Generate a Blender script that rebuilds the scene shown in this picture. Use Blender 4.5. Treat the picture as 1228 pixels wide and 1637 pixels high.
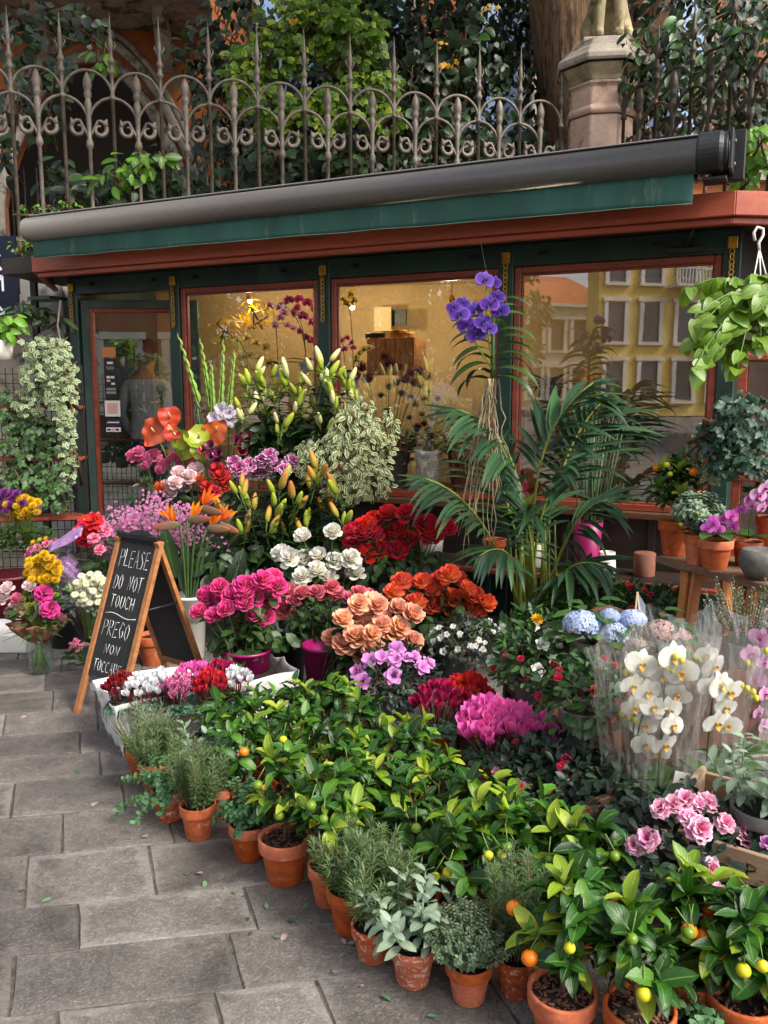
import bpy, math, random
import numpy as np
from mathutils import Vector, Matrix, Quaternion

for o in list(bpy.data.objects):
    bpy.data.objects.remove(o)
SC = bpy.context.scene
COL = SC.collection
R = math.radians
PI = math.pi

# ---------------------------------------------------------------- camera
F, HZ, CAMH = 1350.0, 622.0, 1.55
TH = math.atan((818.5 - HZ) / F)
cd = bpy.data.cameras.new('camera')
cam = bpy.data.objects.new('camera', cd)
COL.objects.link(cam)
cam.location = (0, 0, CAMH)
cam.rotation_euler = (PI / 2 - TH, 0, 0)
cd.sensor_width = 36.0
cd.lens = 36.0 * F / 1637.0
cd.clip_start = 0.05
cd.clip_end = 400
SC.camera = cam

# ---------------------------------------------------------------- sky, sun, exposure
SUN_AZ = math.atan2(-0.62, 0.78)      # direction towards the sun on the ground plane
SUN_EL = R(44)
w = bpy.data.worlds.new('World')
SC.world = w
w.use_nodes = True
nt = w.node_tree
sky = nt.nodes.new('ShaderNodeTexSky')
sky.sky_type = 'NISHITA'
sky.sun_disc = False
sky.sun_elevation = SUN_EL
sky.sun_rotation = PI / 2 - SUN_AZ
sky.air_density = 1.0
sky.dust_density = 3.5
sky.ozone_density = 0.6
hs = nt.nodes.new('ShaderNodeHueSaturation')
hs.inputs['Saturation'].default_value = 0.45
bg = nt.nodes['Background']
nt.links.new(sky.outputs[0], hs.inputs['Color'])
nt.links.new(hs.outputs[0], bg.inputs[0])
bg.inputs[1].default_value = 0.15
sl = bpy.data.lights.new('sun', 'SUN')
sl.energy = 1.9
sl.angle = R(13)
sl.color = (1.0, 0.93, 0.84)
sun = bpy.data.objects.new('sun', sl)
COL.objects.link(sun)
sd = Vector((math.cos(SUN_AZ) * math.cos(SUN_EL), math.sin(SUN_AZ) * math.cos(SUN_EL), math.sin(SUN_EL)))
sun.rotation_euler = sd.to_track_quat('Z', 'Y').to_euler()
vs = SC.view_settings
vs.view_transform = 'Standard'
vs.look = 'None'
vs.exposure = 1.0
vs.gamma = 1.0
vs.use_curve_mapping = False
SC.render.engine = 'CYCLES'
cy = SC.cycles
cy.use_denoising = True
cy.use_adaptive_sampling = True
cy.adaptive_threshold = 0.02
cy.max_bounces = 6
cy.diffuse_bounces = 2
cy.glossy_bounces = 3
cy.transmission_bounces = 4
cy.transparent_max_bounces = 24
cy.caustics_reflective = False
cy.caustics_refractive = False
cy.sample_clamp_indirect = 4.0

# ---------------------------------------------------------------- image <-> place
CT, ST = math.cos(TH), math.sin(TH)


def ray(u, v):
    x = (u - 614.0) / F
    y = (818.5 - v) / F
    return Vector((x, CT + y * ST, -ST + y * CT))


def G(u, v, z=0.0):
    d = ray(u, v)
    t = (z - CAMH) / d.z
    return Vector((d.x * t, d.y * t, z))


def DP(u, v, Y):
    d = ray(u, v)
    t = Y / d.y
    return Vector((d.x * t, Y, CAMH + d.z * t))


KA = R(64.5)
KDR = Vector((math.sin(KA), -math.cos(KA), 0))
KIN = Vector((math.cos(KA), math.sin(KA), 0))
KP0 = Vector((286 / F * 5.5, 5.5, 0))


def onK(u, v, n=0.0):
    """where the sight line meets the plane n metres in front of the kiosk front: (s, height)"""
    d = ray(u, v)
    p = KP0 - KIN * n
    t = p.dot(KIN) / d.dot(KIN)
    q = d * t
    return (q - p).dot(KDR), CAMH + q.z


def KW(s, n, z):
    return KP0 + KDR * s - KIN * n + Vector((0, 0, z))


# ---------------------------------------------------------------- object helpers
def tag(o, label=None, cat=None, group=None, kind=None):
    if label: o['label'] = label
    if cat: o['category'] = cat
    if group: o['group'] = group
    if kind: o['kind'] = kind
    return o


def empty(name, loc=(0, 0, 0), rz=0.0, label=None, cat=None, group=None, parent=None):
    o = bpy.data.objects.new(name, None)
    COL.objects.link(o)
    o.location = loc
    o.rotation_euler = (0, 0, rz)
    o.empty_display_size = 0.05
    if parent: o.parent = parent
    return tag(o, label, cat, group)


def put(name, me, mat=None, parent=None, M=None, kind=None, bevel=0, seg=1):
    o = bpy.data.objects.new(name, me)
    COL.objects.link(o)
    if mat is not None and not me.materials:
        for m in (mat if isinstance(mat, (list, tuple)) else [mat]):
            me.materials.append(m)
    if parent: o.parent = parent
    if M is not None: o.matrix_basis = M
    if kind: o['kind'] = kind
    if bevel:
        b = o.modifiers.new('edge', 'BEVEL')
        b.width = bevel
        b.segments = seg
        b.limit_method = 'ANGLE'
    return o


def fr(p, d, up=(0, 0, 1), s=1.0, roll=0.0, sx=None):
    """matrix whose Y runs along d and whose Z leans to up"""
    y = Vector(d)
    if y.length < 1e-9: y = Vector((0, 0, 1))
    y.normalize()
    up = Vector(up)
    x = y.cross(up)
    if x.length < 1e-4: x = y.cross(Vector((0.3, 0.9, 0.1)))
    x.normalize()
    z = x.cross(y)
    if roll:
        c, q = math.cos(roll), math.sin(roll)
        x, z = x * c + z * q, z * c - x * q
    a = s if sx is None else sx
    return Matrix(((x.x * a, y.x * s, z.x * s, p[0]), (x.y * a, y.y * s, z.y * s, p[1]), (x.z * a, y.z * s, z.z * s, p[2]), (0, 0, 0, 1)))


def TM(x=0, y=0, z=0, rz=0, s=1.0):
    return Matrix.Translation((x, y, z)) @ Matrix.Rotation(rz, 4, 'Z') @ Matrix.Scale(s, 4)


class MB:
    def __init__(self):
        self.V, self.F, self.U, self.I, self.mi, self.S = [], [], [], [], 0, []
        self.smooth = False

    def add(self, vs, fs, uv=None, smooth=None):
        o = len(self.V)
        self.V += [tuple(v) for v in vs]
        self.U += list(uv) if uv is not None else [(0.5, 0.5)] * len(vs)
        self.F += [tuple(i + o for i in f) for f in fs]
        self.I += [self.mi] * len(fs)
        self.S += [self.smooth if smooth is None else smooth] * len(fs)
        return self

    def box(self, c, s, M=None, rz=0.0, taper=1.0):
        vs = []
        for z in (-.5, .5):
            k = taper if z > 0 else 1.0
            for x, y in ((-.5, -.5), (.5, -.5), (.5, .5), (-.5, .5)):
                vs.append(Vector((x * s[0] * k, y * s[1] * k, z * s[2])))
        if rz:
            m = Matrix.Rotation(rz, 3, 'Z')
            vs = [m @ v for v in vs]
        if M is not None: vs = [M.to_3x3() @ v for v in vs]
        c = Vector(c)
        return self.add([v + c for v in vs], [(3, 2, 1, 0), (4, 5, 6, 7), (0, 1, 5, 4), (1, 2, 6, 5), (2, 3, 7, 6), (3, 0, 4, 7)],
                        [(0, 0), (1, 0), (1, 1), (0, 1)] * 2, False)

    def beam(self, a, b, w, h, up=(0, 0, 1)):
        a, b = Vector(a), Vector(b)
        m = fr((0, 0, 0), b - a, up).to_3x3()
        return self.box((a + b) / 2, (w, (b - a).length, h), m)

    def tube(self, pts, r, n=8, cap=True, smooth=True):
        pts = [Vector(p) for p in pts]
        k = len(pts)
        rs = r if isinstance(r, (list, tuple)) else [r] * k
        vs, fs, uv = [], [], []
        x = None
        for i, p in enumerate(pts):
            t = (pts[min(i + 1, k - 1)] - pts[max(i - 1, 0)])
            if t.length < 1e-9: t = Vector((0, 0, 1))
            t.normalize()
            if x is None:
                x = t.cross(Vector((0.21, 0.34, 0.92)))
                if x.length < 1e-3: x = t.cross(Vector((1, 0, 0)))
            x = x - t * x.dot(t)
            x.normalize()
            y = t.cross(x)
            for j in range(n):
                a = 2 * PI * j / n
                vs.append(p + (x * math.cos(a) + y * math.sin(a)) * rs[i])
                uv.append((j / n, i / max(1, k - 1)))
        for i in range(k - 1):
            for j in range(n):
                q = (j + 1) % n
                fs.append((i * n + j, i * n + q, (i + 1) * n + q, (i + 1) * n + j))
        if cap:
            fs.append(tuple(reversed(range(n))))
            fs.append(tuple((k - 1) * n + j for j in range(n)))
        return self.add(vs, fs, uv, smooth)

    def lathe(self, prof, n=24, c=(0, 0, 0), M=None, smooth=True, ph=0.0):
        vs, fs, uv = [], [], []
        k = len(prof)
        for i, (r, z) in enumerate(prof):
            for j in range(n):
                a = 2 * PI * j / n + ph
                v = Vector((r * math.cos(a), r * math.sin(a), z))
                vs.append((M @ v if M is not None else v + Vector(c)))
                uv.append((j / n, i / max(1, k - 1)))
        for i in range(k - 1):
            for j in range(n):
                q = (j + 1) % n
                fs.append((i * n + j, i * n + q, (i + 1) * n + q, (i + 1) * n + j))
        return self.add(vs, fs, uv, smooth)

    def grid(self, fn, nu, nv, smooth=True):
        vs, uv, fs = [], [], []
        for i in range(nv + 1):
            for j in range(nu + 1):
                vs.append(fn(j / nu, i / nv))
                uv.append((j / nu, i / nv))
        for i in range(nv):
            for j in range(nu):
                a = i * (nu + 1) + j
                fs.append((a, a + 1, a + nu + 2, a + nu + 1))
        return self.add(vs, fs, uv, smooth)

    def prism(self, pts, d, smooth=False):
        """closed outline pts (3-D, planar) pushed along vector d"""
        n = len(pts)
        d = Vector(d)
        vs = [Vector(p) for p in pts] + [Vector(p) + d for p in pts]
        fs = [tuple(reversed(range(n))), tuple(range(n, 2 * n))]
        fs += [(i, (i + 1) % n, (i + 1) % n + n, i + n) for i in range(n)]
        return self.add(vs, fs, None, smooth)

    def tpl(self, T, M):
        V, Fq, U = T
        A = np.array(M)
        P = V @ A[:3, :3].T + A[:3, 3]
        return self.add(P.tolist(), Fq.tolist(), U.tolist(), True)

    def mesh(self, name='mesh', mats=None):
        me = bpy.data.meshes.new(name)
        me.from_pydata(self.V, [], self.F)
        me.polygons.foreach_set('material_index', self.I)
        me.polygons.foreach_set('use_smooth', self.S)
        ul = me.uv_layers.new(name='UVMap')
        idx = np.empty(len(me.loops), dtype=np.int32)
        me.loops.foreach_get('vertex_index', idx)
        ul.data.foreach_set('uv', np.array(self.U, dtype=np.float32)[idx].ravel())
        if mats:
            for m in (mats if isinstance(mats, (list, tuple)) else [mats]): me.materials.append(m)
        me.update()
        return me

    def put(self, name, mat, parent=None, M=None, kind=None, bevel=0, seg=1):
        return put(name, self.mesh(name, mat), None, parent, M, kind, bevel, seg)


def scatter(name, items, mats):
    """one mesh from many copies: items = [(template, [matrices], material index)]"""
    Vs, Fs, Us, Is, off = [], [], [], [], 0
    for T, ms, mi in items:
        if not ms: continue
        V, Fq, U = T
        A = np.array([np.array(m) for m in ms])
        P = np.einsum('kij,nj->kni', A[:, :3, :3], V) + A[:, None, :3, 3]
        k, n = len(ms), len(V)
        Vs.append(P.reshape(-1, 3))
        Fs.append((Fq[None] + (np.arange(k) * n)[:, None, None] + off).reshape(-1, 4))
        Us.append(np.tile(U, (k, 1)))
        Is.append(np.full(k * len(Fq), mi, dtype=np.int32))
        off += k * n
    V, Fq, U, I = np.concatenate(Vs), np.concatenate(Fs), np.concatenate(Us), np.concatenate(Is)
    me = bpy.data.meshes.new(name)
    me.vertices.add(len(V))
    me.vertices.foreach_set('co', V.astype(np.float32).ravel())
    me.loops.add(Fq.size)
    me.loops.foreach_set('vertex_index', Fq.astype(np.int32).ravel())
    me.polygons.add(len(Fq))
    me.polygons.foreach_set('loop_start', np.arange(0, Fq.size, 4, dtype=np.int32))
    me.polygons.foreach_set('material_index', I)
    me.polygons.foreach_set('use_smooth', np.ones(len(Fq), dtype=bool))
    ul = me.uv_layers.new(name='UVMap')
    ul.data.foreach_set('uv', U[Fq.ravel()].astype(np.float32).ravel())
    for m in (mats if isinstance(mats, (list, tuple)) else [mats]): me.materials.append(m)
    me.update()
    me.validate()
    return me


# ---------------------------------------------------------------- leaf and petal templates (all quads)
SH = {
    'oval': lambda v: math.sin(PI * min(1, max(0, v)) ** 0.92) ** 0.75,
    'lance': lambda v: math.sin(PI * v ** 0.75) ** 0.9,
    'needle': lambda v: min(1, v * 8) * (1 - v ** 4) + 0.05,
    'strap': lambda v: min(1, 0.45 + v * 2) * (1 - v ** 5),
    'heart': lambda v: (math.sin(PI * (0.12 + 0.88 * v)) ** 0.6) * (1.25 - 0.55 * v),
    'ivy': lambda v: (0.62, 1.1, 0.72, 0.66, 0.34, 0.02)[min(5, int(round(v * 5)))],
    'petal': lambda v: math.sin(PI * (0.08 + 0.80 * v)) ** 0.8 * (0.35 + 0.9 * v),
    'round': lambda v: math.sin(PI * (0.06 + 0.90 * v)) ** 0.55,
    'obov': lambda v: math.sin(PI * (0.03 + 0.95 * v ** 1.35)) ** 0.8,
}


def leafT(L=1.0, W=0.4, shape='oval', fold=0.25, curl=0.5, n=6, cup=0.0, wave=0.0, cols=2, tail=0.0, seed=0):
    """leaf along +Y, face +Z; fold lifts the halves, curl bends the tip down (+) or up (-), tail is a bare stalk"""
    rs = random.Random(seed)
    vs, uv, fs = [], [], []
    p, a = Vector((0, 0, 0)), 0.0
    f = SH[shape]
    for i in range(n + 1):
        v = i / n
        w = max(0.012, f(v)) * W * 0.5
        for j in range(cols + 1):
            q = 2.0 * j / cols - 1
            dz = abs(q) * w * fold + cup * q * q * W
            if wave: dz += math.sin(v * 17 + q * 2.6 + seed) * wave * W * abs(q)
            vs.append((q * w, p.y + tail * L - dz * math.sin(a), p.z + dz * math.cos(a)))
            uv.append((j / cols, v))
        st = L / n
        a -= curl / n
        p = p + Vector((0, math.cos(a) * st, math.sin(a) * st))
    m = cols + 1
    for i in range(n):
        for j in range(cols):
            fs.append((i * m + j, i * m + j + 1, (i + 1) * m + j + 1, (i + 1) * m + j))
    return np.array(vs), np.array(fs), np.array(uv)


def tplmesh(name, T, mats):
    return scatter(name, [(T, [Matrix.Identity(4)], 0)], mats)


def joinT(items):
    """template made of placed templates"""
    Vs, Fs, Us, off = [], [], [], 0
    for T, M in items:
        V, Fq, U = T
        A = np.array(M)
        Vs.append(V @ A[:3, :3].T + A[:3, 3])
        Fs.append(Fq + off)
        Us.append(U)
        off += len(V)
    return np.concatenate(Vs), np.concatenate(Fs), np.concatenate(Us)


def tubeT(pts, r, n=5):
    b = MB().tube(pts, r, n, cap=False)
    return np.array(b.V), np.array(b.F), np.array(b.U)


def ballT(r=1.0, sz=1.0, n=8, k=6):
    prof = [(max(0.001, r * math.sin(PI * i / k)), -r * sz * math.cos(PI * i / k)) for i in range(k + 1)]
    b = MB().lathe(prof, n)
    return np.array(b.V), np.array(b.F), np.array(b.U)


# ---------------------------------------------------------------- materials
def hx(h):
    c = [int(h[i:i + 2], 16) / 255.0 for i in (0, 2, 4)]
    return tuple(x / 12.92 if x <= 0.04045 else ((x + 0.055) / 1.055) ** 2.4 for x in c) + (1.0,)


MATS = {}


class NB:
    def __init__(self, name):
        self.m = bpy.data.materials.new(name)
        self.m.use_nodes = True
        self.t = self.m.node_tree
        self.t.nodes.clear()
        self.out = self.t.nodes.new('ShaderNodeOutputMaterial')

    def n(self, typ, ins=None, o=0, **props):
        nd = self.t.nodes.new('ShaderNode' + typ)
        for k, v in props.items(): setattr(nd, k, v)
        for k, v in (ins or {}).items():
            s = nd.inputs[k]
            if isinstance(v, bpy.types.NodeSocket): self.t.links.new(v, s)
            else: s.default_value = v
        return nd.outputs[o]

    def mix(self, f, a, b, blend='MIX'):
        nd = self.t.nodes.new('ShaderNodeMix')
        nd.data_type = 'RGBA'
        nd.blend_type = blend
        for s, v in ((nd.inputs[0], f), (nd.inputs[6], a), (nd.inputs[7], b)):
            if isinstance(v, bpy.types.NodeSocket): self.t.links.new(v, s)
            else: s.default_value = v
        return nd.outputs[2]

    def math(self, op, a, b=0.0, c=0.0, clamp=False):
        nd = self.t.nodes.new('ShaderNodeMath')
        nd.operation = op
        nd.use_clamp = clamp
        for s, v in zip(nd.inputs, (a, b, c)):
            if isinstance(v, bpy.types.NodeSocket): self.t.links.new(v, s)
            else: s.default_value = v
        return nd.outputs[0]

    def ramp(self, f, pts):
        nd = self.t.nodes.new('ShaderNodeValToRGB')
        self.t.links.new(f, nd.inputs[0])
        el = nd.color_ramp.elements
        while len(el) < len(pts): el.new(0.5)
        for e, (p, c) in zip(el, pts):
            e.position = p
            e.color = c if len(c) == 4 else tuple(c) + (1,)
        return nd.outputs[0]

    def noise(self, vec, scale, detail=4, rough=0.55, dist=0.0):
        return self.n('TexNoise', {'Vector': vec, 'Scale': scale, 'Detail': detail, 'Roughness': rough, 'Distortion': dist})

    def done(self, sh):
        self.t.links.new(sh, self.out.inputs[0])
        MATS[self.m.name] = self.m
        return self.m


def g1(x):
    return (x, x, x, 1)


def surf(name, c1, c2, scale=6.0, rough=0.6, bump=0.2, fine=60.0, metal=0.0, spec=0.5, c3=None, c3t=0.62, c3s=2.0, stretch=None, wrange=0.1, objvar=0.0, bdist=0.01, coat=0.0):
    """a painted, cast, carved or sawn surface: two tones in clouds, an optional wear tone with its own shape, fine relief"""
    b = NB(name)
    co = b.n('TexCoord', o=3)
    if objvar:
        rnd = b.n('ObjectInfo', o=5)
        off = b.n('CombineXYZ', {0: b.math('MULTIPLY', rnd, 37.0), 1: b.math('MULTIPLY', rnd, 91.0), 2: b.math('MULTIPLY', rnd, 53.0)})
        co = b.n('VectorMath', {0: co, 1: off}, operation='ADD')
    if stretch: co = b.n('Mapping', {'Vector': co, 'Scale': stretch})
    n1 = b.noise(co, scale, 5, 0.6)
    n2 = b.noise(co, fine, 4, 0.65)
    f = b.math('ADD', b.math('MULTIPLY', n1, 0.72), b.math('MULTIPLY', n2, 0.28))
    col = b.ramp(f, [(0.36, c1), (0.64, c2)])
    if c3 is not None:
        n3 = b.noise(co, c3s, 7, 0.68, 0.4)
        col = b.mix(b.ramp(n3, [(c3t - 0.05, g1(0)), (c3t + 0.04, g1(1))]), col, c3)
    if objvar:
        col = b.n('HueSaturation', {'Color': col, 'Value': b.math('MULTIPLY_ADD', rnd, objvar * 2, 1 - objvar), 'Saturation': b.math('MULTIPLY_ADD', rnd, -0.2, 1.1)})
    bp = b.n('Bump', {'Height': b.math('ADD', b.math('MULTIPLY', n1, 0.4), b.math('MULTIPLY', n2, 0.8)), 'Strength': bump, 'Distance': bdist})
    rr = b.math('MULTIPLY_ADD', n2, wrange * 2, rough - wrange, clamp=True)
    s = b.n('BsdfPrincipled', {'Base Color': col, 'Roughness': rr, 'Normal': bp, 'Metallic': metal, 'Specular IOR Level': spec, 'Coat Weight': coat})
    return b.done(s)


def leafmat(name, c1, c2, rough=0.42, trans=0.22, rib=None, edge=None, young=None, yt=0.8, spec=0.5, blotch=None, back=0.35, veinbump=0.15):
    """leaf: tone per leaf, paler midrib, optional cream edge, optional young bright leaves"""
    b = NB(name)
    oi = b.n('ObjectInfo', o=5)
    isl = b.n('NewGeometry', o=8)
    rnd = b.math('FRACT', b.math('ADD', b.math('MULTIPLY', oi, 7.31), isl))
    uvn = b.n('TexCoord', o=2)
    sp = b.t.nodes.new('ShaderNodeSeparateXYZ')
    b.t.links.new(uvn, sp.inputs[0])
    au = b.math('ABSOLUTE', b.math('MULTIPLY_ADD', sp.outputs[0], 2.0, -1.0))
    co = b.n('TexCoord', o=3)
    pts = [(0.0, c1), (0.72, c2)]
    if young is not None: pts = [(0.0, c1), (yt - 0.12, c2), (yt + 0.02, young), (1.0, young)]
    col = b.ramp(rnd, pts)
    no = b.noise(co, 45.0, 3, 0.6)
    col = b.n('HueSaturation', {'Color': col, 'Value': b.math('MULTIPLY_ADD', no, 0.5, 0.75), 'Hue': b.math('MULTIPLY_ADD', rnd, 0.02, 0.49)})
    if blotch is not None:
        nb = b.noise(co, 55.0, 3, 0.6, 1.0)
        col = b.mix(b.ramp(nb, [(0.52, g1(0)), (0.58, g1(0.85))]), col, blotch)
    if edge is not None:
        ne = b.math('ADD', au, b.math('MULTIPLY_ADD', b.noise(co, 70.0, 2), 0.9, -0.45))
        ne = b.math('ADD', ne, b.math('MULTIPLY', b.math('POWER', sp.outputs[1], 5.0), 0.4))
        col = b.mix(b.ramp(ne, [(0.50, g1(0)), (0.60, g1(1))]), col, edge)
    if rib is not None:
        col = b.mix(b.ramp(au, [(0.03, g1(0.75)), (0.10, g1(0))]), col, rib)
    bf = b.n('NewGeometry', o=6)
    col2 = b.mix(b.math('MULTIPLY', bf, back), col, b.n('HueSaturation', {'Color': col, 'Value': 1.35, 'Saturation': 0.7}))
    wv = b.math('SINE', b.math('ADD', b.math('MULTIPLY', sp.outputs[1], 52.0), b.math('MULTIPLY', au, -20.0)))
    bp = b.n('Bump', {'Height': b.math('ADD', wv, b.math('MULTIPLY', no, 3.0)), 'Strength': veinbump, 'Distance': 0.002})
    s = b.n('BsdfPrincipled', {'Base Color': col2, 'Roughness': rough, 'Specular IOR Level': spec, 'Normal': bp})
    if trans:
        tc = b.n('HueSaturation', {'Color': col, 'Value': 1.5, 'Saturation': 1.15})
        s = b.n('MixShader', {0: trans, 1: s, 2: b.n('BsdfTranslucent', {'Color': tc})})
    return b.done(s)


def petal(name, base, tip, edge=None, rough=0.55, trans=0.3, var=0.12, mid=None, e0=0.6, spec=0.25):
    """petal: from base to tip along its length, optional edge colour, tone per flower"""
    b = NB(name)
    oi = b.n('ObjectInfo', o=5)
    isl = b.n('NewGeometry', o=8)
    rnd = b.math('FRACT', b.math('ADD', b.math('MULTIPLY', oi, 5.7), b.math('MULTIPLY', isl, 0.35)))
    uvn = b.n('TexCoord', o=2)
    sp = b.t.nodes.new('ShaderNodeSeparateXYZ')
    b.t.links.new(uvn, sp.inputs[0])
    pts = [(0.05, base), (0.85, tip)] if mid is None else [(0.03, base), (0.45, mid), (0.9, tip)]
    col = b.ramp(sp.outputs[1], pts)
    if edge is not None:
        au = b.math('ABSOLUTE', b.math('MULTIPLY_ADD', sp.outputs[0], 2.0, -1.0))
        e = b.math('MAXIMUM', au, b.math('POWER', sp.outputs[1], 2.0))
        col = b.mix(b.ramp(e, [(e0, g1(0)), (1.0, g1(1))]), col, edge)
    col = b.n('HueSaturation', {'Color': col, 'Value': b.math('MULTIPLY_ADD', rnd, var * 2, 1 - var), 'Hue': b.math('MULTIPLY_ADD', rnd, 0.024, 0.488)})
    s = b.n('BsdfPrincipled', {'Base Color': col, 'Roughness': rough, 'Specular IOR Level': spec, 'Sheen Weight': 0.15})
    if trans: s = b.n('MixShader', {0: trans, 1: s, 2: b.n('BsdfTranslucent', {'Color': col})})
    return b.done(s)


def plain(name, c, rough=0.5, metal=0.0, spec=0.5, emit=None, es=0.0):
    b = NB(name)
    co = b.n('TexCoord', o=3)
    no = b.noise(co, 30.0, 4)
    col = b.n('HueSaturation', {'Color': c, 'Value': b.math('MULTIPLY_ADD', no, 0.24, 0.88)})
    ins = {'Base Color': col, 'Roughness': rough, 'Metallic': metal, 'Specular IOR Level': spec}
    if emit is not None:
        ins['Emission Color'] = emit
        ins['Emission Strength'] = es
    return b.done(b.n('BsdfPrincipled', ins))


def glassmat(name, refl=0.25, tint=(1, 1, 1, 1), rough=0.0, ripple=0.0, sheen_streaks=0.0):
    """thin clear sheet: straight through plus a mirror share that grows at grazing angles"""
    b = NB(name)
    fz = b.n('LayerWeight', {'Blend': 0.35}, o=1)
    f = b.math('MULTIPLY_ADD', b.math('POWER', fz, 3.0), 0.6, refl, clamp=True)
    ins = {'Color': g1(0.95), 'Roughness': rough}
    if ripple:
        co = b.n('TexCoord', o=3)
        ins['Normal'] = b.n('Bump', {'Height': b.noise(co, 3.0, 2), 'Strength': ripple, 'Distance': 0.05})
    tr = b.n('BsdfTransparent', {'Color': tint})
    if sheen_streaks:
        co = b.n('TexCoord', o=3)
        st = b.ramp(b.noise(b.n('Mapping', {'Vector': co, 'Scale': (1, 1, .12)}), 55.0, 3, .6), [(.45, g1(sheen_streaks * .35)), (.62, g1(sheen_streaks * 2.2))])  # whitish upright streaks painted in as the film's sheen
        tr = b.n('MixShader', {0: st, 1: tr, 2: b.n('BsdfTranslucent', {'Color': g1(.9)})})
    return b.done(b.n('MixShader', {0: f, 1: tr, 2: b.n('BsdfGlossy', ins)}))
# ================================================================ the setting: ground and pavement
m_joint = surf('joint_grit', hx('3a3632'), hx('6a635b'), 30, 0.95, 0.6, 200)


def slabmat():
    b = NB('paving_stone')
    co0 = b.n('TexCoord', o=3)
    rnd = b.n('ObjectInfo', o=5)
    off = b.n('CombineXYZ', {0: b.math('MULTIPLY', rnd, 31.0), 1: b.math('MULTIPLY', rnd, 77.0), 2: b.math('MULTIPLY', rnd, 13.0)})
    co = b.n('VectorMath', {0: co0, 1: off}, operation='ADD')
    n1 = b.noise(co, 3.0, 6, 0.6)
    n2 = b.noise(co, 42.0, 6, 0.72)
    n3 = b.noise(co, 9.0, 8, 0.7, 0.6)
    pit = b.ramp(b.noise(co, 110.0, 4, 0.75), [(0.42, g1(0)), (0.58, g1(1))])
    col = b.ramp(b.math('ADD', b.math('MULTIPLY', n1, 0.6), b.math('MULTIPLY', n2, 0.4)), [(0.33, hx('4d4844')), (0.5, hx('78726d')), (0.66, hx('9a928a'))])
    col = b.mix(b.math('MULTIPLY_ADD', pit, 0.55, 0.45), b.n('HueSaturation', {'Color': col, 'Value': 0.45}), col)
    fl = b.ramp(b.noise(co, 150.0, 3, 0.7), [(0.60, g1(0)), (0.68, g1(1))])
    col = b.mix(b.math('MULTIPLY', fl, 0.45), col, hx('b9b4ae'))
    # worn margin: each slab's dressed border is paler and smoother (border distance is kept in the UVs)
    uv = b.n('TexCoord', o=2)
    sp = b.t.nodes.new('ShaderNodeSeparateXYZ')
    b.t.links.new(uv, sp.inputs[0])
    ed = b.math('SUBTRACT', sp.outputs[0], b.math('MULTIPLY_ADD', n3, 0.16, -0.075))
    edm = b.ramp(ed, [(0.010, g1(1)), (0.030, g1(0))])
    wearf = b.math('MULTIPLY', edm, b.math('MULTIPLY_ADD', b.math('GREATER_THAN', rnd, 0.6), 0.15, 0.04))
    col = b.mix(wearf, col, hx('a9a39e'))
    wp = b.n('NewGeometry', o=0)
    st = b.ramp(b.noise(wp, 1.5, 7, 0.65, 0.8), [(0.52, g1(0)), (0.68, g1(1))])
    col = b.mix(b.math('MULTIPLY', st, 0.5), col, hx('3b3530'))
    sm = b.ramp(b.noise(co, 14.0, 4, 0.6, 0.5), [(0.70, g1(0)), (0.73, g1(1))])
    col = b.mix(b.math('MULTIPLY', sm, 0.75), col, hx('262321'))
    col = b.n('HueSaturation', {'Color': col, 'Value': b.math('MULTIPLY_ADD', rnd, 0.30, 0.80), 'Hue': b.math('MULTIPLY_ADD', rnd, 0.01, 0.495)})
    h = b.math('ADD', b.math('MULTIPLY', n2, 0.5), b.math('ADD', b.math('MULTIPLY', pit, 0.6), b.math('MULTIPLY', n3, 0.35)))
    h = b.math('MULTIPLY', h, b.math('MULTIPLY_ADD', edm, -0.55, 1.0))
    bp = b.n('Bump', {'Height': h, 'Strength': 0.8, 'Distance': 0.006})
    rr = b.math('MULTIPLY_ADD', n2, 0.35, 0.42)
    return b.done(b.n('BsdfPrincipled', {'Base Color': col, 'Roughness': rr, 'Normal': bp, 'Specular IOR Level': 0.4}))


m_slab = slabmat()
m_ground = surf('square_stone', hx('5f5852'), hx('857c74'), 1.5, 0.8, 0.4, 25, c3=hx('4a443f'), c3t=0.6)
gm = MB()
gm.add([(-150, -150, -0.045), (150, -150, -0.045), (150, 150, -0.045), (-150, 150, -0.045)], [(0, 1, 2, 3)])
tag(gm.put('ground', m_ground), kind='structure')
bed = MB()
bed.box((-0.9, 4.6, -0.022), (9.4, 9.4, 0.03), rz=R(10))
pav = tag(bed.put('pavement', m_joint), kind='structure')

CV = Vector((math.sin(R(80)), math.cos(R(80)), 0))       # along the courses
XV = Vector((math.sin(R(-20.5)), math.cos(R(-20.5)), 0))  # along the cross joints
rs = random.Random(4)
# left end of every course line read on the left border of the view, then carried on both ways
edges_v = [1626, 1529, 1455, 1371, 1308, 1252, 1212, 1177, 1142]
O0 = G(0, 1626)


def course_t(p):
    """coordinates of p on the (CV, XV) axes from O0"""
    d = p - O0
    det = CV.x * XV.y - CV.y * XV.x
    return (d.x * XV.y - d.y * XV.x) / det, (CV.x * d.y - CV.y * d.x) / det


tv = [course_t(G(0, v))[1] for v in edges_v]
while tv[0] > -1.5: tv.insert(0, tv[0] - rs.uniform(.24, .30))
while tv[-1] < 5.2: tv.append(tv[-1] + rs.uniform(.24, .31))
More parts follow.
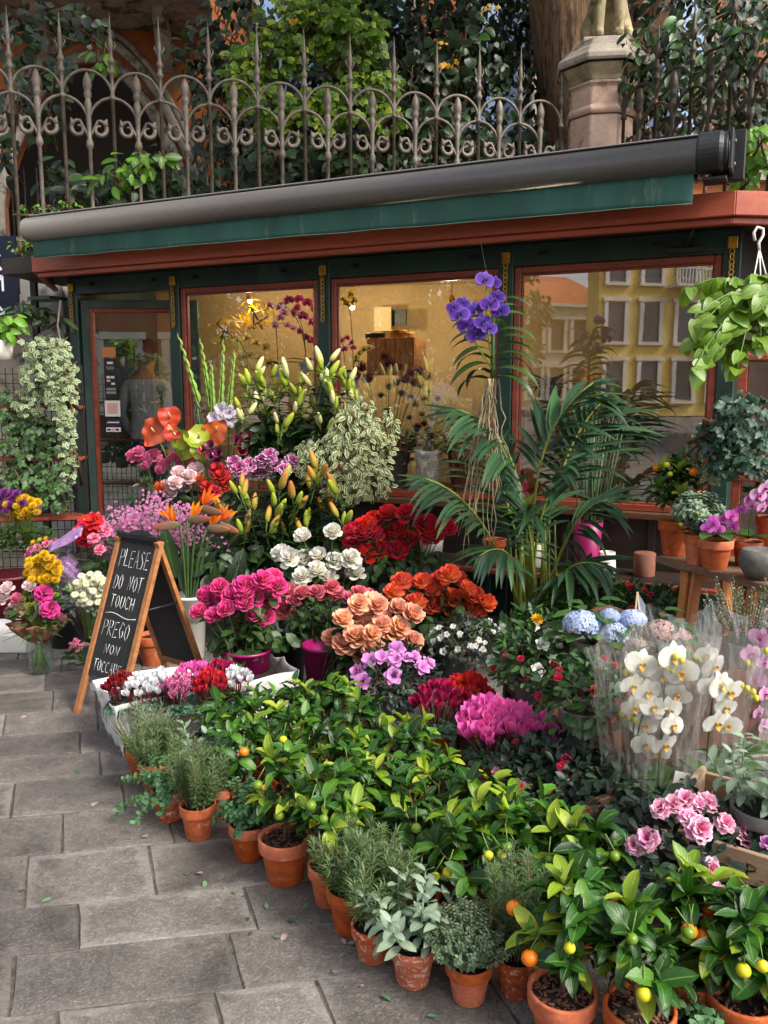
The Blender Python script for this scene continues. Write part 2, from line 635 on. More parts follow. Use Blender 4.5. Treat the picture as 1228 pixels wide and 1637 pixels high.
# joints seen in the photograph (pixel on the joint)
seen = [(19, 1575), (345, 1600), (93, 1625), (125, 1475), (375, 1530), (520, 1600), (42, 1405), (243, 1385), (400, 1450), (100, 1330), (275, 1332),
        (20, 1280), (160, 1222), (128, 1185), (155, 1132), (7, 1160), (85, 1110)]
sj = [course_t(G(u, v)) for u, v in seen]
for i in range(len(tv) - 1):
    t0, t1 = tv[i], tv[i + 1]
    js = sorted(c for c, t in sj if t0 < t < t1)
    if not js: js = [rs.uniform(0, .4)]
    a = js[0]
    while a > -2.6:
        a -= rs.uniform(.36, .62)
        js.insert(0, a)
    while js[-1] < 4.4: js.append(js[-1] + rs.uniform(.36, .62))
    for a, c in zip(js[:-1], js[1:]):
        mid = O0 + CV * ((a + c) / 2) + XV * ((t0 + t1) / 2)
        if mid.y < 0.6 or mid.y > 8.2 or mid.x > 3.2 or mid.x < -4.2: continue
        if (mid - KP0).dot(KIN) > 0.1: continue
        if c - a < 0.06: continue
        g = 0.0036
        lz = rs.uniform(-.0025, .0025)
        tilt = (rs.uniform(-.002, .002), rs.uniform(-.002, .002))
        # outline with slightly uneven edges, then an inner ring for the dressed border
        P = []
        nx, ny = 6, 3
        A, B = a + g, c - g
        T0, T1 = t0 + g * .55, t1 - g * .55
        for k in range(nx): P.append((A + (B - A) * k / nx, T0))
        for k in range(ny): P.append((B, T0 + (T1 - T0) * k / ny))
        for k in range(nx): P.append((B - (B - A) * k / nx, T1))
        for k in range(ny): P.append((A, T1 - (T1 - T0) * k / ny))
        P = [(x + rs.uniform(-.003, .003), y + rs.uniform(-.0028, .0028)) for x, y in P]
        cx, cyy = (A + B) / 2, (T0 + T1) / 2
        hw, hh = (B - A) / 2, (T1 - T0) / 2
        ins = 0.055
        Q = [(cx + (x - cx) * (1 - ins / hw), cyy + (y - cyy) * (1 - ins / hh)) for x, y in P]
        ch = .0025
        P2 = [(cx + (x - cx) * (1 - ch / hw), cyy + (y - cyy) * (1 - ch / hh)) for x, y in P]
        n = len(P)

        def w(p, z):
            q = CV * (p[0] - cx) + XV * (p[1] - cyy)
            return (q.x, q.y, z + lz + q.x * tilt[0] + q.y * tilt[1])
        vs_ = [w(p, -.03) for p in P] + [w(p, -.004) for p in P] + [w(p, 0) for p in P2] + [w(p, .0) for p in Q]
        uv = [(0, 0)] * (2 * n) + [(0.0, 0)] * n + [(ins, 0)] * n
        fs = []
        for r_ in range(3):
            for k in range(n):
                q = (k + 1) % n
                fs.append((r_ * n + k, r_ * n + q, (r_ + 1) * n + q, (r_ + 1) * n + k))
        fs.append(tuple(range(3 * n, 4 * n)))
        b = MB().add(vs_, fs, uv, False)
        o = b.put('paving_slab', m_slab, pav)
        o.location = (O0.x + CV.x * cx + XV.x * cyy, O0.y + CV.y * cx + XV.y * cyy, 0)

# ================================================================ the flower kiosk
m_teal = surf('dark_green_paint', hx('10281f'), hx('1e4037'), 3, 0.42, 0.15, 40, c3=hx('2f4b43'), c3t=0.62)
m_tealgrey = surf('worn_green_paint', hx('2c423d'), hx('4a5c55'), 4, 0.5, 0.15, 50)
m_red = surf('red_brown_wood', hx('7a3626'), hx('a44e37'), 3, 0.4, 0.15, 40, stretch=(0.4, 4, 4), c3=hx('7d3c2b'), c3t=0.6)
m_fascia = surf('red_brown_fascia', hx('94422c'), hx('b85c3e'), 2, 0.45, 0.12, 40, stretch=(0.3, 4, 4), c3=hx('6a2f22'), c3t=0.62)
m_brass = surf('gilt_brass', hx('a8781f'), hx('dcb24a'), 20, 0.35, 0.3, 120, metal=0.8)
m_dark = surf('dark_stained_wood', hx('211915'), hx('3a2c24'), 3, 0.55, 0.3, 40, stretch=(0.5, 3, 6))
m_cream = surf('cream_plaster', hx('b09468'), hx('cbb084'), 1.5, 0.8, 0.1, 30)
m_floorw = surf('shop_floorboards', hx('4b3323'), hx('6b4a33'), 3, 0.5, 0.2, 40, stretch=(0.4, 4, 4))
m_winglass = glassmat('window_glass', 0.30, (0.93, 0.96, 0.94, 1), 0.0, 0.003)
m_iron = surf('dark_metal', hx('1b1c1d'), hx('303234'), 12, 0.45, 0.15, 80, metal=0.4)

KR = math.atan2(KDR.y, KDR.x)
kio = empty('flower_kiosk', KP0, KR, 'dark green flower kiosk with red-brown window frames and gilt chains on its posts', 'kiosk')
PS = [-4.18, -3.11, -1.76, -0.40, 0.96]
SL, SR = -4.23, 1.01


def kb(name, boxes, mat, parent=kio, bevel=0.004):
    b = MB()
    for x0, x1, y0, y1, z0, z1 in boxes:
        b.box(((x0 + x1) / 2, (y0 + y1) / 2, (z0 + z1) / 2), (x1 - x0, y1 - y0, z1 - z0))
    return b.put(name, mat, parent, bevel=bevel)


# plinth, ledge, sill
kb('plinth_panel', [(SL, SR, -.02, .10, 0, .37)], m_teal)
for x0, x1 in ((-3.0, -1.85), (-1.68, -.5), (-.3, .86)):
    kb('plinth_moulding', [(x0, x1, -.036, -.02, .30, .33), (x0, x1, -.036, -.02, .05, .08), (x0, x0 + .03, -.036, -.02, .08, .30), (x1 - .03, x1, -.036, -.02, .08, .30)], m_teal)
kb('ledge', [(-3.0, SR, -.38, -.024, .372, .408)], m_red, bevel=.008)
kb('ledge_board', [(-2.98, SR - .02, -.34, -.024, .409, .416)], m_dark)
for x in (-2.8, -1.75, -.4, .85):
    kb('ledge_bracket', [(x - .02, x + .02, -.30, -.024, .18, .371)], m_teal)
kb('apron_panel', [(-3.05, SR, .03, .08, .37, .74)], m_dark)
for x in (-2.5, -1.9, -1.2, -.6, 0.0, .55):
    kb('apron_batten', [(x, x + .05, .012, .029, .375, .735)], m_dark)
kb('window_sill', [(-3.06, SR, -.06, .60, .74, .785)], m_floorw, bevel=.006)
# posts and header
for i, s in enumerate(PS):
    kb('post', [(s - .05, s + .05, -.03, .09, 0.02, 2.46)], m_teal, bevel=.006)
    pl = kb('plaque', [(s - .028, s + .028, -.046, -.0305, 2.355, 2.425)], m_brass)
    mb = MB()
    for a in range(4):
        mb.box((s - .013 + .026 * (a % 2), -.047, 2.377 + .026 * (a // 2)), (.016, .006, .016))
    mb.put('plaque_boss', m_brass, pl)
    ch = MB()
    for k in range(11):
        z = 2.338 - k * .029
        pts = []
        for j in range(13):
            a = 2 * PI * j / 12
            c, q = math.cos(a) * .0125, math.sin(a) * .0195
            pts.append((s + c, -.042, z + q) if k % 2 == 0 else (s + c * .75, -.042 + c * .5, z + q))
        ch.tube(pts, .0036, 5, cap=False)
    ch.put('chain', m_brass, kio)
kb('header_beam', [(SL, SR, -.026, .08, 2.332, 2.47)], m_teal)
for i, s in enumerate((-3.95, -3.3, -2.9, -2.1, -1.5, -.62, -.15, .55)):
    hk = kb('shutter_hook', [(s - .035, s + .035, -.034, -.0262, 2.395, 2.42)], m_iron)
    kb('hook_pin', [(s - .008, s + .004, -.052, -.0342, 2.392, 2.42)], m_iron, hk)
# roof and fascia
RB = [(-4.55, -.40), (.985, -.40), (1.9, 1.9), (1.5, 2.35), (-4.3, 1.05), (-4.75, .2)]


def poly_prism(pts, z0, z1):
    return MB().prism([(x, y, z0) for x, y in pts], (0, 0, z1 - z0))


poly_prism(RB, 2.475, 2.60).put('roof_deck', m_dark, kio)
FL = [(-4.16, -.45), (.99, -.45)]


def board_run(name, pts, z0, z1, th, mat, parent=kio):
    out = []
    for (x0, y0), (x1, y1) in zip(pts[:-1], pts[1:]):
        d = Vector((x1 - x0, y1 - y0, 0))
        n = Vector((d.y, -d.x, 0)).normalized()
        q = [Vector((x0, y0, z0)), Vector((x1, y1, z0)), Vector((x1, y1, z0)) - n * th, Vector((x0, y0, z0)) - n * th]
        out.append(MB().prism(q, (0, 0, z1 - z0)).put(name, mat, parent, bevel=.005))
    return out


board_run('fascia_board', [(-4.85, .35), (-4.16, -.45), (.99, -.45), (1.65, -.02), (1.95, 1.2)], 2.465, 2.592, .045, m_fascia)
board_run('fascia_strip', [(-4.80, .36), (-4.14, -.415), (.975, -.415), (1.62, 0.0), (1.9, 1.2)], 2.428, 2.463, .045, m_fascia)
poly_prism([(-4.72, .36), (-4.10, -.37), (.95, -.37), (1.6, .03), (1.8, 1.2), (1.4, 2.0), (-4.2, 1.0)], 2.4725, 2.4745).put('soffit', m_dark, kio)
# small lamp canopy on the corner
lc = kb('corner_lamp', [(-4.62, -4.36, -.10, .10, 2.30, 2.33)], m_tealgrey)
# left side wall, right side wall, inner shell
BW = [(-4.2, 1.0), (1.45, 2.15)]
board_run('side_wall', [(-4.14, .95), (-4.19, .09)], 0, 2.47, .04, m_tealgrey)
board_run('side_wall', [(1.0, .09), (1.45, 2.1)], 0, 2.47, .04, m_dark)
board_run('back_wall', [(1.45, 2.1), (-4.14, .97)], 0, 2.47, .04, m_cream)
poly_prism([(-4.13, .09), (.98, .09), (1.42, 2.06), (-4.1, .95)], 2.44, 2.468).put('shop_ceiling', m_cream, kio)
poly_prism([(-4.13, .09), (.98, .09), (1.42, 2.06), (-4.1, .95)], .0, .03).put('shop_floor', m_floorw, kio)
# windows
WIN = [(-3.06, -1.81), (-1.71, -.45), (-.35, .91)]
for x0, x1 in WIN:
    wn = empty('window', (0, 0, 0), 0, parent=kio)
    z0, z1 = .785, 2.331
    f = .045
    kb('window_frame', [(x0, x0 + f, -.012, .05, z0, z1), (x1 - f, x1, -.012, .05, z0, z1), (x0 + f, x1 - f, -.012, .05, z0, z0 + f), (x0 + f, x1 - f, -.012, .05, z1 - f, z1)], m_red, wn, .006)
    kb('window_bead', [(x0 + f, x0 + f + .012, .004, .03, z0 + f, z1 - f), (x1 - f - .012, x1 - f, .004, .03, z0 + f, z1 - f), (x0 + f + .012, x1 - f - .012, .004, .03, z1 - f - .012, z1 - f), (x0 + f + .012, x1 - f - .012, .004, .03, z0 + f, z0 + f + .012)], m_red, wn, .002)
    MB().add([(x0 + f, .018, z0 + f), (x1 - f, .018, z0 + f), (x1 - f, .018, z1 - f), (x0 + f, .018, z1 - f)], [(0, 1, 2, 3)]).put('window_pane', m_winglass, wn)
# door, hinged on the left post and ajar inwards
dr = empty('door', (-4.12, .01, 0), R(27), parent=kio)
DW = .98


def db(name, boxes, mat, parent=dr, bevel=.004):
    return kb(name, boxes, mat, parent, bevel)


db('door_stile', [(0, .07, -.02, .02, .04, 2.29), (DW - .07, DW, -.02, .02, .04, 2.29), (.07, DW - .07, -.02, .02, 2.22, 2.29), (.07, DW - .07, -.02, .02, .04, .16)], m_tealgrey)
db('door_frame', [(.07, .105, -.028, .022, .16, 2.22), (DW - .105, DW - .07, -.028, .022, .16, 2.22), (.105, DW - .105, -.028, .022, 2.185, 2.22), (.105, DW - .105, -.028, .022, .16, .20)], m_red, bevel=.006)
MB().add([(.105, 0, .2), (DW - .105, 0, .2), (DW - .105, 0, 2.185), (.105, 0, 2.185)], [(0, 1, 2, 3)]).put('door_pane', m_winglass, dr)
db('door_handle', [(DW - .05, DW - .03, -.07, -.022, 1.0, 1.16)], m_brass)
m_stk = {k: plain('sticker_' + k, hx(c), 0.5) for k, c in (('orange', 'c98440'), ('black', '1d1d20'), ('white', 'e6ddd8'), ('blush', 'd8a79a'), ('navy', '20263c'), ('grey', '8d8a88'))}


def stick(x, z, w, h, m, y=-.004):
    return db('sticker', [(x - w / 2, x + w / 2, y - .001, y, z - h / 2, z + h / 2)], m_stk[m], bevel=0)


stick(.215, 1.86, .115, .085, 'orange')
s2 = stick(.220, 1.65, .105, .31, 'black')
for k, (dx, dz, ww, hh, c) in enumerate([(0, .12, .05, .02, 'white'), (0, .085, .07, .008, 'grey'), (0, .07, .06, .008, 'grey'), (-.018, 0, .03, .02, 'white'), (.018, 0, .03, .02, 'white'), (-.018, -.03, .03, .018, 'blush'), (.02, -.055, .03, .018, 'white'), (0, -.10, .08, .02, 'grey'), (0, -.13, .085, .02, 'grey')]):
    db('sticker_print', [(.22 + dx - ww / 2, .22 + dx + ww / 2, -.0068, -.0055, 1.65 + dz - hh / 2, 1.65 + dz + hh / 2)], m_stk[c], s2, 0)
s3 = stick(.225, 1.385, .13, .135, 'white')
db('sticker_print', [(.18, .27, -.0068, -.0055, 1.34, 1.43)], m_stk['blush'], s3, 0)
s4 = stick(.225, 1.265, .125, .055, 'navy')
db('sticker_print', [(.175, .275, -.0068, -.0055, 1.262, 1.272)], m_stk['white'], s4, 0)
s5 = stick(.225, 1.205, .125, .038, 'white')
for k, c in enumerate(('navy', 'blush', 'black')):
    db('sticker_print', [(.172 + k * .036, .200 + k * .036, -.0068, -.0055, 1.197, 1.213)], m_stk[c], s5, 0)

# ================================================================ awning
m_awn = surf('anthracite_aluminium', hx('5c5855'), hx('6d6965'), 2, 0.30, 0.05, 60, metal=0.15, stretch=(.3, 2, 2))
m_awnd = surf('black_plastic', hx('16171a'), hx('26282b'), 6, 0.45, 0.1, 60)
m_val = surf('bottle_green_canvas', hx('1c443c'), hx('2a594e'), 2, 0.75, 0.25, 220, c3=hx('4d6a5c'), c3t=0.64, c3s=5, stretch=(2.2, 1, .35))
awn = empty('roll_up_awning', KW(0, .45, 2.66), KR, 'grey roll-up awning cassette with a bottle green valance above the shop windows', 'awning')
aw = []
for i in range(18):      # rounded front bar in section (y outward is negative)
    a = -PI * 0.62 + i / 17 * PI * 1.24
    aw.append((-.14 - .085 * math.cos(a), .092 + .088 * math.sin(a)))
AL, AR = -4.02, .80
b = MB()
n = len(aw)
b.add([(AL, y, z) for y, z in aw] + [(AR, y, z) for y, z in aw], [(i, i + 1, n + i + 1, n + i) for i in range(n - 1)] + [tuple(range(n)), tuple(reversed(range(n, 2 * n)))], None, True)
b.put('front_bar', m_awn, awn)
kb('cassette_cover', [(AL + .02, AR, -.15, .02, .190, .200)], plain('light_aluminium', hx('8d8a88'), .35, .3), awn)
kb('cassette_back', [(AL + .02, AR, -.06, .0, .0, .19)], m_awnd, awn)
b = MB()


def valf(u, v):
    x = AL + .05 + (AR - AL - .06) * u
    z = .005 - (.128 + .026 * u) * v + .0015 * math.sin(u * 43) * v
    return (x, -.155 + .004 * math.sin(u * 57 + 1) * v + .006 * math.sin(u * 11) * v, z)


b.grid(valf, 90, 5)
vo = b.put('valance', m_val, awn)
so = vo.modifiers.new('cloth', 'SOLIDIFY')
so.thickness = .002
b = MB()
b.tube([valf(i / 60, .985) + np.array([0, -.002, 0]) if False else Vector(valf(i / 60, .985)) + Vector((0, -.003, 0)) for i in range(61)], .0022, 5)
b.put('valance_hem', plain('pale_green_braid', hx('6f8f7d'), .8), awn)
# right end: motor housing and wall bracket
M_ = Matrix.Rotation(PI / 2, 4, 'Y')
b = MB()
b.lathe([(.001, 0), (.098, 0), (.103, .012), (.103, .11), (.096, .125), (.09, .127), (.09, .15), (.001, .15)], 28, M=Matrix.Translation((AR + .002, -.14, .10)) @ M_, smooth=False)
b.put('end_cap', m_awnd, awn, bevel=.003)
b = MB()
b.lathe([(.07, 0), (.074, .004), (.06, .008), (.001, .008)], 28, M=Matrix.Translation((AR + .153, -.14, .10)) @ M_)
b.put('end_disc', m_awnd, awn)
kb('wall_bracket', [(AR + .06, AR + .225, -.03, .04, -.02, .23), (AR + .155, AR + .175, -.20, -.03, -.0, .20)], m_awnd, awn)
kb('bracket_arm', [(AR + .03, AR + .15, -.16, -.03, -.04, -.02)], m_awnd, awn)
for x, y, z in ((AR + .18, -.08, .16), (AR + .18, -.06, .05)):
    b = MB()
    b.lathe([(.012, 0), (.012, .006), (.001, .008)], 10, M=Matrix.Translation((x - .004, y, z)) @ M_)
    b.put('bolt', m_awn, awn)
# folded arms peeping out below the valance
for s in (-1.95, -.45):
    kb('folding_arm', [(s - .17, s + .17, .02, .075, -.168, -.147)], m_awn, awn)
# crank on the right of the header
kb('crank_housing', [(.60, .80, .36, .42, -.315, -.285)], m_awnd, awn)
b = MB()
b.tube([(.70, .37, -.29), (.735, .33, -.23), (.75, .30, -.19)], .012, 6)
b.put('crank_arm', m_awnd, awn)
# ================================================================ wrought iron fence on its stone kerb, lion pillar
m_fence = surf('weathered_iron', hx('544c43'), hx('877c70'), 9, 0.6, 0.35, 70, metal=0.25, c3=hx('b4472f'), c3t=0.70, c3s=4.5, objvar=.12)
m_fence2 = surf('dark_weathered_iron', hx('342d26'), hx('5a4d40'), 9, 0.6, 0.35, 70, metal=0.25, c3=hx('b4472f'), c3t=0.66, c3s=4.0, objvar=.12)
m_stone = surf('istrian_stone', hx('7f756a'), hx('b3a898'), 2, 0.8, 0.5, 25, c3=hx('4d473f'), c3t=0.6, c3s=3)
m_pink = surf('pink_marble', hx('b28f7e'), hx('d8bba6'), 3, 0.65, 0.35, 30, c3=hx('8f7a64'), c3t=0.62, c3s=4)
m_mossy = surf('lichen_stone', hx('7d7154'), hx('b5a684'), 4, 0.85, 0.5, 30, c3=hx('5d5a2c'), c3t=0.57, c3s=5)

FA = R(79)
FD = Vector((math.sin(FA), math.cos(FA), 0))
F0 = DP(18, 150, 8.2)
F0.z = 0


def on_line(p0, d, u, v):
    r = ray(u, v)
    nrm = Vector((d.y, -d.x, 0))
    t = p0.dot(nrm) / r.dot(nrm)
    return (r * t - p0).dot(d)


def zz(v, Y=8.2):
    return DP(18, v, Y).z


Z_NODE, W0 = zz(147), .49
spear_prof = [(.017, -3.0), (.017, Z_NODE - zz(147) - .02), (.03, -.015), (.03, .015), (.018, .02), (.018, .20), (.030, .21), (.035, .235), (.022, .25), (.022, .30), (.034, .31), (.026, .34),
              (.016, .36), (.014, .42), (.024, .45), (.02, .50), (.011, .60), (.001, .745)]
bal_prof = [(.026, -1.30), (.046, -1.29), (.05, -1.22), (.022, -1.18), (.018, -1.10), (.018, -.46), (.030, -.45), (.036, -.42), (.030, -.39), (.020, -.37), (.022, -.25), (.026, -.12), (.034, -.06), (.026, -.04), (.022, -.02),
            (.034, .0), (.036, .03), (.028, .05), (.036, .07), (.042, .11), (.036, .15), (.022, .19), (.001, .225)]


def spear_mesh():
    b = MB()
    b.lathe(spear_prof, 8)
    for a in (0, PI):      # barbs of the spear head
        c = math.cos(a)
        b.tube([(c * .01, 0, .40), (c * .045, 0, .47), (c * .03, 0, .50)], [.012, .008, .002], 5)
    return b.mesh('spear')


def scroll_pts(k):
    pts = []
    for i in range(22):
        t = i / 21
        a = PI * (.55 - 2.15 * t)
        r = .082 * (1 - .66 * t)
        pts.append((k * (.105 + r * math.cos(a)), 0, -.30 + r * math.sin(a)))
    return [(k * .012, 0, -.38), (k * .03, 0, -.33)] + pts


def scroll_mesh(k):
    b = MB()
    p = scroll_pts(k)
    n = len(p)
    b.tube(p, [.012 + .012 * math.sin(PI * min(1, i / n * 1.2)) for i in range(n)], 6)
    b.tube([p[6], (p[6][0] - k * .005, 0, p[6][2] + .045), (p[6][0] + k * .01, 0, p[6][2] + .075)], [.028, .022, .002], 5)
    return b.mesh('scroll')


def arch_mesh(w, lo):
    b = MB()
    pts = [(w / 2 * math.cos(PI * i / 20), 0, w / 2 * math.sin(PI * i / 20)) for i in range(21)]
    b.tube(pts, .0155, 6)
    return b.mesh('arch')


SPM, BAM, SCL, SCR, ARM = spear_mesh(), MB().lathe(bal_prof, 10).mesh('baluster'), scroll_mesh(-1), scroll_mesh(1), arch_mesh(W0, 0)


def fence(name, label, p0, d, ts, mat, zn=Z_NODE, zb=0.9):
    rz = math.atan2(d.y, d.x)
    rt = empty(name, (p0.x, p0.y, 0), rz, label, 'fence')
    for m in (SPM, BAM, SCL, SCR, ARM):
        pass
    for i, t in enumerate(ts):
        put('spear', SPM if mat is m_fence else SPM2, mat, rt, TM(t, 0, zn))
        if i + 1 < len(ts):
            w = ts[i + 1] - t
            c = t + w / 2
            S = Matrix.Diagonal((w / W0, 1, w / W0 * .5 + .5, 1))
            pre = '' if mat is m_fence else '2'
            put('arch', MS['arch' + pre], mat, rt, TM(c, 0, zn) @ S)
            put('baluster', MS['bal' + pre], mat, rt, TM(c, 0, zn))
            put('scroll', MS['scl' + pre], mat, rt, TM(c, 0, zn) @ S)
            put('scroll', MS['scr' + pre], mat, rt, TM(c, 0, zn) @ S)
        if 0 < i < len(ts) - 1:
            w = (ts[i + 1] - ts[i - 1]) / 2
            S = Matrix.Diagonal((w / W0, 1, 1, 1))
            put('low_arch', MS['arch' + ('' if mat is m_fence else '2')], mat, rt, TM((ts[i + 1] + ts[i - 1] + 2 * t) / 4, .004, zn - .245) @ S)
    b = MB()
    b.box(((ts[0] + ts[-1]) / 2, 0, zn - 1.30), (ts[-1] - ts[0], .03, .035))
    b.put('rail', mat, rt)
    b = MB()
    b.box(((ts[0] + ts[-1]) / 2, 0, 1.15), (ts[-1] - ts[0], .28, 2.3))
    b.box(((ts[0] + ts[-1]) / 2, 0, 2.36), (ts[-1] - ts[0], .36, .12))
    b.put('stone_kerb', m_stone, rt, bevel=.01)
    return rt


SPM2 = SPM.copy()
MS = {'arch': ARM, 'bal': BAM, 'scl': SCL, 'scr': SCR}
for k in list(MS): MS[k + '2'] = MS[k].copy()
us = [-66, 18, 100, 180, 257, 335, 412, 487, 560, 630, 698, 766, 832, 898]
ts = [on_line(F0, FD, u, 150) for u in us]
fence('iron_fence', 'pale grey iron fence with spear heads and arches above the awning', F0, FD, ts, m_fence)
PC = F0 + FD * on_line(F0, FD, 960, 190)
RD = Vector((math.sin(R(157)), math.cos(R(157)), 0))
fence('iron_fence', 'dark overgrown iron fence beside the lion pillar, running towards the viewer', PC + RD * .38, RD, [i * .47 for i in range(10)], m_fence2)

pil = empty('stone_pillar', (PC.x, PC.y, 0), R(-8), 'octagonal pink marble pillar with a moulded cap', 'pillar')
c8 = 1 / math.cos(PI / 8)
PY = PC.y


def oct_(name, prof, mat):
    b = MB()
    b.lathe([(r * c8, z) for r, z in prof] + [(0.001, prof[-1][1])], 8, smooth=False, ph=PI / 8)
    return b.put(name, mat, pil, bevel=.012)


zp = lambda v: DP(960, v, PY).z
oct_('shaft', [(.34, 0), (.34, 2.2), (.315, 2.25), (.315, zp(196))], m_pink)
oct_('necking', [(.325, zp(196)), (.345, zp(193)), (.345, zp(186)), (.315, zp(183)), (.315, zp(152)), (.35, zp(148)), (.335, zp(144))], m_pink)
oct_('capital', [(.335, zp(144)), (.345, zp(138)), (.40, zp(124)), (.41, zp(120))], m_mossy)
oct_('abacus', [(.44, zp(120)), (.46, zp(118)), (.46, zp(108)), (.43, zp(104)), (.40, zp(96)), (.34, zp(90)), (.32, zp(84)), (.30, zp(76))], m_stone)
# the lion on top: one continuous figure grown from a skeleton
lz = zp(76)


def skin_figure(name, pts, edges, mat, parent, M=None, sub=2, root=0):
    me = bpy.data.meshes.new(name)
    me.from_pydata([p[:3] for p in pts], edges, [])
    me.materials.append(mat)
    o = bpy.data.objects.new(name, me)
    COL.objects.link(o)
    if parent: o.parent = parent
    if M is not None: o.matrix_basis = M
    o.modifiers.new('skin', 'SKIN')
    if not me.skin_vertices: me.skin_vertices.new() if hasattr(me.skin_vertices, 'new') else None
    sv = me.skin_vertices[0].data
    for i, p in enumerate(pts):
        r = p[3]
        sv[i].radius = (r, r) if not isinstance(r, tuple) else r
        sv[i].use_root = (i == root)
    sb = o.modifiers.new('sub', 'SUBSURF')
    sb.levels = sub
    sb.render_levels = sub
    return o


lion = empty('stone_lion', (PC.x + .04, PC.y, lz - .01), R(-8), 'weathered seated stone lion on top of the pillar', 'statue')
b = MB()
b.box((0, .02, .02), (.52, .46, .06))
b.put('plinth', m_stone, lion, bevel=.012)
skin_figure('figure', [
    (0, .16, .22, .17), (0, .02, .46, .15), (0, -.09, .62, .15), (0, -.13, .80, .13), (0, -.2, .92, .13), (0, -.34, .90, .07),
    (-.09, -.12, .55, .075), (-.10, -.15, .30, .058), (-.10, -.15, .09, .05), (-.10, -.22, .065, .055),
    (.09, -.12, .55, .075), (.10, -.15, .30, .058), (.10, -.15, .09, .05), (.10, -.22, .065, .055),
    (-.19, .12, .20, .11), (-.2, -.02, .12, .075), (-.2, -.12, .075, .05),
    (.19, .12, .20, .11), (.2, -.02, .12, .075), (.2, -.12, .075, .05),
    (.12, .3, .12, .04), (.2, .28, .09, .03)],
    [(0, 1), (1, 2), (2, 3), (3, 4), (4, 5), (2, 6), (6, 7), (7, 8), (8, 9), (2, 10), (10, 11), (11, 12), (12, 13), (0, 14), (14, 15), (15, 16), (0, 17), (17, 18), (18, 19), (0, 20), (20, 21)], m_mossy, lion)

# ================================================================ palazzo behind the garden
m_orange = surf('orange_plaster', hx('8a4a26'), hx('a8622f'), 1.2, 0.85, 0.3, 18, c3=hx('6c4330'), c3t=0.6, c3s=1.2)
m_stoned = surf('grey_carved_stone', hx('6d665c'), hx('9c9486'), 3, 0.85, 0.6, 20, c3=hx('3f3a34'), c3t=0.58, c3s=4)
m_shut = plain('pale_blue_paint', hx('7f9cc4'), .5)
m_shutd = plain('deep_blue_paint', hx('28436f'), .45)
m_black = surf('black_iron', hx('131313'), hx('242322'), 10, .5, .2, 60)
BY = 13.0
bo = DP(170, 622, BY)
pal = empty('palazzo', (bo.x, bo.y, 0), R(9), 'orange plastered palazzo with a pointed stone gateway behind the fence', 'building')
zb = lambda v: DP(170, v, BY).z
AWD = 1.35
apex = zb(95)
spr = zb(330)


def gothic(wd, n=14, z0=spr, za=apex):
    pts = []
    for i in range(n + 1):
        t = i / n
        x = -wd * (1 - t ** 1.25)
        pts.append((x, z0 + (za - z0) * math.sin(t * PI / 2) ** 1.05))
    return pts


L = gothic(AWD)
out = [(-7.5, 0), (-AWD, 0)] + L + [(-p[0], p[1]) for p in reversed(L[:-1])] + [(AWD, 0), (22, 0), (22, 9.5), (-7.5, 9.5)]
b = MB()
# wall with the gateway cut out: strips on each side and above
vs_, fs_ = [], []
arc = L + [(-p[0], p[1]) for p in reversed(L[:-1])]
b.box((-4.4, .2, 4.75), (2 * (4.4 - AWD), .4, 9.5))
b.box((11.65, .2, 4.75), (2 * (11.65 - AWD), .4, 9.5))
for (x0, z0), (x1, z1) in zip(arc[:-1], arc[1:]):
    b.add([(x0, 0, z0), (x1, 0, z1), (x1, 0, 9.5), (x0, 0, 9.5), (x0, .4, z0), (x1, .4, z1)], [(0, 1, 2, 3), (0, 4, 5, 1)])
b.put('wall', m_orange, pal)
for wd, y, mm, r in ((AWD + .02, -.03, m_stoned, .09), (AWD + .22, -.06, m_stoned, .07), (AWD + .34, -.02, m_stoned, .05)):
    ar = gothic(wd, za=apex + (wd - AWD) * 1.3)
    ar = [(-wd, 0)] + ar + [(-p[0], p[1]) for p in reversed(ar[:-1])] + [(wd, 0)]
    MB().tube([(x, y, z) for x, z in ar], r, 6).put('arch_moulding', mm, pal)
# iron gate of rings and bars inside the gateway
b = MB()
for i in range(15):
    x = -AWD + (i + .5) * 2 * AWD / 15
    b.box((x, .3, 2.4), (.02, .02, 4.8))
for i in range(8):
    for j in range(9):
        x, z = -AWD + (i + .5) * 2 * AWD / 8, 2.0 + j * .33
        if z > 4.9 - abs(x) * 1.6 + .6: continue
        b.tube([(x + .13 * math.cos(a * PI / 6), .28, z + .13 * math.sin(a * PI / 6)) for a in range(13)], .018, 4, cap=False)
        b.tube([(x + .05 * math.cos(a * PI / 4), .28, z + .05 * math.sin(a * PI / 4)) for a in range(9)], .014, 4, cap=False)
b.put('gate_grille', m_black, pal)
b = MB()
b.box((0, 1.6, 4.7), (6.2, .1, 9.4))
b.put('gate_passage', plain('passage_dark', hx('3d3a38'), .9), pal)
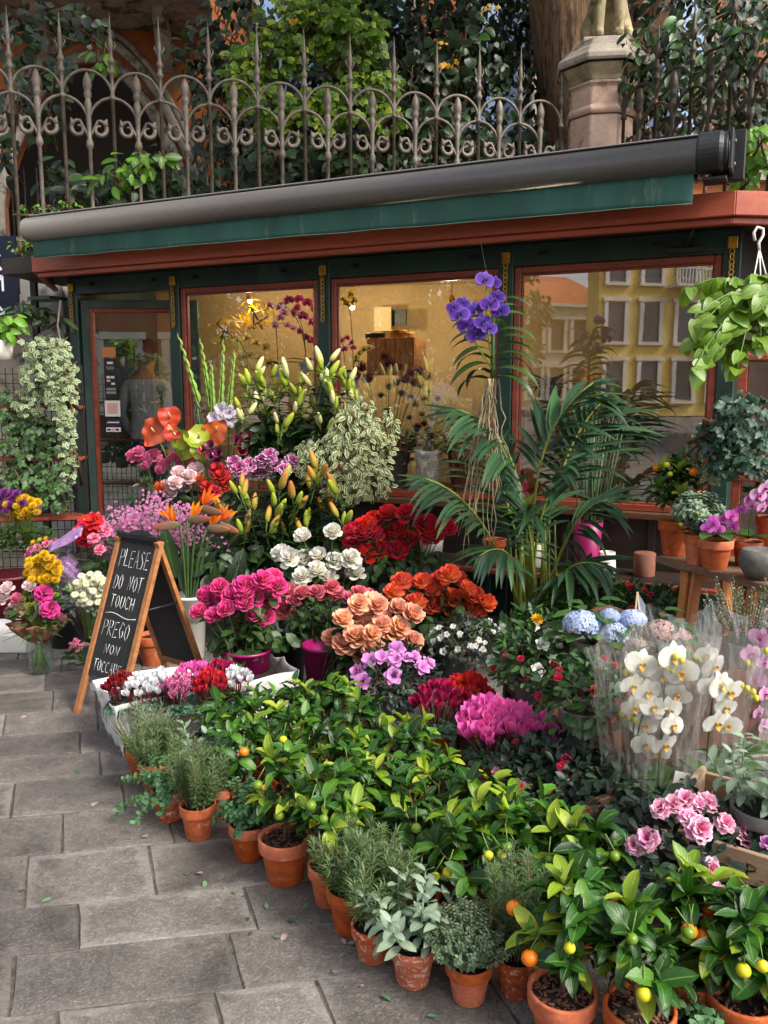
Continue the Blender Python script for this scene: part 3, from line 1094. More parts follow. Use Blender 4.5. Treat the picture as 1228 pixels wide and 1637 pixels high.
# balcony
bz = zb(38)
bal = MB()
bal.box((-.3, -.55, bz), (4.1, 1.1, .12))
balc = bal.put('balcony', m_stoned, pal, bevel=.02)
b = MB()
for i in range(110):
    x = -2.35 + i * 4.1 / 110
    b.tube([(x, -1.16, bz - .035), (x + .05, -1.16, bz + .035)], .028, 5)
b.put('rope_moulding', m_stoned, balc)
for x in (-1.75, -.72, .95):
    b = MB()
    b.prism([(x, -.9, bz - .06), (x, -.0, bz - .06), (x, -.0, bz - .62), (x, -.25, bz - .5), (x, -.55, bz - .24)], (.2, 0, 0))
    b.put('corbel', m_stoned, balc, bevel=.02)
for i in range(20):
    x = -2.2 + i * .2
    MB().lathe([(.03, 0), (.05, .1), (.03, .3), (.05, .5), (.035, .62)], 8, (x, -1.0, bz + .06)).put('baluster', m_stone, balc)
b = MB()
b.box((-.3, -1.0, bz + .72), (4.1, .2, .1))
b.put('handrail', m_stone, balc)
# upper windows with blue shutters, stone colonnettes
for k, x in enumerate((2.9, 4.2, 6.1, 7.3, 9.0)):
    wnd = empty('window', (x, -.02, 0), 0, parent=pal)
    b = MB()
    b.box((0, 0, 5.55 + 1.1), (.95, .04, 2.6))
    b.put('window_recess', m_shutd, wnd)
    for sgn in (-1, 1):
        b = MB()
        b.box((sgn * .24, -.04, 6.65), (.40, .04, 2.5))
        b.put('shutter', m_shut if (k + sgn) % 3 else m_shutd, wnd)
        b = MB()
        b.lathe([(.08, 5.35), (.06, 5.42), (.055, 7.6), (.09, 7.75)], 10, (sgn * .52, -.08, 0))
        b.put('colonnette', m_stone, wnd)
    b = MB()
    b.box((0, -.10, 5.28), (1.3, .24, .10))
    b.put('sill', m_stone, wnd)
b = MB()
b.box((8.6, -.08, 5.02), (13, .16, .14))
b.put('string_course', m_stone, pal)

# navy board with white arrows, left border
m_navy = plain('navy_enamel', hx('10162a'), .35)
m_white = plain('white_paint', hx('dfe2e6'), .6)
so_ = DP(2, 450, 7.75)
sg = empty('direction_board', (so_.x, so_.y, 0), R(-8), 'navy board with white arrows at the left edge beside a fence pole', 'sign')
zs = lambda v: DP(2, v, 7.75).z
b = MB()
b.box((-.15, 0, (zs(378) + zs(512)) / 2), (.62, .03, zs(378) - zs(512)))
b.put('board', m_navy, sg)
pxm = 7.75 / F


def mark(pts, name='arrow'):
    b = MB()
    for p, q in zip(pts[:-1], pts[1:]):
        A = Vector(((p[0] - 2) * pxm, -.018, zs(p[1])))
        B = Vector(((q[0] - 2) * pxm, -.018, zs(q[1])))
        b.beam(A, B, .004, .02, up=(B - A).cross(Vector((0, 1, 0))))
    return b.put(name, m_white, sg)


mark([(-12, 442), (6, 442), (6, 466)])
mark([(6, 442), (-10, 460)])
mark([(5, 408), (-8, 417), (6, 432)], 'letter')
mark([(-3, 490), (6, 500), (-6, 504)], 'arrow')
b = MB()
b.box((.31, 0, 1.4), (.05, .05, 2.9))
b.put('post', m_iron, sg)
# grey rendered wall strip beside the kiosk
w0 = DP(58, 450, 7.95)
gw = empty('rendered_wall', (w0.x, w0.y, 0), R(-10), 'grey rendered wall end between the navy board and the kiosk', 'wall')
b = MB()
b.box((.02, .1, 1.28), (.42, .12, 2.56))
b.put('wall_face', surf('grey_render', hx('8b8986'), hx('a9a7a3'), 2, .85, .3, 30, c3=hx('6e6c69'), c3t=.6), gw)

# ================================================================ trees and creepers behind the fence
m_bark = surf('plane_bark', hx('5a4130'), hx('8a6a4c'), 5, .9, 1.0, 25, stretch=(3, 3, .5), c3=hx('433226'), c3t=.56, c3s=6, bdist=.03)
m_vine = leafmat('creeper_leaf', hx('35581a'), hx('63861f'), .45, .34, young=hx('9aaa2c'), yt=.78)
m_vined = leafmat('dark_ivy_leaf', hx('0e1c0c'), hx('1d3414'), .42, .15, young=hx('324f1d'), yt=.88)
m_laurel = leafmat('laurel_leaf', hx('102010'), hx('223c1c'), .34, .12, rib=hx('5a7a40'), young=hx('47692e'), yt=.85)
m_lime = leafmat('fresh_green_leaf', hx('3a6a18'), hx('6c9a2a'), .35, .3, rib=hx('9dbb58'))
m_yellow = leafmat('yellow_leaf', hx('b98a14'), hx('d6a720'), .5, .3)
m_twig = surf('brown_twig', hx('4a3826'), hx('6e5840'), 20, .8, .3, 80)
T_vine = leafT(1, .95, 'heart', .18, .5, 6)
T_oval = leafT(1, .46, 'oval', .25, .4, 6)
T_ivy = leafT(1, .95, 'ivy', .15, .3, 5)
T_grape = joinT([(leafT(.72, .56, 'oval', .12, .45, 4), fr((0, .12, 0), (math.cos(R(a)), math.sin(R(a)), 0), (0, 0, 1), s_)) for a, s_ in ((90, 1.0), (38, .82), (142, .82), (-8, .6), (188, .6))])


def rsph(r):
    while True:
        v = Vector((r.uniform(-1, 1), r.uniform(-1, 1), r.uniform(-1, 1)))
        if v.length <= 1: return v


def leafobjs(name, mesh, mats_list, parent):
    for m in mats_list: put(name, mesh, None, parent, m)


def cloud(r, c, rad, n, size, hang=0.4, out=0.5, face=(0, -1, .4)):
    """leaf frames through an ellipsoid, denser to its shell, hanging and turned to the light"""
    ms = []
    for i in range(n):
        v = rsph(r)
        if v.length < .55: v = v.normalized() * r.uniform(.55, 1)
        p = Vector(c) + Vector((v.x * rad[0], v.y * rad[1], v.z * rad[2]))
        d = Vector((v.x * out + r.uniform(-.6, .6), v.y * out + r.uniform(-.6, .6), -hang + r.uniform(-.5, .5)))
        up = Vector(face) + Vector((v.x, v.y, v.z)) * .5 + Vector((r.uniform(-.5, .5), r.uniform(-.5, .5), r.uniform(-.3, .5)))
        ms.append(fr(p, d, up, size * r.uniform(.6, 1.25)))
    return ms


def creeper(name, label, cat, clumps, T, mat, size, nobj, per, twigs=True, seed=1, group=None, extra=None):
    """clumps: (u, v, depth, half width px, half height px)"""
    r = random.Random(seed)
    c0 = DP(clumps[0][0], clumps[0][1], clumps[0][2])
    rt = empty(name, (c0.x, c0.y, 0), 0, label, cat, group)
    W = Matrix.Translation((-c0.x, -c0.y, 0))
    ms = []
    for u, v, Y, ru, rv in clumps:
        c = DP(u, v, Y)
        k = Y / F
        n = int(per * ru * rv / 1000) + 3
        ms += cloud(r, c, (ru * k, min(ru, rv) * k * .7 + .08, rv * k), n, size)
        for j in range(3 if twigs else 0):
            a = c + Vector((r.uniform(-1, 1) * ru * k, r.uniform(0, .2), -rv * k))
            m = c + rsph(r) * .1
            e = c + Vector((r.uniform(-1, 1) * ru * k, r.uniform(-.1, .1), rv * k * r.uniform(.3, .9)))
            MB().tube([W @ a, W @ m, W @ e], [.012, .009, .003], 5).put('twig', m_twig, rt)
    r.shuffle(ms)
    ms.sort(key=lambda m: m.translation.y)
    me = tplmesh('leaf', T, mat)
    step = max(1, len(ms) // max(1, nobj * 2)) if nobj else 1
    fo = ms[::step][:nobj] if nobj else []
    rest = [m for i, m in enumerate(ms) if not (nobj and i % step == 0 and i // step < nobj)]
    leafobjs('leaf', me, [W @ m for m in fo], rt)
    if rest: put('foliage', scatter('foliage', [(T, [W @ m for m in rest], 0)], mat), None, rt, kind='stuff')
    return rt


# dark mass filling the garden
creeper('garden_shrubs', 'dark evergreen shrubs filling the garden behind the pale fence', 'shrub', [
    (470, 250, 11.2, 140, 90), (640, 230, 11.4, 150, 100), (800, 190, 11.4, 120, 110), (720, 60, 11.8, 150, 80), (600, 120, 11.8, 120, 70), (860, 300, 11.0, 90, 70),
    (380, 60, 11.8, 60, 90), (350, 170, 11.6, 50, 80), (1090, 60, 10.6, 110, 90), (1200, 100, 9.5, 70, 120), (1120, 190, 9.4, 110, 80), (540, 20, 12, 80, 60), (1010, 30, 11.5, 60, 70), (420, 300, 10.4, 120, 50), (620, 300, 10.4, 160, 40), (650, 20, 11.6, 90, 60), (800, 40, 11.6, 70, 60), (560, 60, 11.6, 90, 80), (450, 130, 11.4, 80, 90), (330, 90, 11.8, 50, 60), (690, 130, 11.4, 90, 70)], T_oval, m_vined, .15, 0, 64, seed=3)
creeper('climbing_vine', 'yellow-green climbing vine with broad leaves hanging over the middle of the fence', 'vine', [
    (480, 40, 10.2, 75, 45), (430, 90, 10.2, 60, 35), (560, 60, 10.3, 55, 50), (520, 20, 10.3, 60, 30), (590, 140, 9.9, 55, 28), (530, 165, 9.8, 60, 30), (480, 190, 9.8, 55, 35), (430, 180, 9.9, 40, 40), (395, 130, 10.2, 40, 35), (610, 190, 9.9, 40, 25)],
    T_grape, m_vine, .135, 200, 60, seed=5)
creeper('ivy_vine', 'dark ivy hanging in strands behind the middle of the pale fence', 'vine', [
    (500, 250, 9.6, 50, 30), (560, 270, 9.6, 60, 25), (430, 260, 9.5, 45, 40), (660, 120, 10.4, 60, 40), (740, 80, 10.6, 60, 60), (690, 200, 10, 60, 40), (770, 240, 9.9, 60, 30), (850, 240, 9.9, 40, 30), (650, 270, 9.8, 40, 20)],
    T_vine, m_vined, .12, 80, 34, seed=6)
creeper('laurel_bush', 'glossy green laurel bush growing through the fence near its left end', 'shrub', [
    (215, 290, 8.6, 45, 35), (255, 270, 8.7, 35, 35), (150, 300, 8.7, 45, 25), (100, 290, 8.9, 40, 35), (290, 300, 8.8, 30, 22)], T_oval, m_laurel, .17, 70, 30, seed=7)
creeper('fresh_shoot', 'bright green leafy shoot above the left half of the awning', 'shrub', [(215, 265, 8.35, 28, 22), (180, 285, 8.35, 24, 14), (250, 250, 8.4, 15, 12), (165, 92, 8.7, 20, 14)], T_oval, m_lime, .15, 40, 45, seed=8)
creeper('ivy_curtain', 'ivy on the orange wall at the upper left corner', 'vine', [(30, 70, 9.0, 35, 30), (60, 30, 10, 50, 25), (25, 150, 8.9, 20, 50), (70, 170, 9.4, 30, 60), (15, 250, 8.8, 16, 40), (130, 40, 11, 40, 30), (90, 120, 9.6, 30, 30)], T_vine, m_vined, .11, 60, 36, seed=9)
creeper('pittosporum_bush', 'glossy dark bush spilling over the fence to the right of the lion', 'shrub', [
    (1050, 80, 8.9, 55, 45), (1110, 60, 8.6, 55, 40), (1150, 110, 8.0, 45, 40), (1030, 140, 9.0, 40, 30), (1200, 60, 7.4, 45, 50), (1090, 130, 8.6, 40, 25)], T_oval, m_laurel, .13, 120, 44, seed=10)
creeper('trailing_ivy', 'trailing pale ivy on the fence behind the awning motor', 'vine', [(1200, 260, 6.6, 30, 25), (1215, 230, 6.4, 22, 30), (1195, 290, 6.6, 18, 10)], T_ivy, m_lime, .07, 40, 70, seed=11)
creeper('variegated_creeper', 'small cream and green creeper on the awning end and the pole', 'vine', [(45, 385, 7.3, 16, 10), (30, 395, 7.35, 14, 12), (60, 335, 8.1, 40, 8), (110, 325, 8.1, 20, 7)], T_oval, m_lime, .035, 0, 160, seed=12)
creeper('vine_leaves', 'yellow autumn leaves caught in the creeper above the middle of the fence', 'vine', [(470, 32, 9.7, 12, 6), (720, 95, 10, 20, 8), (708, 72, 10, 8, 5), (780, 10, 10.4, 20, 8)], T_grape, m_yellow, .065, 6, 22, False, seed=13)

# plane tree behind the pillar
tr = empty('plane_tree', (DP(935, 200, 10.9).x, 10.9, 0), 0, 'thick leaning tree trunk behind the lion pillar', 'tree')
tx = tr.location.x
b = MB()
pts = []
for v, u, rr in ((900, 960, .62), (420, 950, .56), (230, 945, .52), (120, 925, .50), (60, 918, .50), (0, 912, .50), (-120, 890, .42), (-320, 850, .3)):
    p = DP(u, v, 10.9)
    pts.append((p - Vector((tx, 10.9, 0)), rr))
b.tube([p for p, _ in pts], [q for _, q in pts], 20)
tk = b.put('trunk', m_bark, tr)
b = MB()
pl = []
for v, u, rr in ((260, 975, .3), (140, 1000, .32), (40, 1030, .30), (-40, 1055, .27), (-250, 1130, .18)):
    p = DP(u, v, 10.8) - Vector((tx, 10.9, 0))
    pl.append((p, rr))
b.tube([p for p, _ in pl], [q for _, q in pl], 16)
b.put('limb', m_bark, tr)
r = random.Random(21)
ms = []
for u, v, rd in ((850, -330, 1.6), (1130, -300, 1.5), (700, -300, 1.5), (980, -380, 1.7)):
    ms += cloud(r, DP(u, v, 10.9) - Vector((tx, 10.9, 0)), (rd, rd, rd * .7), 700, .16)
for x, y, z in ((-1.2, 6.2, 8.2), (.6, 6.4, 8.4), (2.4, 6.4, 8.6), (-.4, 8.2, 8.8), (1.6, 8.4, 9.0), (0.8, 10.2, 9.4), (3.0, 10.2, 9.6), (-2.6, 7.4, 8.6)):  # out-of-view crown clusters and limbs, added to shade the garden from the sun
    ms += cloud(r, Vector((x - tx, y - 10.9, z)), (1.25, 1.25, .8), 520, .2)
    MB().tube([(-.2, -.3, 6.6), Vector((x - tx, y - 10.9, z)) * .5 + Vector((0, 0, 3.8)), (x - tx, y - 10.9, z)], [.14, .09, .03], 7).put('limb', m_bark, tr)
put('crown', scatter('crown', [(T_vine, ms, 0)], m_vine), None, tr, kind='stuff')

# ================================================================ the far side of the square (seen only as reflections in the shop glass)
def mirrorK(p):
    d = (Vector((p[0], p[1], 0)) - KP0).dot(KIN)
    q = Vector((p[0], p[1], 0)) - KIN * 2 * d
    return q


m_ywall = surf('ochre_plaster', hx('dab658'), hx('f2d888'), .6, .85, .2, 10)
m_rwall = surf('red_plaster', hx('7c3528'), hx('9c4c38'), .6, .85, .2, 10)
m_bwall = surf('pale_plaster', hx('a99c88'), hx('c8bba6'), .6, .85, .2, 10)
m_wst = surf('white_stone', hx('c9c5bc'), hx('e4e0d8'), 1, .7, .2, 15)
m_roof = surf('terracotta_tiles', hx('9c5230'), hx('bf7145'), 1.5, .85, .6, 12, stretch=(1, 6, 1))
m_wdark = plain('dark_pane', hx('4b545c'), .2)


def house(name, label, c, nrm, w, fl, bays, wall, fh=3.6, roofh=1.6, balcony=None, depth=8):
    rz = math.atan2(nrm[1], nrm[0]) + PI / 2
    h = fl * fh + .6
    ht = empty(name, (c[0], c[1], 0), rz, label, 'building', None)
    MB().box((0, depth / 2, h / 2), (w, depth, h)).put('wall', wall, ht)
    b = MB()
    b.box((0, 3.9, h + .12), (w + .7, 8.7, .24))
    b.put('cornice', m_wst, ht)
    b = MB()
    b.add([(-w / 2 - .3, -.4, h + .25), (w / 2 + .3, -.4, h + .25), (w / 2 + .3, 8.4, h + .25), (-w / 2 - .3, 8.4, h + .25), (-w / 2 + 2, 4, h + .25 + roofh), (w / 2 - 2, 4, h + .25 + roofh)], [(0, 1, 5, 4), (1, 2, 5), (2, 3, 4, 5), (3, 0, 4)])
    b.put('roof', m_roof, ht)
    pane = MB().box((0, -.01, 0), (1.0, .04, 2.1)).mesh('window', m_wdark)
    sur = MB()
    sur.box((-.62, -.06, 0), (.24, .16, 2.4)).box((.62, -.06, 0), (.24, .16, 2.4)).box((0, -.08, 1.25), (1.7, .22, .22)).box((0, -.10, -1.2), (1.6, .26, .16))
    sur = sur.mesh('window_surround', m_wst)
    for f_ in range(fl):
        for k in range(bays):
            x = -w / 2 + (k + .5) * w / bays
            z = f_ * fh + 2.0
            wo = put('window', pane, None, ht, TM(x, -.02, z))
            put('window_surround', sur, None, wo)
            if balcony and (f_, k) in balcony:
                bb = MB().box((0, -.6, -1.3), (2.4, 1.1, .16)).box((0, -1.1, -.4), (2.4, .14, .12))
                for j in range(12): bb.lathe([(.05, -1.2), (.09, -.95), (.05, -.7), (.07, -.45)], 6, (-1.1 + j * .2, -1.1, 0))
                bb.put('balcony', m_wst, wo)
    return ht


def vhouse(name, label, u, Yv, nv, *a, **k):
    """place a house by where its mirror image stands behind the shop glass"""
    x = (u - 614) / F * Yv
    p = mirrorK((x, Yv))
    n = Vector((nv[0], nv[1], 0))
    n = n - KIN * 2 * n.dot(KIN)
    return house(name, label, p, n.normalized(), *a, **k)


vhouse('ochre_palazzo', 'ochre palazzo with white stone windows mirrored in the widest shop window', 1165, 50, (.16, -.98), 17, 5, 8, m_ywall, depth=1.6, fh=3.3, balcony={(2, 1), (2, 2), (1, 4), (2, 5)})
vhouse('white_palazzo', 'pale palazzo with a terracotta roof mirrored at the left of the widest shop window', 850, 62, (.2, -1), 12, 2, 7, m_wst, fh=3.4, roofh=2.4)
m_park = leafmat('park_leaf', hx('16260f'), hx('2c4418'), .5, .2)
for i, (u, Yv, hh_, lab) in enumerate([(300, 34, 8.5, 'leafy tree across the square mirrored in the first window'), (470, 38, 9.5, 'tall leafy tree across the square mirrored beside the second window post'), (620, 36, 8.5, 'leafy tree across the square mirrored in the second window'), (760, 44, 8.0, 'leafy tree across the square mirrored beside the violet orchid')]):
    r = random.Random(500 + i)
    p = mirrorK(((u - 614) / F * Yv, Yv))
    t = empty('park_tree', p, 0, lab, 'tree')
    MB().tube([(0, 0, 0), (.1, 0, hh_ * .3), (0, .1, hh_ * .75)], [.28, .22, .08], 9).put('trunk', m_bark, t)
    ms = []
    for k in range(9):
        a = k * 2.4
        q = Vector((math.cos(a) * 1.9 * (k % 3) / 2, math.sin(a) * 1.9 * (k % 3) / 2, hh_ * (.32 + .07 * k)))
        MB().tube([(0, 0, q.z * .8), q], [.09, .03], 6).put('limb', m_bark, t)
        ms += cloud(r, q, (2.0, 2.0, 1.4), 620, .36, face=(0, 1, .5))
    put('crown', scatter('crown', [(T_oval, ms, 0)], m_park), None, t, kind='stuff')
house('red_house', 'red plastered house with white windows mirrored in the open door', (-4.3, -13.5), (.0, 1), 8.4, 3, 4, m_rwall)
# ================================================================ plant kit
m_terra = surf('terracotta', hx('a8471f'), hx('cc6a35'), 5, .78, .15, 60, c3=hx('cfa386'), c3t=.65, c3s=4, objvar=.26)
m_terraw = surf('limed_terracotta', hx('a8471f'), hx('c5602f'), 5, .8, .2, 60, c3=hx('dcc3ae'), c3t=.58, c3s=7, objvar=.1)
m_soil = surf('potting_soil', hx('1d1511'), hx('3a2a20'), 40, .95, 1.0, 120, bdist=.02)
m_chip = surf('bark_chip', hx('4a2a1b'), hx('82533a'), 30, .9, .5, 120, objvar=.2)
m_stem = surf('green_stem', hx('4a6a26'), hx('6d8a3a'), 20, .6, .1, 80)
m_dstem = surf('dark_stem', hx('2c4220'), hx('45602c'), 20, .6, .1, 80)
m_wood = surf('grey_brown_stalk', hx('5a4a36'), hx('7d6a4e'), 25, .85, .3, 90)
m_grey = surf('grey_plastic', hx('6b6864'), hx('7d7a76'), 6, .5, .05, 60)
m_whitep = surf('white_ceramic', hx('d5cfc6'), hx('e8e3da'), 6, .35, .05, 60)
m_mag = surf('magenta_plastic', hx('8a0b52'), hx('a8126a'), 4, .4, .05, 60)
m_blackp = surf('black_bucket', hx('15171a'), hx('24272b'), 4, .5, .05, 60)
m_citD = leafmat('citrus_leaf', hx('13330f'), hx('2f5a1a'), .36, .16, rib=hx('6d8c3e'), spec=.45, young=hx('4f7820'), yt=.88)
m_citY = leafmat('young_citrus_leaf', hx('55801a'), hx('8fa62b'), .36, .3, rib=hx('b3c060'), young=hx('a9b43c'), yt=.84)
m_rosel = leafmat('rose_leaf', hx('1d3216'), hx('365022'), .42, .15, rib=hx('5a7240'))
m_sage = leafmat('sage_leaf', hx('6f8873'), hx('93a58c'), .75, .2, rib=hx('b0bba0'), spec=.2)
m_rosem = leafmat('rosemary_needle', hx('3c5a33'), hx('69834e'), .55, .15)
m_thyme = leafmat('thyme_leaf', hx('4c6644'), hx('7f9370'), .6, .15)
m_oreg = leafmat('oregano_leaf', hx('36603c'), hx('6b9468'), .6, .22, spec=.25)
m_azl = leafmat('azalea_leaf', hx('0f1d14'), hx('22352a'), .38, .08, young=hx('32492f'), yt=.85)
m_azg = leafmat('green_azalea_leaf', hx('1a3416'), hx('33552a'), .38, .12, young=hx('4a6d30'), yt=.85)

POT = [(.30, 0), (.33, .0), (.335, .01), (.435, .70), (.437, .705)]
RIM = [(.437, .70), (.485, .705), (.492, .72), (.50, .96), (.497, .985), (.485, 1.0), (.455, .998), (.44, .97), (.43, .80)]
POTM, RIMM, SOILM = {}, {}, {}
CHIPT = np.array(MB().box((0, 0, 0), (1, .34, .12)).V), np.array([(3, 2, 1, 0), (4, 5, 6, 7), (0, 1, 5, 4), (1, 2, 6, 5), (2, 3, 7, 6), (3, 0, 4, 7)]), np.array([(0.5, .5)] * 8)


def soil_mesh(chips, seed=0):
    b = MB()
    r = random.Random(seed)
    b.lathe([(.44, .86), (.36, .885), (.2, .905), (.001, .91)], 20)
    return b.mesh('soil', m_soil)


def pot(parent, D, h, mat=None, chips=0, seed=0):
    mat = mat or m_terra
    k = mat.name
    if k not in POTM:
        POTM[k] = MB().lathe(POT, 28).mesh('pot', mat)
        RIMM[k] = MB().lathe(RIM, 28).mesh('rim', mat)
    if 'soil' not in SOILM:
        SOILM['soil'] = soil_mesh(0)
        r = random.Random(5)
        ms = []
        for i in range(85):
            a, q = r.uniform(0, 2 * PI), .42 * math.sqrt(r.random())
            ms.append(fr((q * math.cos(a), q * math.sin(a), .90 + r.uniform(0, .05)), (r.uniform(-1, 1), r.uniform(-1, 1), r.uniform(-.4, .4)), (r.uniform(-.5, .5), r.uniform(-.5, .5), 1), r.uniform(.06, .14)))
        SOILM['chips'] = scatter('bark_chips', [(CHIPT, ms, 0)], m_chip)
    rz = random.Random(seed).uniform(0, 6)
    h = h * (.93 + .14 * ((rz * 7.3) % 1.0))
    S = Matrix.Rotation(rz, 4, 'Z') @ Matrix.Diagonal((D, D, h, 1))
    p = put('pot', POTM[k], None, parent, S)
    put('rim', RIMM[k], None, p)
    put('soil', SOILM['soil'], None, parent, S)
    if chips: put('bark_chips', SOILM['chips'], None, parent, S, kind='stuff')
    return p


def lathe_part(name, parent, prof, mat, n=24, M=None):
    return MB().lathe(prof, n).put(name, mat, parent, M)


BUCK = [(.001, 0.0), (.34, 0), (.36, .01), (.48, .95), (.505, .955), (.505, 1.0), (.47, 1.0), (.44, .6), (.001, .58)]


def bucket(name, label, p, D, h, mat, group=None, cat='bucket'):
    o = MB().lathe([(r * D, z * h) for r, z in BUCK], 28).put(name, mat)
    o.location = p
    tag(o, label, cat, group)
    return o


def bez(a, b, c, n=6):
    a, b, c = Vector(a), Vector(b), Vector(c)
    return [a * (1 - t) ** 2 + b * 2 * t * (1 - t) + c * t * t for t in [i / n for i in range(n + 1)]]


# ---- leaf meshes shared by loose leaves
LM = {}


def lmesh(key, T, mat):
    if key not in LM: LM[key] = tplmesh('leaf', T, mat)
    return LM[key]


for i in range(4):
    lmesh(('citD', i), leafT(1, (.45, .40, .48, .42)[i], 'oval', (.42, .55, .3, .62)[i], (.25, .7, 1.1, 1.5)[i], 7, wave=(.04, .09, .06, .1)[i], seed=i), m_citD)
    lmesh(('citY', i), leafT(1, .43, 'oval', .5, .1 + .3 * i, 7, wave=.03, seed=i), m_citY)
    lmesh(('sage', i), leafT(1, .42, 'oval', .12, .3 + .3 * i, 7, wave=.04, seed=i), m_sage)
    lmesh(('rosel', i), leafT(1, .62, 'oval', .2, .3 + .3 * i, 5, seed=i), m_rosel)

m_fr = {'g': plain('green_citrus_skin', hx('5e7d1c'), .4), 'y': plain('yellow_citrus_skin', hx('c6bd1f'), .4), 'o': plain('orange_citrus_skin', hx('e87a0e'), .4)}
FRM = {}
for k in m_fr:
    b = MB()
    T = ballT(1, .93, 14, 10)
    b.add(T[0].tolist(), T[1].tolist(), None, True)
    FRM[k] = b.mesh('fruit', m_fr[k])


def citrus(label, p, potD, H, cr, nb=8, fruits='gg', young=.35, seed=0, group=None, mat=None, leaf=.085, name='citrus_plant', potH=None, chips=1, dens=1.0, z0=0.0):
    """pot, stem, forked twigs, single leaves, single fruit"""
    r = random.Random(seed)
    t = empty(name, p, 0, label, 'plant', group)
    ph = potH or potD * .92
    pot(t, potD, ph, mat, chips, seed)
    base = Vector((0, 0, ph * .88))
    top = Vector((r.uniform(-.02, .02), r.uniform(-.02, .02), ph + H * .62))
    st = MB()
    st.tube(bez(base, (base + top) / 2 + Vector((r.uniform(-.02, .02), r.uniform(-.02, .02), 0)), top, 5), [.0065, .006, .0055, .005, .0045, .004], 6)
    st.tube([base + Vector((.012, 0, -.01)), top * .8 + Vector((.012, 0, 0))], .0035, 5)
    tips = []
    for i in range(nb):
        f = .2 + .8 * (i + r.random() * .6) / nb
        q = base.lerp(top, min(1, f))
        a = i * 2.4 + r.uniform(-.4, .4)
        el = .35 + .9 * f + r.uniform(-.15, .25)
        rr = cr * (1.0 - .35 * max(0, f - .5)) * r.uniform(.75, 1.1)
        e = q + Vector((math.cos(a) * math.cos(el) * rr, math.sin(a) * math.cos(el) * rr, math.sin(el) * rr * .8))
        e.z = min(e.z, ph + H)
        st.tube(bez(q, q.lerp(e, .5) + Vector((0, 0, -.015)), e, 4), [.004, .0035, .003, .0025, .002], 5)
        tips.append((q, e, f))
    st.put('stem', m_wood, t)
    for q, e, f in tips:
        d = (e - q).normalized()
        n = int((4 + r.randint(0, 3)) * dens)
        isy = r.random() < young * (.6 + .8 * f)
        for j in range(n):          # rosette at the twig's end
            a = j * 2.4 + r.uniform(-.3, .3)
            side = d.orthogonal().normalized()
            side = Quaternion(d, a) @ side
            k = r.uniform(.15, 1.1)
            dd = d * (1 - k * .6) + side * k + Vector((0, 0, .15 - .35 * (1 - f) * k))
            up = d * .8 + Vector((0, 0, .7)) - side * .2
            L = leaf * r.uniform(.75, 1.2)
            put('leaf', LM[('citY' if isy and r.random() < .8 else 'citD', r.randint(0, 3))], None, t, fr(e - d * .012 * j / n * 2, dd, up, L))
        for j in range(int(8 * dens)):          # leaves along the twig
            g = r.uniform(.25, .85)
            side = Quaternion(d, r.uniform(0, 6.28)) @ d.orthogonal().normalized()
            dd = d * .6 + side + Vector((0, 0, r.uniform(-.7, .4)))
            put('leaf', LM[('citD' if r.random() < .85 else 'citY', r.randint(0, 3))], None, t, fr(q.lerp(e, g), dd, d * .5 + Vector((r.uniform(-.6, .6), r.uniform(-.8, .4), 1)), leaf * r.uniform(.5, 1.2)))
    for j, c in enumerate(fruits):
        q, e, f = tips[(j * 3 + seed) % len(tips)]
        aa = -PI / 2 + (j - (len(fruits) - 1) / 2) * .75 + r.uniform(-.35, .35)
        x = Vector((math.cos(aa) * cr * .80, math.sin(aa) * cr * .80, ph + H * r.uniform(.34, .78)))
        rad = .0155 if c != 'o' else .020
        out = Vector((0, 0, 0))
        MB().tube([x + Vector((0, 0, rad)), x + Vector((-x.x * .3, -x.y * .3, .05))], .0018, 4).put('fruit_stalk', m_stem, t)
        put('fruit', FRM[c], None, t, Matrix.Translation(x + out) @ Matrix.Scale(rad * r.uniform(.85, 1.1), 4))
    return t


T_need = leafT(1, .12, 'needle', .1, .35, 2, cols=1)
T_small = leafT(1, .72, 'round', .15, .4, 3)
T_tiny = leafT(1, .6, 'oval', .1, .3, 2)


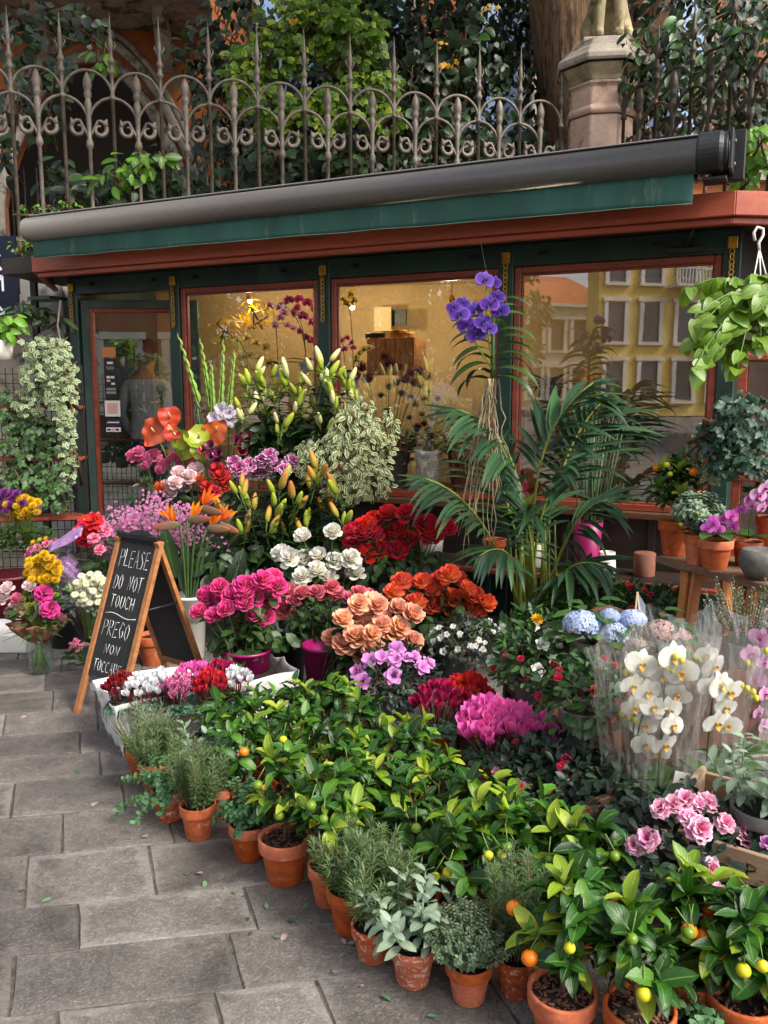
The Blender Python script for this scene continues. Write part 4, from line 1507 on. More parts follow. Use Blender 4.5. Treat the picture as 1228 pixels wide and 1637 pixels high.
def herb(kind, label, p, potD, H, R_, seed=0, mat=None, n=40, lean=(0, 0), name=None, potH=None, group=None, trail=0.0):
    r = random.Random(seed)
    t = empty(name or kind + '_plant', p, 0, label, 'plant', group)
    ph = potH or potD * .9
    pot(t, potD, ph, mat, 0, seed)
    st, ms = MB(), []
    T, m = {'rosemary': (T_need, m_rosem), 'thyme': (T_tiny, m_thyme), 'oregano': (T_small, m_oreg), 'lavender': (T_need, m_sage), 'olive': (T_tiny, m_sage), 'mint': (T_small, m_oreg)}[kind]
    for i in range(n):
        a = r.uniform(0, 2 * PI)
        k = math.sqrt(r.random())
        if kind == 'rosemary':
            base = Vector((math.cos(a) * k * potD * .28, math.sin(a) * k * potD * .28, ph * .9))
            tip = Vector((math.cos(a) * k * R_ + lean[0], math.sin(a) * k * R_ + lean[1], ph + H * r.uniform(.6, 1.0) * (1 - .25 * k)))
            mid = base.lerp(tip, .5) + Vector((math.cos(a) * .025, math.sin(a) * .025, 0))
            step, ls, rad = .0075, .034, 1
        elif kind == 'thyme':
            base = Vector((math.cos(a) * k * potD * .3, math.sin(a) * k * potD * .3, ph * .9))
            tip = Vector((math.cos(a) * k * R_, math.sin(a) * k * R_, ph + H * math.sqrt(max(0.03, 1 - (k * .88) ** 2)) * r.uniform(.8, 1.0)))
            mid = base.lerp(tip, .5)
            step, ls, rad = .0062, .0135, 1
        elif kind == 'lavender':
            base = Vector((math.cos(a) * k * potD * .28, math.sin(a) * k * potD * .28, ph * .9))
            tip = Vector((math.cos(a) * k * R_, math.sin(a) * k * R_, ph + H * r.uniform(.6, 1.0) * (1 - .3 * k)))
            mid = base.lerp(tip, .5)
            step, ls, rad = .009, .026, 1
        elif kind == 'olive':
            base = Vector((0, 0, ph))
            el = r.uniform(-.2, 1.2)
            tip = Vector((math.cos(a) * math.cos(el) * R_, math.sin(a) * math.cos(el) * R_, ph + H * .45 + math.sin(el) * H * .55))
            mid = base.lerp(tip, .5) + Vector((0, 0, .03))
            step, ls, rad = .011, .035, 1
        else:
            base = Vector((math.cos(a) * k * potD * .35, math.sin(a) * k * potD * .35, ph * .9))
            dz = H * math.sqrt(max(0.02, 1 - (k * .95) ** 2)) * r.uniform(.75, 1.05)
            tip = Vector((math.cos(a) * k * R_ + lean[0] * k, math.sin(a) * k * R_ + lean[1] * k, ph + dz - trail * k * k * r.random()))
            mid = base.lerp(tip, .5) + Vector((math.cos(a) * .03 * k, math.sin(a) * .03 * k, .04))
            step, ls, rad = .013, .021, 1
        pts = bez(base, mid, tip, 5)
        st.tube(pts, [.0018] * 5 + [.001], 4, cap=False)
        Ln = sum((pts[j + 1] - pts[j]).length for j in range(5))
        cnt = max(3, int(Ln / step))
        for j in range(cnt):
            f = .18 + .82 * j / cnt
            x = f * 5
            i0 = min(4, int(x))
            q = pts[i0].lerp(pts[i0 + 1], x - i0)
            d = (pts[i0 + 1] - pts[i0]).normalized()
            for s in ((0, PI) if kind != 'rosemary' else (0, 2.1, 4.2)):
                side = Quaternion(d, j * 1.57 + s + r.uniform(-.4, .4)) @ d.orthogonal().normalized()
                if kind in ('rosemary', 'lavender'): dd = d * r.uniform(.5, 1.0) + side * .75
                else: dd = d * .35 + side
                ms.append(fr(q, dd, d * .6 + Vector((0, 0, .6)), ls * r.uniform(.65, 1.15) * (1 - .4 * max(0, f - .8) * 5 * .5)))
    put('foliage', scatter('foliage', [(T, ms, 0)], m), None, t, kind='stuff')
    st.put('stems', m_wood if kind != 'oregano' else m_stem, t, kind='stuff')
    return t


def sage(label, p, potD, H, R_, seed=0, mat=None, ns=9, leaf=.07, potH=None, potmat=None, group=None):
    r = random.Random(seed)
    t = empty('sage_plant', p, 0, label, 'plant', group)
    ph = potH or potD * .9
    pot(t, potD, ph, potmat or m_terra, 0, seed)
    st = MB()
    for i in range(ns):
        a = i * 2.4 + r.uniform(-.3, .3)
        k = math.sqrt((i + .5) / ns)
        base = Vector((math.cos(a) * .03, math.sin(a) * .03, ph * .9))
        tip = Vector((math.cos(a) * k * R_, math.sin(a) * k * R_, ph + H * (1 - .45 * k * k) * r.uniform(.75, 1)))
        pts = bez(base, base.lerp(tip, .5) + Vector((math.cos(a) * .02, math.sin(a) * .02, -.01)), tip, 5)
        st.tube(pts, [.0035, .0032, .003, .0026, .0024, .002], 5)
        for j in range(6):
            f = .3 + .7 * j / 5
            x = min(4.99, f * 5)
            i0 = int(x)
            q = pts[i0].lerp(pts[i0 + 1], x - i0)
            d = (pts[i0 + 1] - pts[i0]).normalized()
            for s in (0, PI):
                side = Quaternion(d, j * 1.57 + s + r.uniform(-.3, .3)) @ d.orthogonal().normalized()
                dd = d * (.35 + .5 * f) + side * 1.0 + Vector((0, 0, -.1 if f < .6 else .1))
                put('leaf', LM[('sage', r.randint(0, 3))], None, t, fr(q, dd, d + Vector((0, 0, .8)), leaf * r.uniform(.65, 1.15) * (1.15 - .45 * f)))
    st.put('stems', m_sage, t, kind='stuff')
    return t


# ---- flower templates, unit size
def ringT(items):
    return joinT(items)


def rose_T(seed=0, open_=1.0):
    r = random.Random(seed)
    it = []
    layers = [(3, .015, -.05, .40, .22, .24), (4, .045, .02, .43, .30, .24), (4, .075, .14, .46, .38, .22), (5, .10, .30, .47, .44, .18), (5, .12, .55 * open_, .46, .48, .14), (5, .12, .85 * open_, .40, .50, .10)]
    for li, (n, r0, tilt, L, W, cup) in enumerate(layers):
        for k in range(n):
            a = 2 * PI * k / n + li * .7 + r.uniform(-.15, .15)
            rad = Vector((math.cos(a), math.sin(a), 0))
            tl = tilt + r.uniform(-.1, .1)
            d = Vector((0, 0, 1)) * math.cos(tl) + rad * math.sin(tl)
            T = leafT(L * r.uniform(.9, 1.08), W, 'petal', 0, .15 + .16 * li + r.uniform(-.1, .15), 4, cup=cup, wave=.012, cols=4, seed=seed * 9 + k)
            it.append((T, fr(rad * r0 + Vector((0, 0, -.045 * li)), d, -rad)))
    return joinT(it)


def carn_T(seed=0, n=(5, 8, 10)):
    r = random.Random(seed)
    it = []
    for li, c in enumerate(n):
        for k in range(c):
            a = 2 * PI * k / c + li + r.uniform(-.2, .2)
            rad = Vector((math.cos(a), math.sin(a), 0))
            tl = .25 + .5 * li + r.uniform(-.15, .15)
            d = Vector((0, 0, 1)) * math.cos(tl) + rad * math.sin(tl)
            it.append((leafT(.46, .40, 'obov', 0, .5, 4, wave=.16, cols=4, seed=seed + k * 3 + li), fr(rad * .03, d, -rad)))
    return joinT(it)


def azalea_T(seed=0, n=9):
    r = random.Random(seed)
    it = []
    for k in range(n):
        a = 2 * PI * k / 5 + r.uniform(-.15, .15) + (.6 if k >= 5 else 0)
        rad = Vector((math.cos(a), math.sin(a), 0))
        tl = (1.05 if k < 5 else .5) + r.uniform(-.15, .15)
        d = Vector((0, 0, 1)) * math.cos(tl) + rad * math.sin(tl)
        it.append((leafT(.55, .46, 'obov', .05, .45, 4, wave=.08, cols=4, seed=seed + k), fr(rad * .03, d, -rad)))
    return joinT(it)


def cyc_T(seed=0):
    r = random.Random(seed)
    it = []
    for k in range(5):
        a = 2 * PI * k / 5 + r.uniform(-.2, .2)
        rad = Vector((math.cos(a), math.sin(a), 0))
        tl = .35 + r.uniform(-.15, .25)
        d = Vector((0, 0, 1)) * math.cos(tl) + rad * math.sin(tl)
        it.append((leafT(.95, .56, 'obov', .0, -.25, 5, wave=.05, cols=3, cup=.06, seed=seed + k), fr(rad * .08, d, -rad, roll=.35)))
    return joinT(it)


def pom_T(seed=0, rings=6, w=.16, flat=.7, L=.5, cen=0.0):
    r = random.Random(seed)
    it = []
    for li in range(rings):
        tl = .12 + 1.35 * li / (rings - 1)
        c = 4 + int(9 * math.sin(tl))
        for k in range(c):
            a = 2 * PI * k / c + li * .5
            rad = Vector((math.cos(a), math.sin(a), 0))
            d = Vector((0, 0, 1)) * math.cos(tl) * flat + rad * math.sin(tl)
            it.append((leafT(L, w, 'strap', .2, -.5, 2, cols=1), fr(rad * cen, d, -rad + Vector((0, 0, .6)))))
    return joinT(it)


def daisy_T(seed=0, n=14, w=.2):
    it = []
    for li in range(2):
        for k in range(n):
            a = 2 * PI * (k + .5 * li) / n
            rad = Vector((math.cos(a), math.sin(a), .12 + .2 * li))
            it.append((leafT(.5 - .08 * li, w, 'strap', .1, .3, 2, cols=1), fr((0, 0, .02 * li), rad, (0, 0, 1))))
    return joinT(it)


def bud_T(n=8):
    prof = [(.02, 0), (.10, .05), (.16, .22), (.175, .42), (.15, .68), (.10, .88), (.04, .985), (.005, 1.0)]
    b = MB().lathe(prof, n)
    V = np.array(b.V)
    a = np.arctan2(V[:, 1], V[:, 0])
    V[:, :2] *= (1 + .07 * np.cos(3 * a))[:, None]
    V = V[:, [0, 2, 1]]
    V[:, 0] += .05 * V[:, 1] ** 2
    return V, np.array(b.F)[:, ::-1], np.array(b.U)


def floret_T():
    return joinT([(leafT(.5, .5, 'round', .1, .3, 2), fr((0, 0, 0), (math.cos(a), math.sin(a), .15), (0, 0, 1))) for a in (0, PI / 2, PI, 3 * PI / 2)])


ROSE = [rose_T(i, (.22, .42, .58, .72, .9)[i]) for i in range(5)]
CARN = [carn_T(i) for i in range(3)]
AZAL = [azalea_T(i) for i in range(3)]
CYC = [cyc_T(i) for i in range(3)]
POM, DAISY, BUD, FLOR = pom_T(), daisy_T(), bud_T(), floret_T()
FM = {}


def fmesh(T, key, mat, name='bloom'):
    k = (key, mat.name)
    if k not in FM: FM[k] = tplmesh(name, T, mat)
    return FM[k]


def fz(p, d, s, roll=0):
    """frame for a bloom whose axis is +Z"""
    d = Vector(d).normalized()
    return Matrix.Translation(p) @ d.to_track_quat('Z', 'Y').to_matrix().to_4x4() @ Matrix.Rotation(roll, 4, 'Z') @ Matrix.Scale(s, 4)


def cut_stem(name, label, group, foot, head, d, Ts, mat, size, r, leaf=None, nleaf=3, stemr=.0032, lsize=.055, cat='flower', up=0.0):
    """one cut flower standing in a bucket: stem, leaves, bloom"""
    foot, head = Vector(foot), Vector(head)
    t = empty(name, foot, 0, label, cat, group)
    h = head - foot
    d = Vector(d).normalized()
    mid = Vector((h.x * .35, h.y * .35, h.z * .62))
    pts = bez((0, 0, 0), mid, h - d * size * .12, 5)
    MB().tube(pts, stemr, 5).put('stem', m_dstem if leaf is not m_stem else m_stem, t)
    i = r.randint(0, len(Ts) - 1)
    put('bloom', fmesh(Ts[i], (name, i), mat), None, t, fz(h, d, size * r.uniform(.9, 1.1), r.uniform(0, 6)))
    for j in range(nleaf):
        f = r.uniform(.45, .92)
        x = min(4.99, f * 5)
        q = pts[int(x)].lerp(pts[int(x) + 1], x - int(x))
        a = r.uniform(0, 6.28)
        put('leaf', LM[('rosel', r.randint(0, 3))], None, t, fr(q, (math.cos(a), math.sin(a), r.uniform(-.5, .4)), (0, -.3, 1), lsize * r.uniform(.7, 1.2)))
    return t


def dome_ms(r, n, R_, H, size, z0=0.0, out=.7):
    ms = []
    for i in range(n):
        a = r.uniform(0, 2 * PI)
        z = r.uniform(-.15, 1)
        k = math.sqrt(max(0, 1 - max(0, z) ** 2))
        q = r.uniform(.7, 1.02)
        nrm = Vector((math.cos(a) * k, math.sin(a) * k, max(z, 0.05)))
        p = Vector((math.cos(a) * k * R_ * q, math.sin(a) * k * R_ * q, z0 + z * H * q))
        t = Vector((r.uniform(-1, 1), r.uniform(-1, 1), r.uniform(-1, .6)))
        ms.append(fr(p, nrm * out + t * .7, nrm + Vector((0, 0, .5)) + t * .3, size * r.uniform(.65, 1.2)))
    return ms


T_az = leafT(1, .48, 'obov', .2, .3, 4)


def shrub(name, label, p, R_, H, n, lsize, lmat, blooms, seed=0, potD=.15, potH=.13, potmat=None, T=None, cat='plant', group=None):
    """potted flowering shrub: pot, dome of leaves, single blooms; blooms = [(templates, material, size, [local points or count])]"""
    r = random.Random(seed)
    t = empty(name, p, 0, label, cat, group)
    pot(t, potD, potH, potmat or m_grey, 0, seed)
    put('foliage', scatter('foliage', [(T or T_az, dome_ms(r, n, R_, H, lsize, potH + .01), 0)], lmat), None, t, kind='stuff')
    st = MB()
    for i in range(7):
        a = i * 2.4
        st.tube([(math.cos(a) * .01, math.sin(a) * .01, potH * .85), (math.cos(a) * R_ * .7, math.sin(a) * R_ * .7, potH + H * .6)], [.004, .002], 5)
    st.put('stems', m_wood, t, kind='stuff')
    for Ts, mat, size, where in blooms:
        if isinstance(where, int):
            pts = []
            for i in range(where):
                a = r.uniform(-PI * 1.05, .15) if r.random() < .8 else r.uniform(0, 6.28)
                z = r.uniform(.1, .95)
                k = math.sqrt(1 - z * z)
                pts.append(Vector((math.cos(a) * k, math.sin(a) * k, z)))
        else: pts = [Vector(w).normalized() for w in where]
        for q in pts:
            i = r.randint(0, len(Ts) - 1)
            pos = Vector((q.x * R_ * 1.03, q.y * R_ * 1.03, potH + .01 + q.z * H * 1.03))
            put('bloom', fmesh(Ts[i], (name, id(Ts), i), mat), None, t, fz(pos, q + Vector((r.uniform(-.3, .3), r.uniform(-.5, .1), r.uniform(0, .4))), size * r.uniform(.75, 1.15), r.uniform(0, 6)))
    return t


def phal_mesh(mat, lip, key):
    if key in FM: return FM[key]
    it, lp = [], []
    R0 = leafT(.52, .62, 'round', .06, .25, 5, wave=.02, cols=4)
    S0 = leafT(.50, .34, 'oval', .08, .2, 5, cols=3)
    for a in (R(8), R(172)): it.append((R0, fr((0, 0, .02), (math.cos(a), math.sin(a), .08), (0, 0, 1))))
    for a in (R(90), R(215), R(325)): it.append((S0, fr((0, 0, 0), (math.cos(a), math.sin(a), .05), (0, 0, 1))))
    Lp = leafT(.24, .2, 'heart', .5, -.4, 4)
    lp.append((Lp, fr((0, -.02, .05), (0, -1, .5), (0, .5, 1))))
    lp.append((leafT(.14, .12, 'round', .5, -.6, 3), fr((.05, 0, .05), (.7, .1, .8), (0, 0, 1))))
    lp.append((leafT(.14, .12, 'round', .5, -.6, 3), fr((-.05, 0, .05), (-.7, .1, .8), (0, 0, 1))))
    lp.append((ballT(.05, 1.2, 6, 4), Matrix.Translation((0, 0, .06))))
    A, B = joinT(it), joinT(lp)
    I = Matrix.Identity(4)
    FM[key] = scatter('bloom', [(A, [I], 0), (B, [I], 1)], [mat, lip])
    return FM[key]


def facing(p, d, s, roll=0.0, up=(0, 0, 1)):
    """bloom frame: +Z along d, +Y as near up as possible"""
    z = Vector(d).normalized()
    x = Vector(up).cross(z).normalized()
    y = z.cross(x)
    c, q = math.cos(roll), math.sin(roll)
    x, y = x * c + y * q, y * c - x * q
    return Matrix(((x.x * s, y.x * s, z.x * s, p[0]), (x.y * s, y.y * s, z.y * s, p[1]), (x.z * s, y.z * s, z.z * s, p[2]), (0, 0, 0, 1)))


ORD = ['first', 'second', 'third', 'fourth', 'fifth', 'sixth', 'seventh', 'eighth', 'ninth', 'tenth']
ROWN = {1: ['only'], 2: ['upper', 'lower'], 3: ['top', 'middle', 'bottom'], 4: ['top', 'second', 'third', 'bottom'], 5: ['top', 'second', 'middle', 'fourth', 'bottom']}


def ranks(heads, per=5):
    """place words for look-alikes: row from the top, then order from the left"""
    n = len(heads)
    rows = min(5, max(1, round(n / per)))
    idx = sorted(range(n), key=lambda i: heads[i][1])
    out = [''] * n
    k = math.ceil(n / rows)
    for ri in range(rows):
        row = sorted(idx[ri * k:(ri + 1) * k], key=lambda i: heads[i][0])
        for j, i in enumerate(row): out[i] = (ORD[j] + ' from the left' + ('' if rows == 1 else ', ' + ROWN[rows][ri] + ' row'))
    return out


# ================================================================ terracotta row along the pavement
def base(u, v, D, z=0.0):
    return G(u, v, z) + Vector((0, D * .34, 0))


def wpx(u, v, w, z=0.0):
    return w * (G(u, v, z).y + .05) / F


ROW = [  # u, v of the pot's foot, rim width in px, kind
    ('lav', 226, 1252, 60), ('ore', 268, 1316, 62), ('ros', 313, 1346, 62), ('ore2', 397, 1380, 74), ('cit5', 453, 1420, 92), ('cit6', 527, 1455, 78),
    ('ros7', 560, 1500, 84), ('sag8', 596, 1545, 76), ('sag9', 661, 1585, 84), ('thy', 752, 1612, 84), ('ros11', 828, 1602, 78), ('cit12', 905, 1695, 124), ('cit13', 1030, 1735, 128), ('cit14', 1118, 1672, 118), ('cit15', 1198, 1720, 130)]
Q = {k: (base(u, v, wpx(u, v, w_)), wpx(u, v, w_)) for k, u, v, w_ in ROW}

p, D = Q['lav']
herb('lavender', 'grey-green lavender in the small terracotta pot farthest along the row, below the paper bag', p, D, .22, .12, 31, n=60, name='lavender_plant')
p, D = Q['ore']
herb('oregano', 'trailing oregano in a limescaled terracotta pot beside the tall rosemary', p, D, .13, .15, 32, m_terraw, n=46, lean=(-.05, -.02), name='oregano_plant', trail=.16)
p, D = Q['ros']
herb('rosemary', 'tall upright rosemary in a small terracotta pot between two oregano plants', p, D, .27, .12, 33, n=44, name='rosemary_plant')
p, D = Q['ore2']
herb('oregano', 'round bushy oregano in a terracotta pot next to the big bark-covered citrus pot', p, D, .15, .125, 34, n=56, name='oregano_plant', trail=.1)
p, D = Q['cit5']
citrus('citrus tree in a large terracotta pot with bark chips, standing clear on the pavement', p, D, .31, .12, 11, 'gggy', .6, 35, leaf=.068, dens=1.0)
p, D = Q['cit6']
citrus('citrus tree with yellow-green drooping leaves in the pot behind the bark-covered one', p, D, .31, .14, 10, 'ggg', .6, 36, leaf=.075)
p, D = Q['ros7']
herb('rosemary', 'rosemary in a plain terracotta pot behind the two sage pots', p, D, .24, .13, 37, n=46, name='rosemary_plant', lean=(.02, -.02))
p, D = Q['sag8']
herb('rosemary', 'wispy rosemary in a white-stained terracotta pot left of the big-leaved sage', p, D, .25, .12, 38, m_terraw, n=34, name='rosemary_plant', lean=(.03, 0))
p, D = Q['sag9']
sage('grey-green sage with large felted leaves in a white-stained terracotta pot', p, D, .20, .135, 39, ns=10, leaf=.066, potmat=m_terraw)
p, D = Q['thy']
herb('thyme', 'dense dome of thyme in a clean terracotta pot at the front of the row', p, D, .155, .13, 40, n=200, name='thyme_plant')
p, D = Q['ros11']
herb('rosemary', 'tall rosemary in the terracotta pot between the thyme and the large orange-bearing citrus', p, D, .33, .10, 41, m_terraw, n=26, name='rosemary_plant')
p, D = Q['cit12']
citrus('citrus tree with one ripe orange in the largest terracotta pot at the bottom edge', p, D, .33, .15, 13, 'ooygo', .3, 42, leaf=.08)
p, D = Q['cit13']
citrus('slim dark-leaved citrus with a green fruit behind the largest terracotta pot', p, D, .30, .12, 10, 'gyg', .2, 43, leaf=.08)
p, D = Q['cit14']
citrus('citrus tree with two yellow-green fruits in the wide pot near the right border', p, D, .29, .13, 10, 'yooyg', .3, 44, leaf=.085)
p, D = Q['cit15']
citrus('citrus plant with a ripe orange cut off by the right border at the bottom', p, D, .24, .12, 9, 'ooyyygo', .4, 45, leaf=.08)
herb('mint', 'flowering mint at the very bottom right corner in front of the citrus', base(1130, 1720, .16), .15, .06, .13, 46, n=40, name='mint_plant', potH=.10)
p = base(352, 1312, .14)
herb('oregano', 'small oregano half hidden behind the rosemary and the round oregano', p, .14, .09, .1, 47, n=26, name='oregano_plant')

q = G(332, 1165, .24)
sage('pale blue-green sage half hidden between the rosemary and the cyclamen bag', (q.x, q.y, 0), .15, .17, .13, 48, ns=9, leaf=.06)
q = G(250, 1180, .22)
herb('rosemary', 'bushy rosemary behind the trailing oregano below the paper bag', (q.x, q.y, 0), .14, .20, .13, 49, n=44, name='rosemary_plant')
# citrus crowd behind the row: crown centres read at about 0.36 m above the ground
CROWD = [(392, 1180, .36, 'o'), (360, 1145, .33, ''), (425, 1135, .36, 'g'), (470, 1160, .40, 'y'), (470, 1105, .42, ''), (535, 1110, .38, ''), (545, 1190, .38, 'gg'), (590, 1150, .36, ''),
         (610, 1235, .38, 'gg'), (560, 1270, .34, 'gy'), (655, 1175, .38, ''), (700, 1230, .38, 'g'), (665, 1290, .38, 'gy'), (745, 1330, .40, 'yyyy'), (770, 1265, .38, 'g'),
         (830, 1310, .36, ''), (885, 1325, .38, 'oggo'), (800, 1370, .30, 'g'), (930, 1385, .30, 'yg')]
CR = ranks(CROWD, 4)
for i, (u, v, z, f) in enumerate(CROWD):
    r = random.Random(100 + i)
    lab, grp = 'bushy citrus plant in the crowd behind the herb pots, ' + CR[i], 'citrus plants crowded behind the herb row'
    if f == 'o': lab, grp = 'slender citrus with one small orange low on it, behind the round oregano', None
    if f == 'yyyy': lab, grp = 'broad dark-leaved citrus with yellow fruits above the sage and thyme', None
    if f == 'oggo': lab, grp = 'citrus with green fruits and one orange, below the pink azalea buds', None
    q = G(u, v, z - .07)
    citrus(lab, (q.x, q.y, 0), .17, .25, .135, 10, f, .12 + .28 * r.random() if u < 760 else .15, 100 + i, grp, leaf=.07 if u < 720 else .08, potH=.13, chips=0, dens=.95)

# ================================================================ chalk board
m_ply = surf('oiled_pine', hx('8a5730'), hx('b57a45'), 4, .55, .2, 60, stretch=(6, 6, .6))
m_chalk = surf('blackboard_paint', hx('18181a'), hx('242426'), 4, .7, .08, 80, c3=hx('37373a'), c3t=.66, c3s=6)
m_chk = plain('white_chalk', hx('d6d6d2'), .95)
sgo = Vector((-1.375, 3.80, 0))
sq = math.atan2(-.21, .27)
sign = empty('chalkboard_sign', G(112, 1140) + Vector((.1, .12, 0)), 0, 'folding chalkboard asking in two languages not to touch', 'sign')
LF, RF = G(116, 1140), G(186, 1166)
wv = (RF - LF)
SW = wv.length
wx = wv.normalized()
bk = Vector((-wx.y, wx.x, 0))      # towards the back
if bk.y < 0: bk = -bk
SG = .60                            # spread of the feet
SHh = .835
Ms = Matrix(((wx.x, bk.x, 0, LF.x), (wx.y, bk.y, 0, LF.y), (0, 0, 1, 0), (0, 0, 0, 1)))
sign.matrix_basis = Ms
th_ = math.atan2(SG / 2, SHh)


def leaf_frame(front):
    """panel frame: X across, Y up along the panel, Z out of the panel's outer face"""
    if front:
        y = Vector((0, math.sin(th_), math.cos(th_)))
        o = Vector((0, 0, 0))
        x = Vector((1, 0, 0))
    else:
        y = Vector((0, -math.sin(th_), math.cos(th_)))
        o = Vector((SW, SG, 0))
        x = Vector((-1, 0, 0))
    z = x.cross(y)
    return Matrix(((x.x, y.x, z.x, o.x), (x.y, y.y, z.y, o.y), (x.z, y.z, z.z, o.z), (0, 0, 0, 1)))


LEN = SHh / math.cos(th_)
for front in (True, False):
    Mf = leaf_frame(front)
    for x in (.0, SW - .032):
        b = MB()
        b.box((x + .016, LEN / 2 + (.0 if front else 0), -.011), (.032, LEN, .022))
        b.put('leg', m_ply, sign, Mf, bevel=.002)
    b = MB()
    y0, y1 = (.20, LEN + .005) if front else (.17, LEN - .02)
    pts = [(.034, y0, -.008), (SW - .034, y0, -.008)]
    if front:
        for i in range(13):
            t = i / 12
            x = SW - .034 - (SW - .068) * t
            pts.append((x, y1 + .055 * math.sin(PI * t) ** .7 - .02, -.008))
    else: pts += [(SW - .034, y1, -.008), (.034, y1, -.008)]
    b.prism([Vector(q) for q in pts], (0, 0, -.006))
    b.put('board', m_chalk, sign, Mf)
    b = MB()
    b.box((SW / 2, .145 if front else .155, -.011), (SW - .064, .035, .018))
    if not front: b.put('rail', m_ply, sign, Mf, bevel=.002)
b = MB()
m0 = Vector((SW - .016, 0, 0))
b.tube([leaf_frame(True) @ Vector((SW - .016, LEN * .62, -.012)), leaf_frame(False) @ Vector((.016, LEN * .62, -.012))], .006, 6)
b.put('stay', m_iron, sign)
b = MB()
b.box((SW / 2, SG / 2, SHh + .005), (SW - .04, .03, .02))
b.put('hinge', m_iron, sign)
# chalk hand lettering, strokes on a 4 x 6 grid
FONT = {'P': [[(0, 0), (.1, 6), (2.6, 5.6), (2.7, 3.6), (.2, 2.8)]], 'L': [[(.2, 6), (0, .2), (2.6, .5)]], 'E': [[(2.6, 5.8), (.3, 5.6), (.1, 0), (2.7, .3)], [(.2, 3), (2.2, 3.2)]],
        'A': [[(0, 0), (1.4, 6), (2.8, 0)], [(.6, 2.2), (2.4, 2.4)]], 'S': [[(2.6, 5.4), (1.4, 6), (.3, 4.8), (2.4, 2.4), (2.0, .3), (.1, .4)]], 'D': [[(0, 0), (.2, 6), (2.2, 5), (2.7, 2.6), (1.8, .4), (0, 0)]],
        'O': [[(1.4, 0), (.2, 1.8), (.4, 4.8), (1.6, 5.9), (2.7, 4), (2.5, 1.2), (1.4, 0)]], 'N': [[(0, 0), (.3, 5.8), (2.2, .2), (2.7, 6)]], 'T': [[(-.4, 5.8), (3.2, 6)], [(1.4, 5.9), (1.2, 0)]],
        'U': [[(.2, 5.8), (.1, 1.4), (1.2, 0), (2.4, 1.2), (2.7, 5.8)]], 'C': [[(2.6, 5), (1.4, 6), (.2, 4), (.3, 1.2), (1.6, 0), (2.7, .8)]], 'H': [[(.1, 6), (0, 0)], [(2.5, 6), (2.4, 0)], [(0, 3), (2.5, 3.2)]],
        'R': [[(0, 0), (.2, 6), (2.5, 5.4), (2.3, 3.4), (.2, 2.9), (2.8, 0)]], 'G': [[(2.6, 5), (1.2, 6), (.1, 3), (1.2, .1), (2.6, .8), (2.7, 2.8), (1.6, 2.7)]], 'I': [[(1, 6), (.9, 0)]], 'K': [[(.1, 6), (0, 0)], [(2.6, 6), (.2, 3), (2.7, 0)]], '.': [[(.6, 0), (.9, .3)]]}


def letters(text, x0, y0, w_, h, M, parent, mat, stroke=.0022, dz=.0012, seed=0, name='chalk_letter'):
    r = random.Random(seed)
    adv = w_ / max(1, len(text))
    for i, ch in enumerate(text):
        if ch == ' ': continue
        b = MB()
        for st in FONT[ch]:
            pts = [Vector((x0 + i * adv + (q[0] / 2.8) * adv * .72 + r.uniform(-.001, .001), y0 + q[1] / 6 * h + r.uniform(-.002, .002) + (i % 2) * h * .03, 0)) for q in st]
            b.tube(pts, [stroke * r.uniform(.7, 1.2) for _ in pts], 5)
        b.V = [(v[0], v[1], max(-.0004, v[2] * .5)) for v in b.V]
        b.put(name, mat, parent, M @ Matrix.Translation((0, 0, dz)))


Mb = leaf_frame(True) @ Matrix.Translation((0, 0, -.008))
for i, (tx_, x0, y0, w_, h) in enumerate([('PLEASE', .062, .735, .225, .088), ('DO NOT', .062, .625, .215, .072), ('TOUCH', .070, .535, .185, .062), ('PREGO', .062, .395, .205, .078), ('NON', .11, .315, .12, .045), ('TOCCARE', .06, .225, .21, .052)]):
    letters(tx_, x0, y0, w_, h, Mb, sign, m_chk, .0021, seed=i)
b = MB()
b.tube([Vector((.05 + .23 * i / 8, .502 + .008 * math.sin(i * .8), 0)) for i in range(9)], .0022, 5)
b.put('chalk_line', m_chk, sign, Mb)

# ================================================================ paper bag planter with cyclamen, tray, pink pot
m_bag = surf('white_paper_bag', hx('c9c4c0'), hx('e3dfdb'), 5, .75, .5, 25, c3=hx('b5aca8'), c3t=.62, c3s=4, bdist=.03)
m_ink = plain('black_ink', hx('1a1a1c'), .8)
bl, br = G(200, 1208), G(395, 1165)
bl2 = bl + Vector((.16, .38, 0))
bx = (br - bl)
bx.z = 0
BWd = .78
bx.normalize()
by = Vector((-bx.y, bx.x, 0))
Mb2 = Matrix(((bx.x, by.x, 0, bl.x), (bx.y, by.y, 0, bl.y), (0, 0, 1, 0), (0, 0, 0, 1)))
bag = empty('paper_bag_planter', bl, 0, 'white paper bag box holding cyclamens in front of the chalkboard', 'planter')
bag.matrix_basis = Mb2
BH, BD = .24, .30


def bagf(u, v):
    # walk round a rounded rectangle, flaring to the top
    per = [(0, 0), (BWd, 0), (BWd, BD), (0, BD)]
    t = (u * 4) % 4
    i = int(t)
    f = t - i
    a, c = per[i], per[(i + 1) % 4]
    x, y = a[0] + (c[0] - a[0]) * f, a[1] + (c[1] - a[1]) * f
    k = 1.0 + .10 * v
    x = BWd / 2 + (x - BWd / 2) * k + .012 * math.sin(u * 61 + v * 9)
    y = BD / 2 + (y - BD / 2) * (1 + .28 * v) + .010 * math.sin(u * 47 + 2 + v * 7)
    return (x, y, v * BH + .010 * math.sin(u * 38) * v)


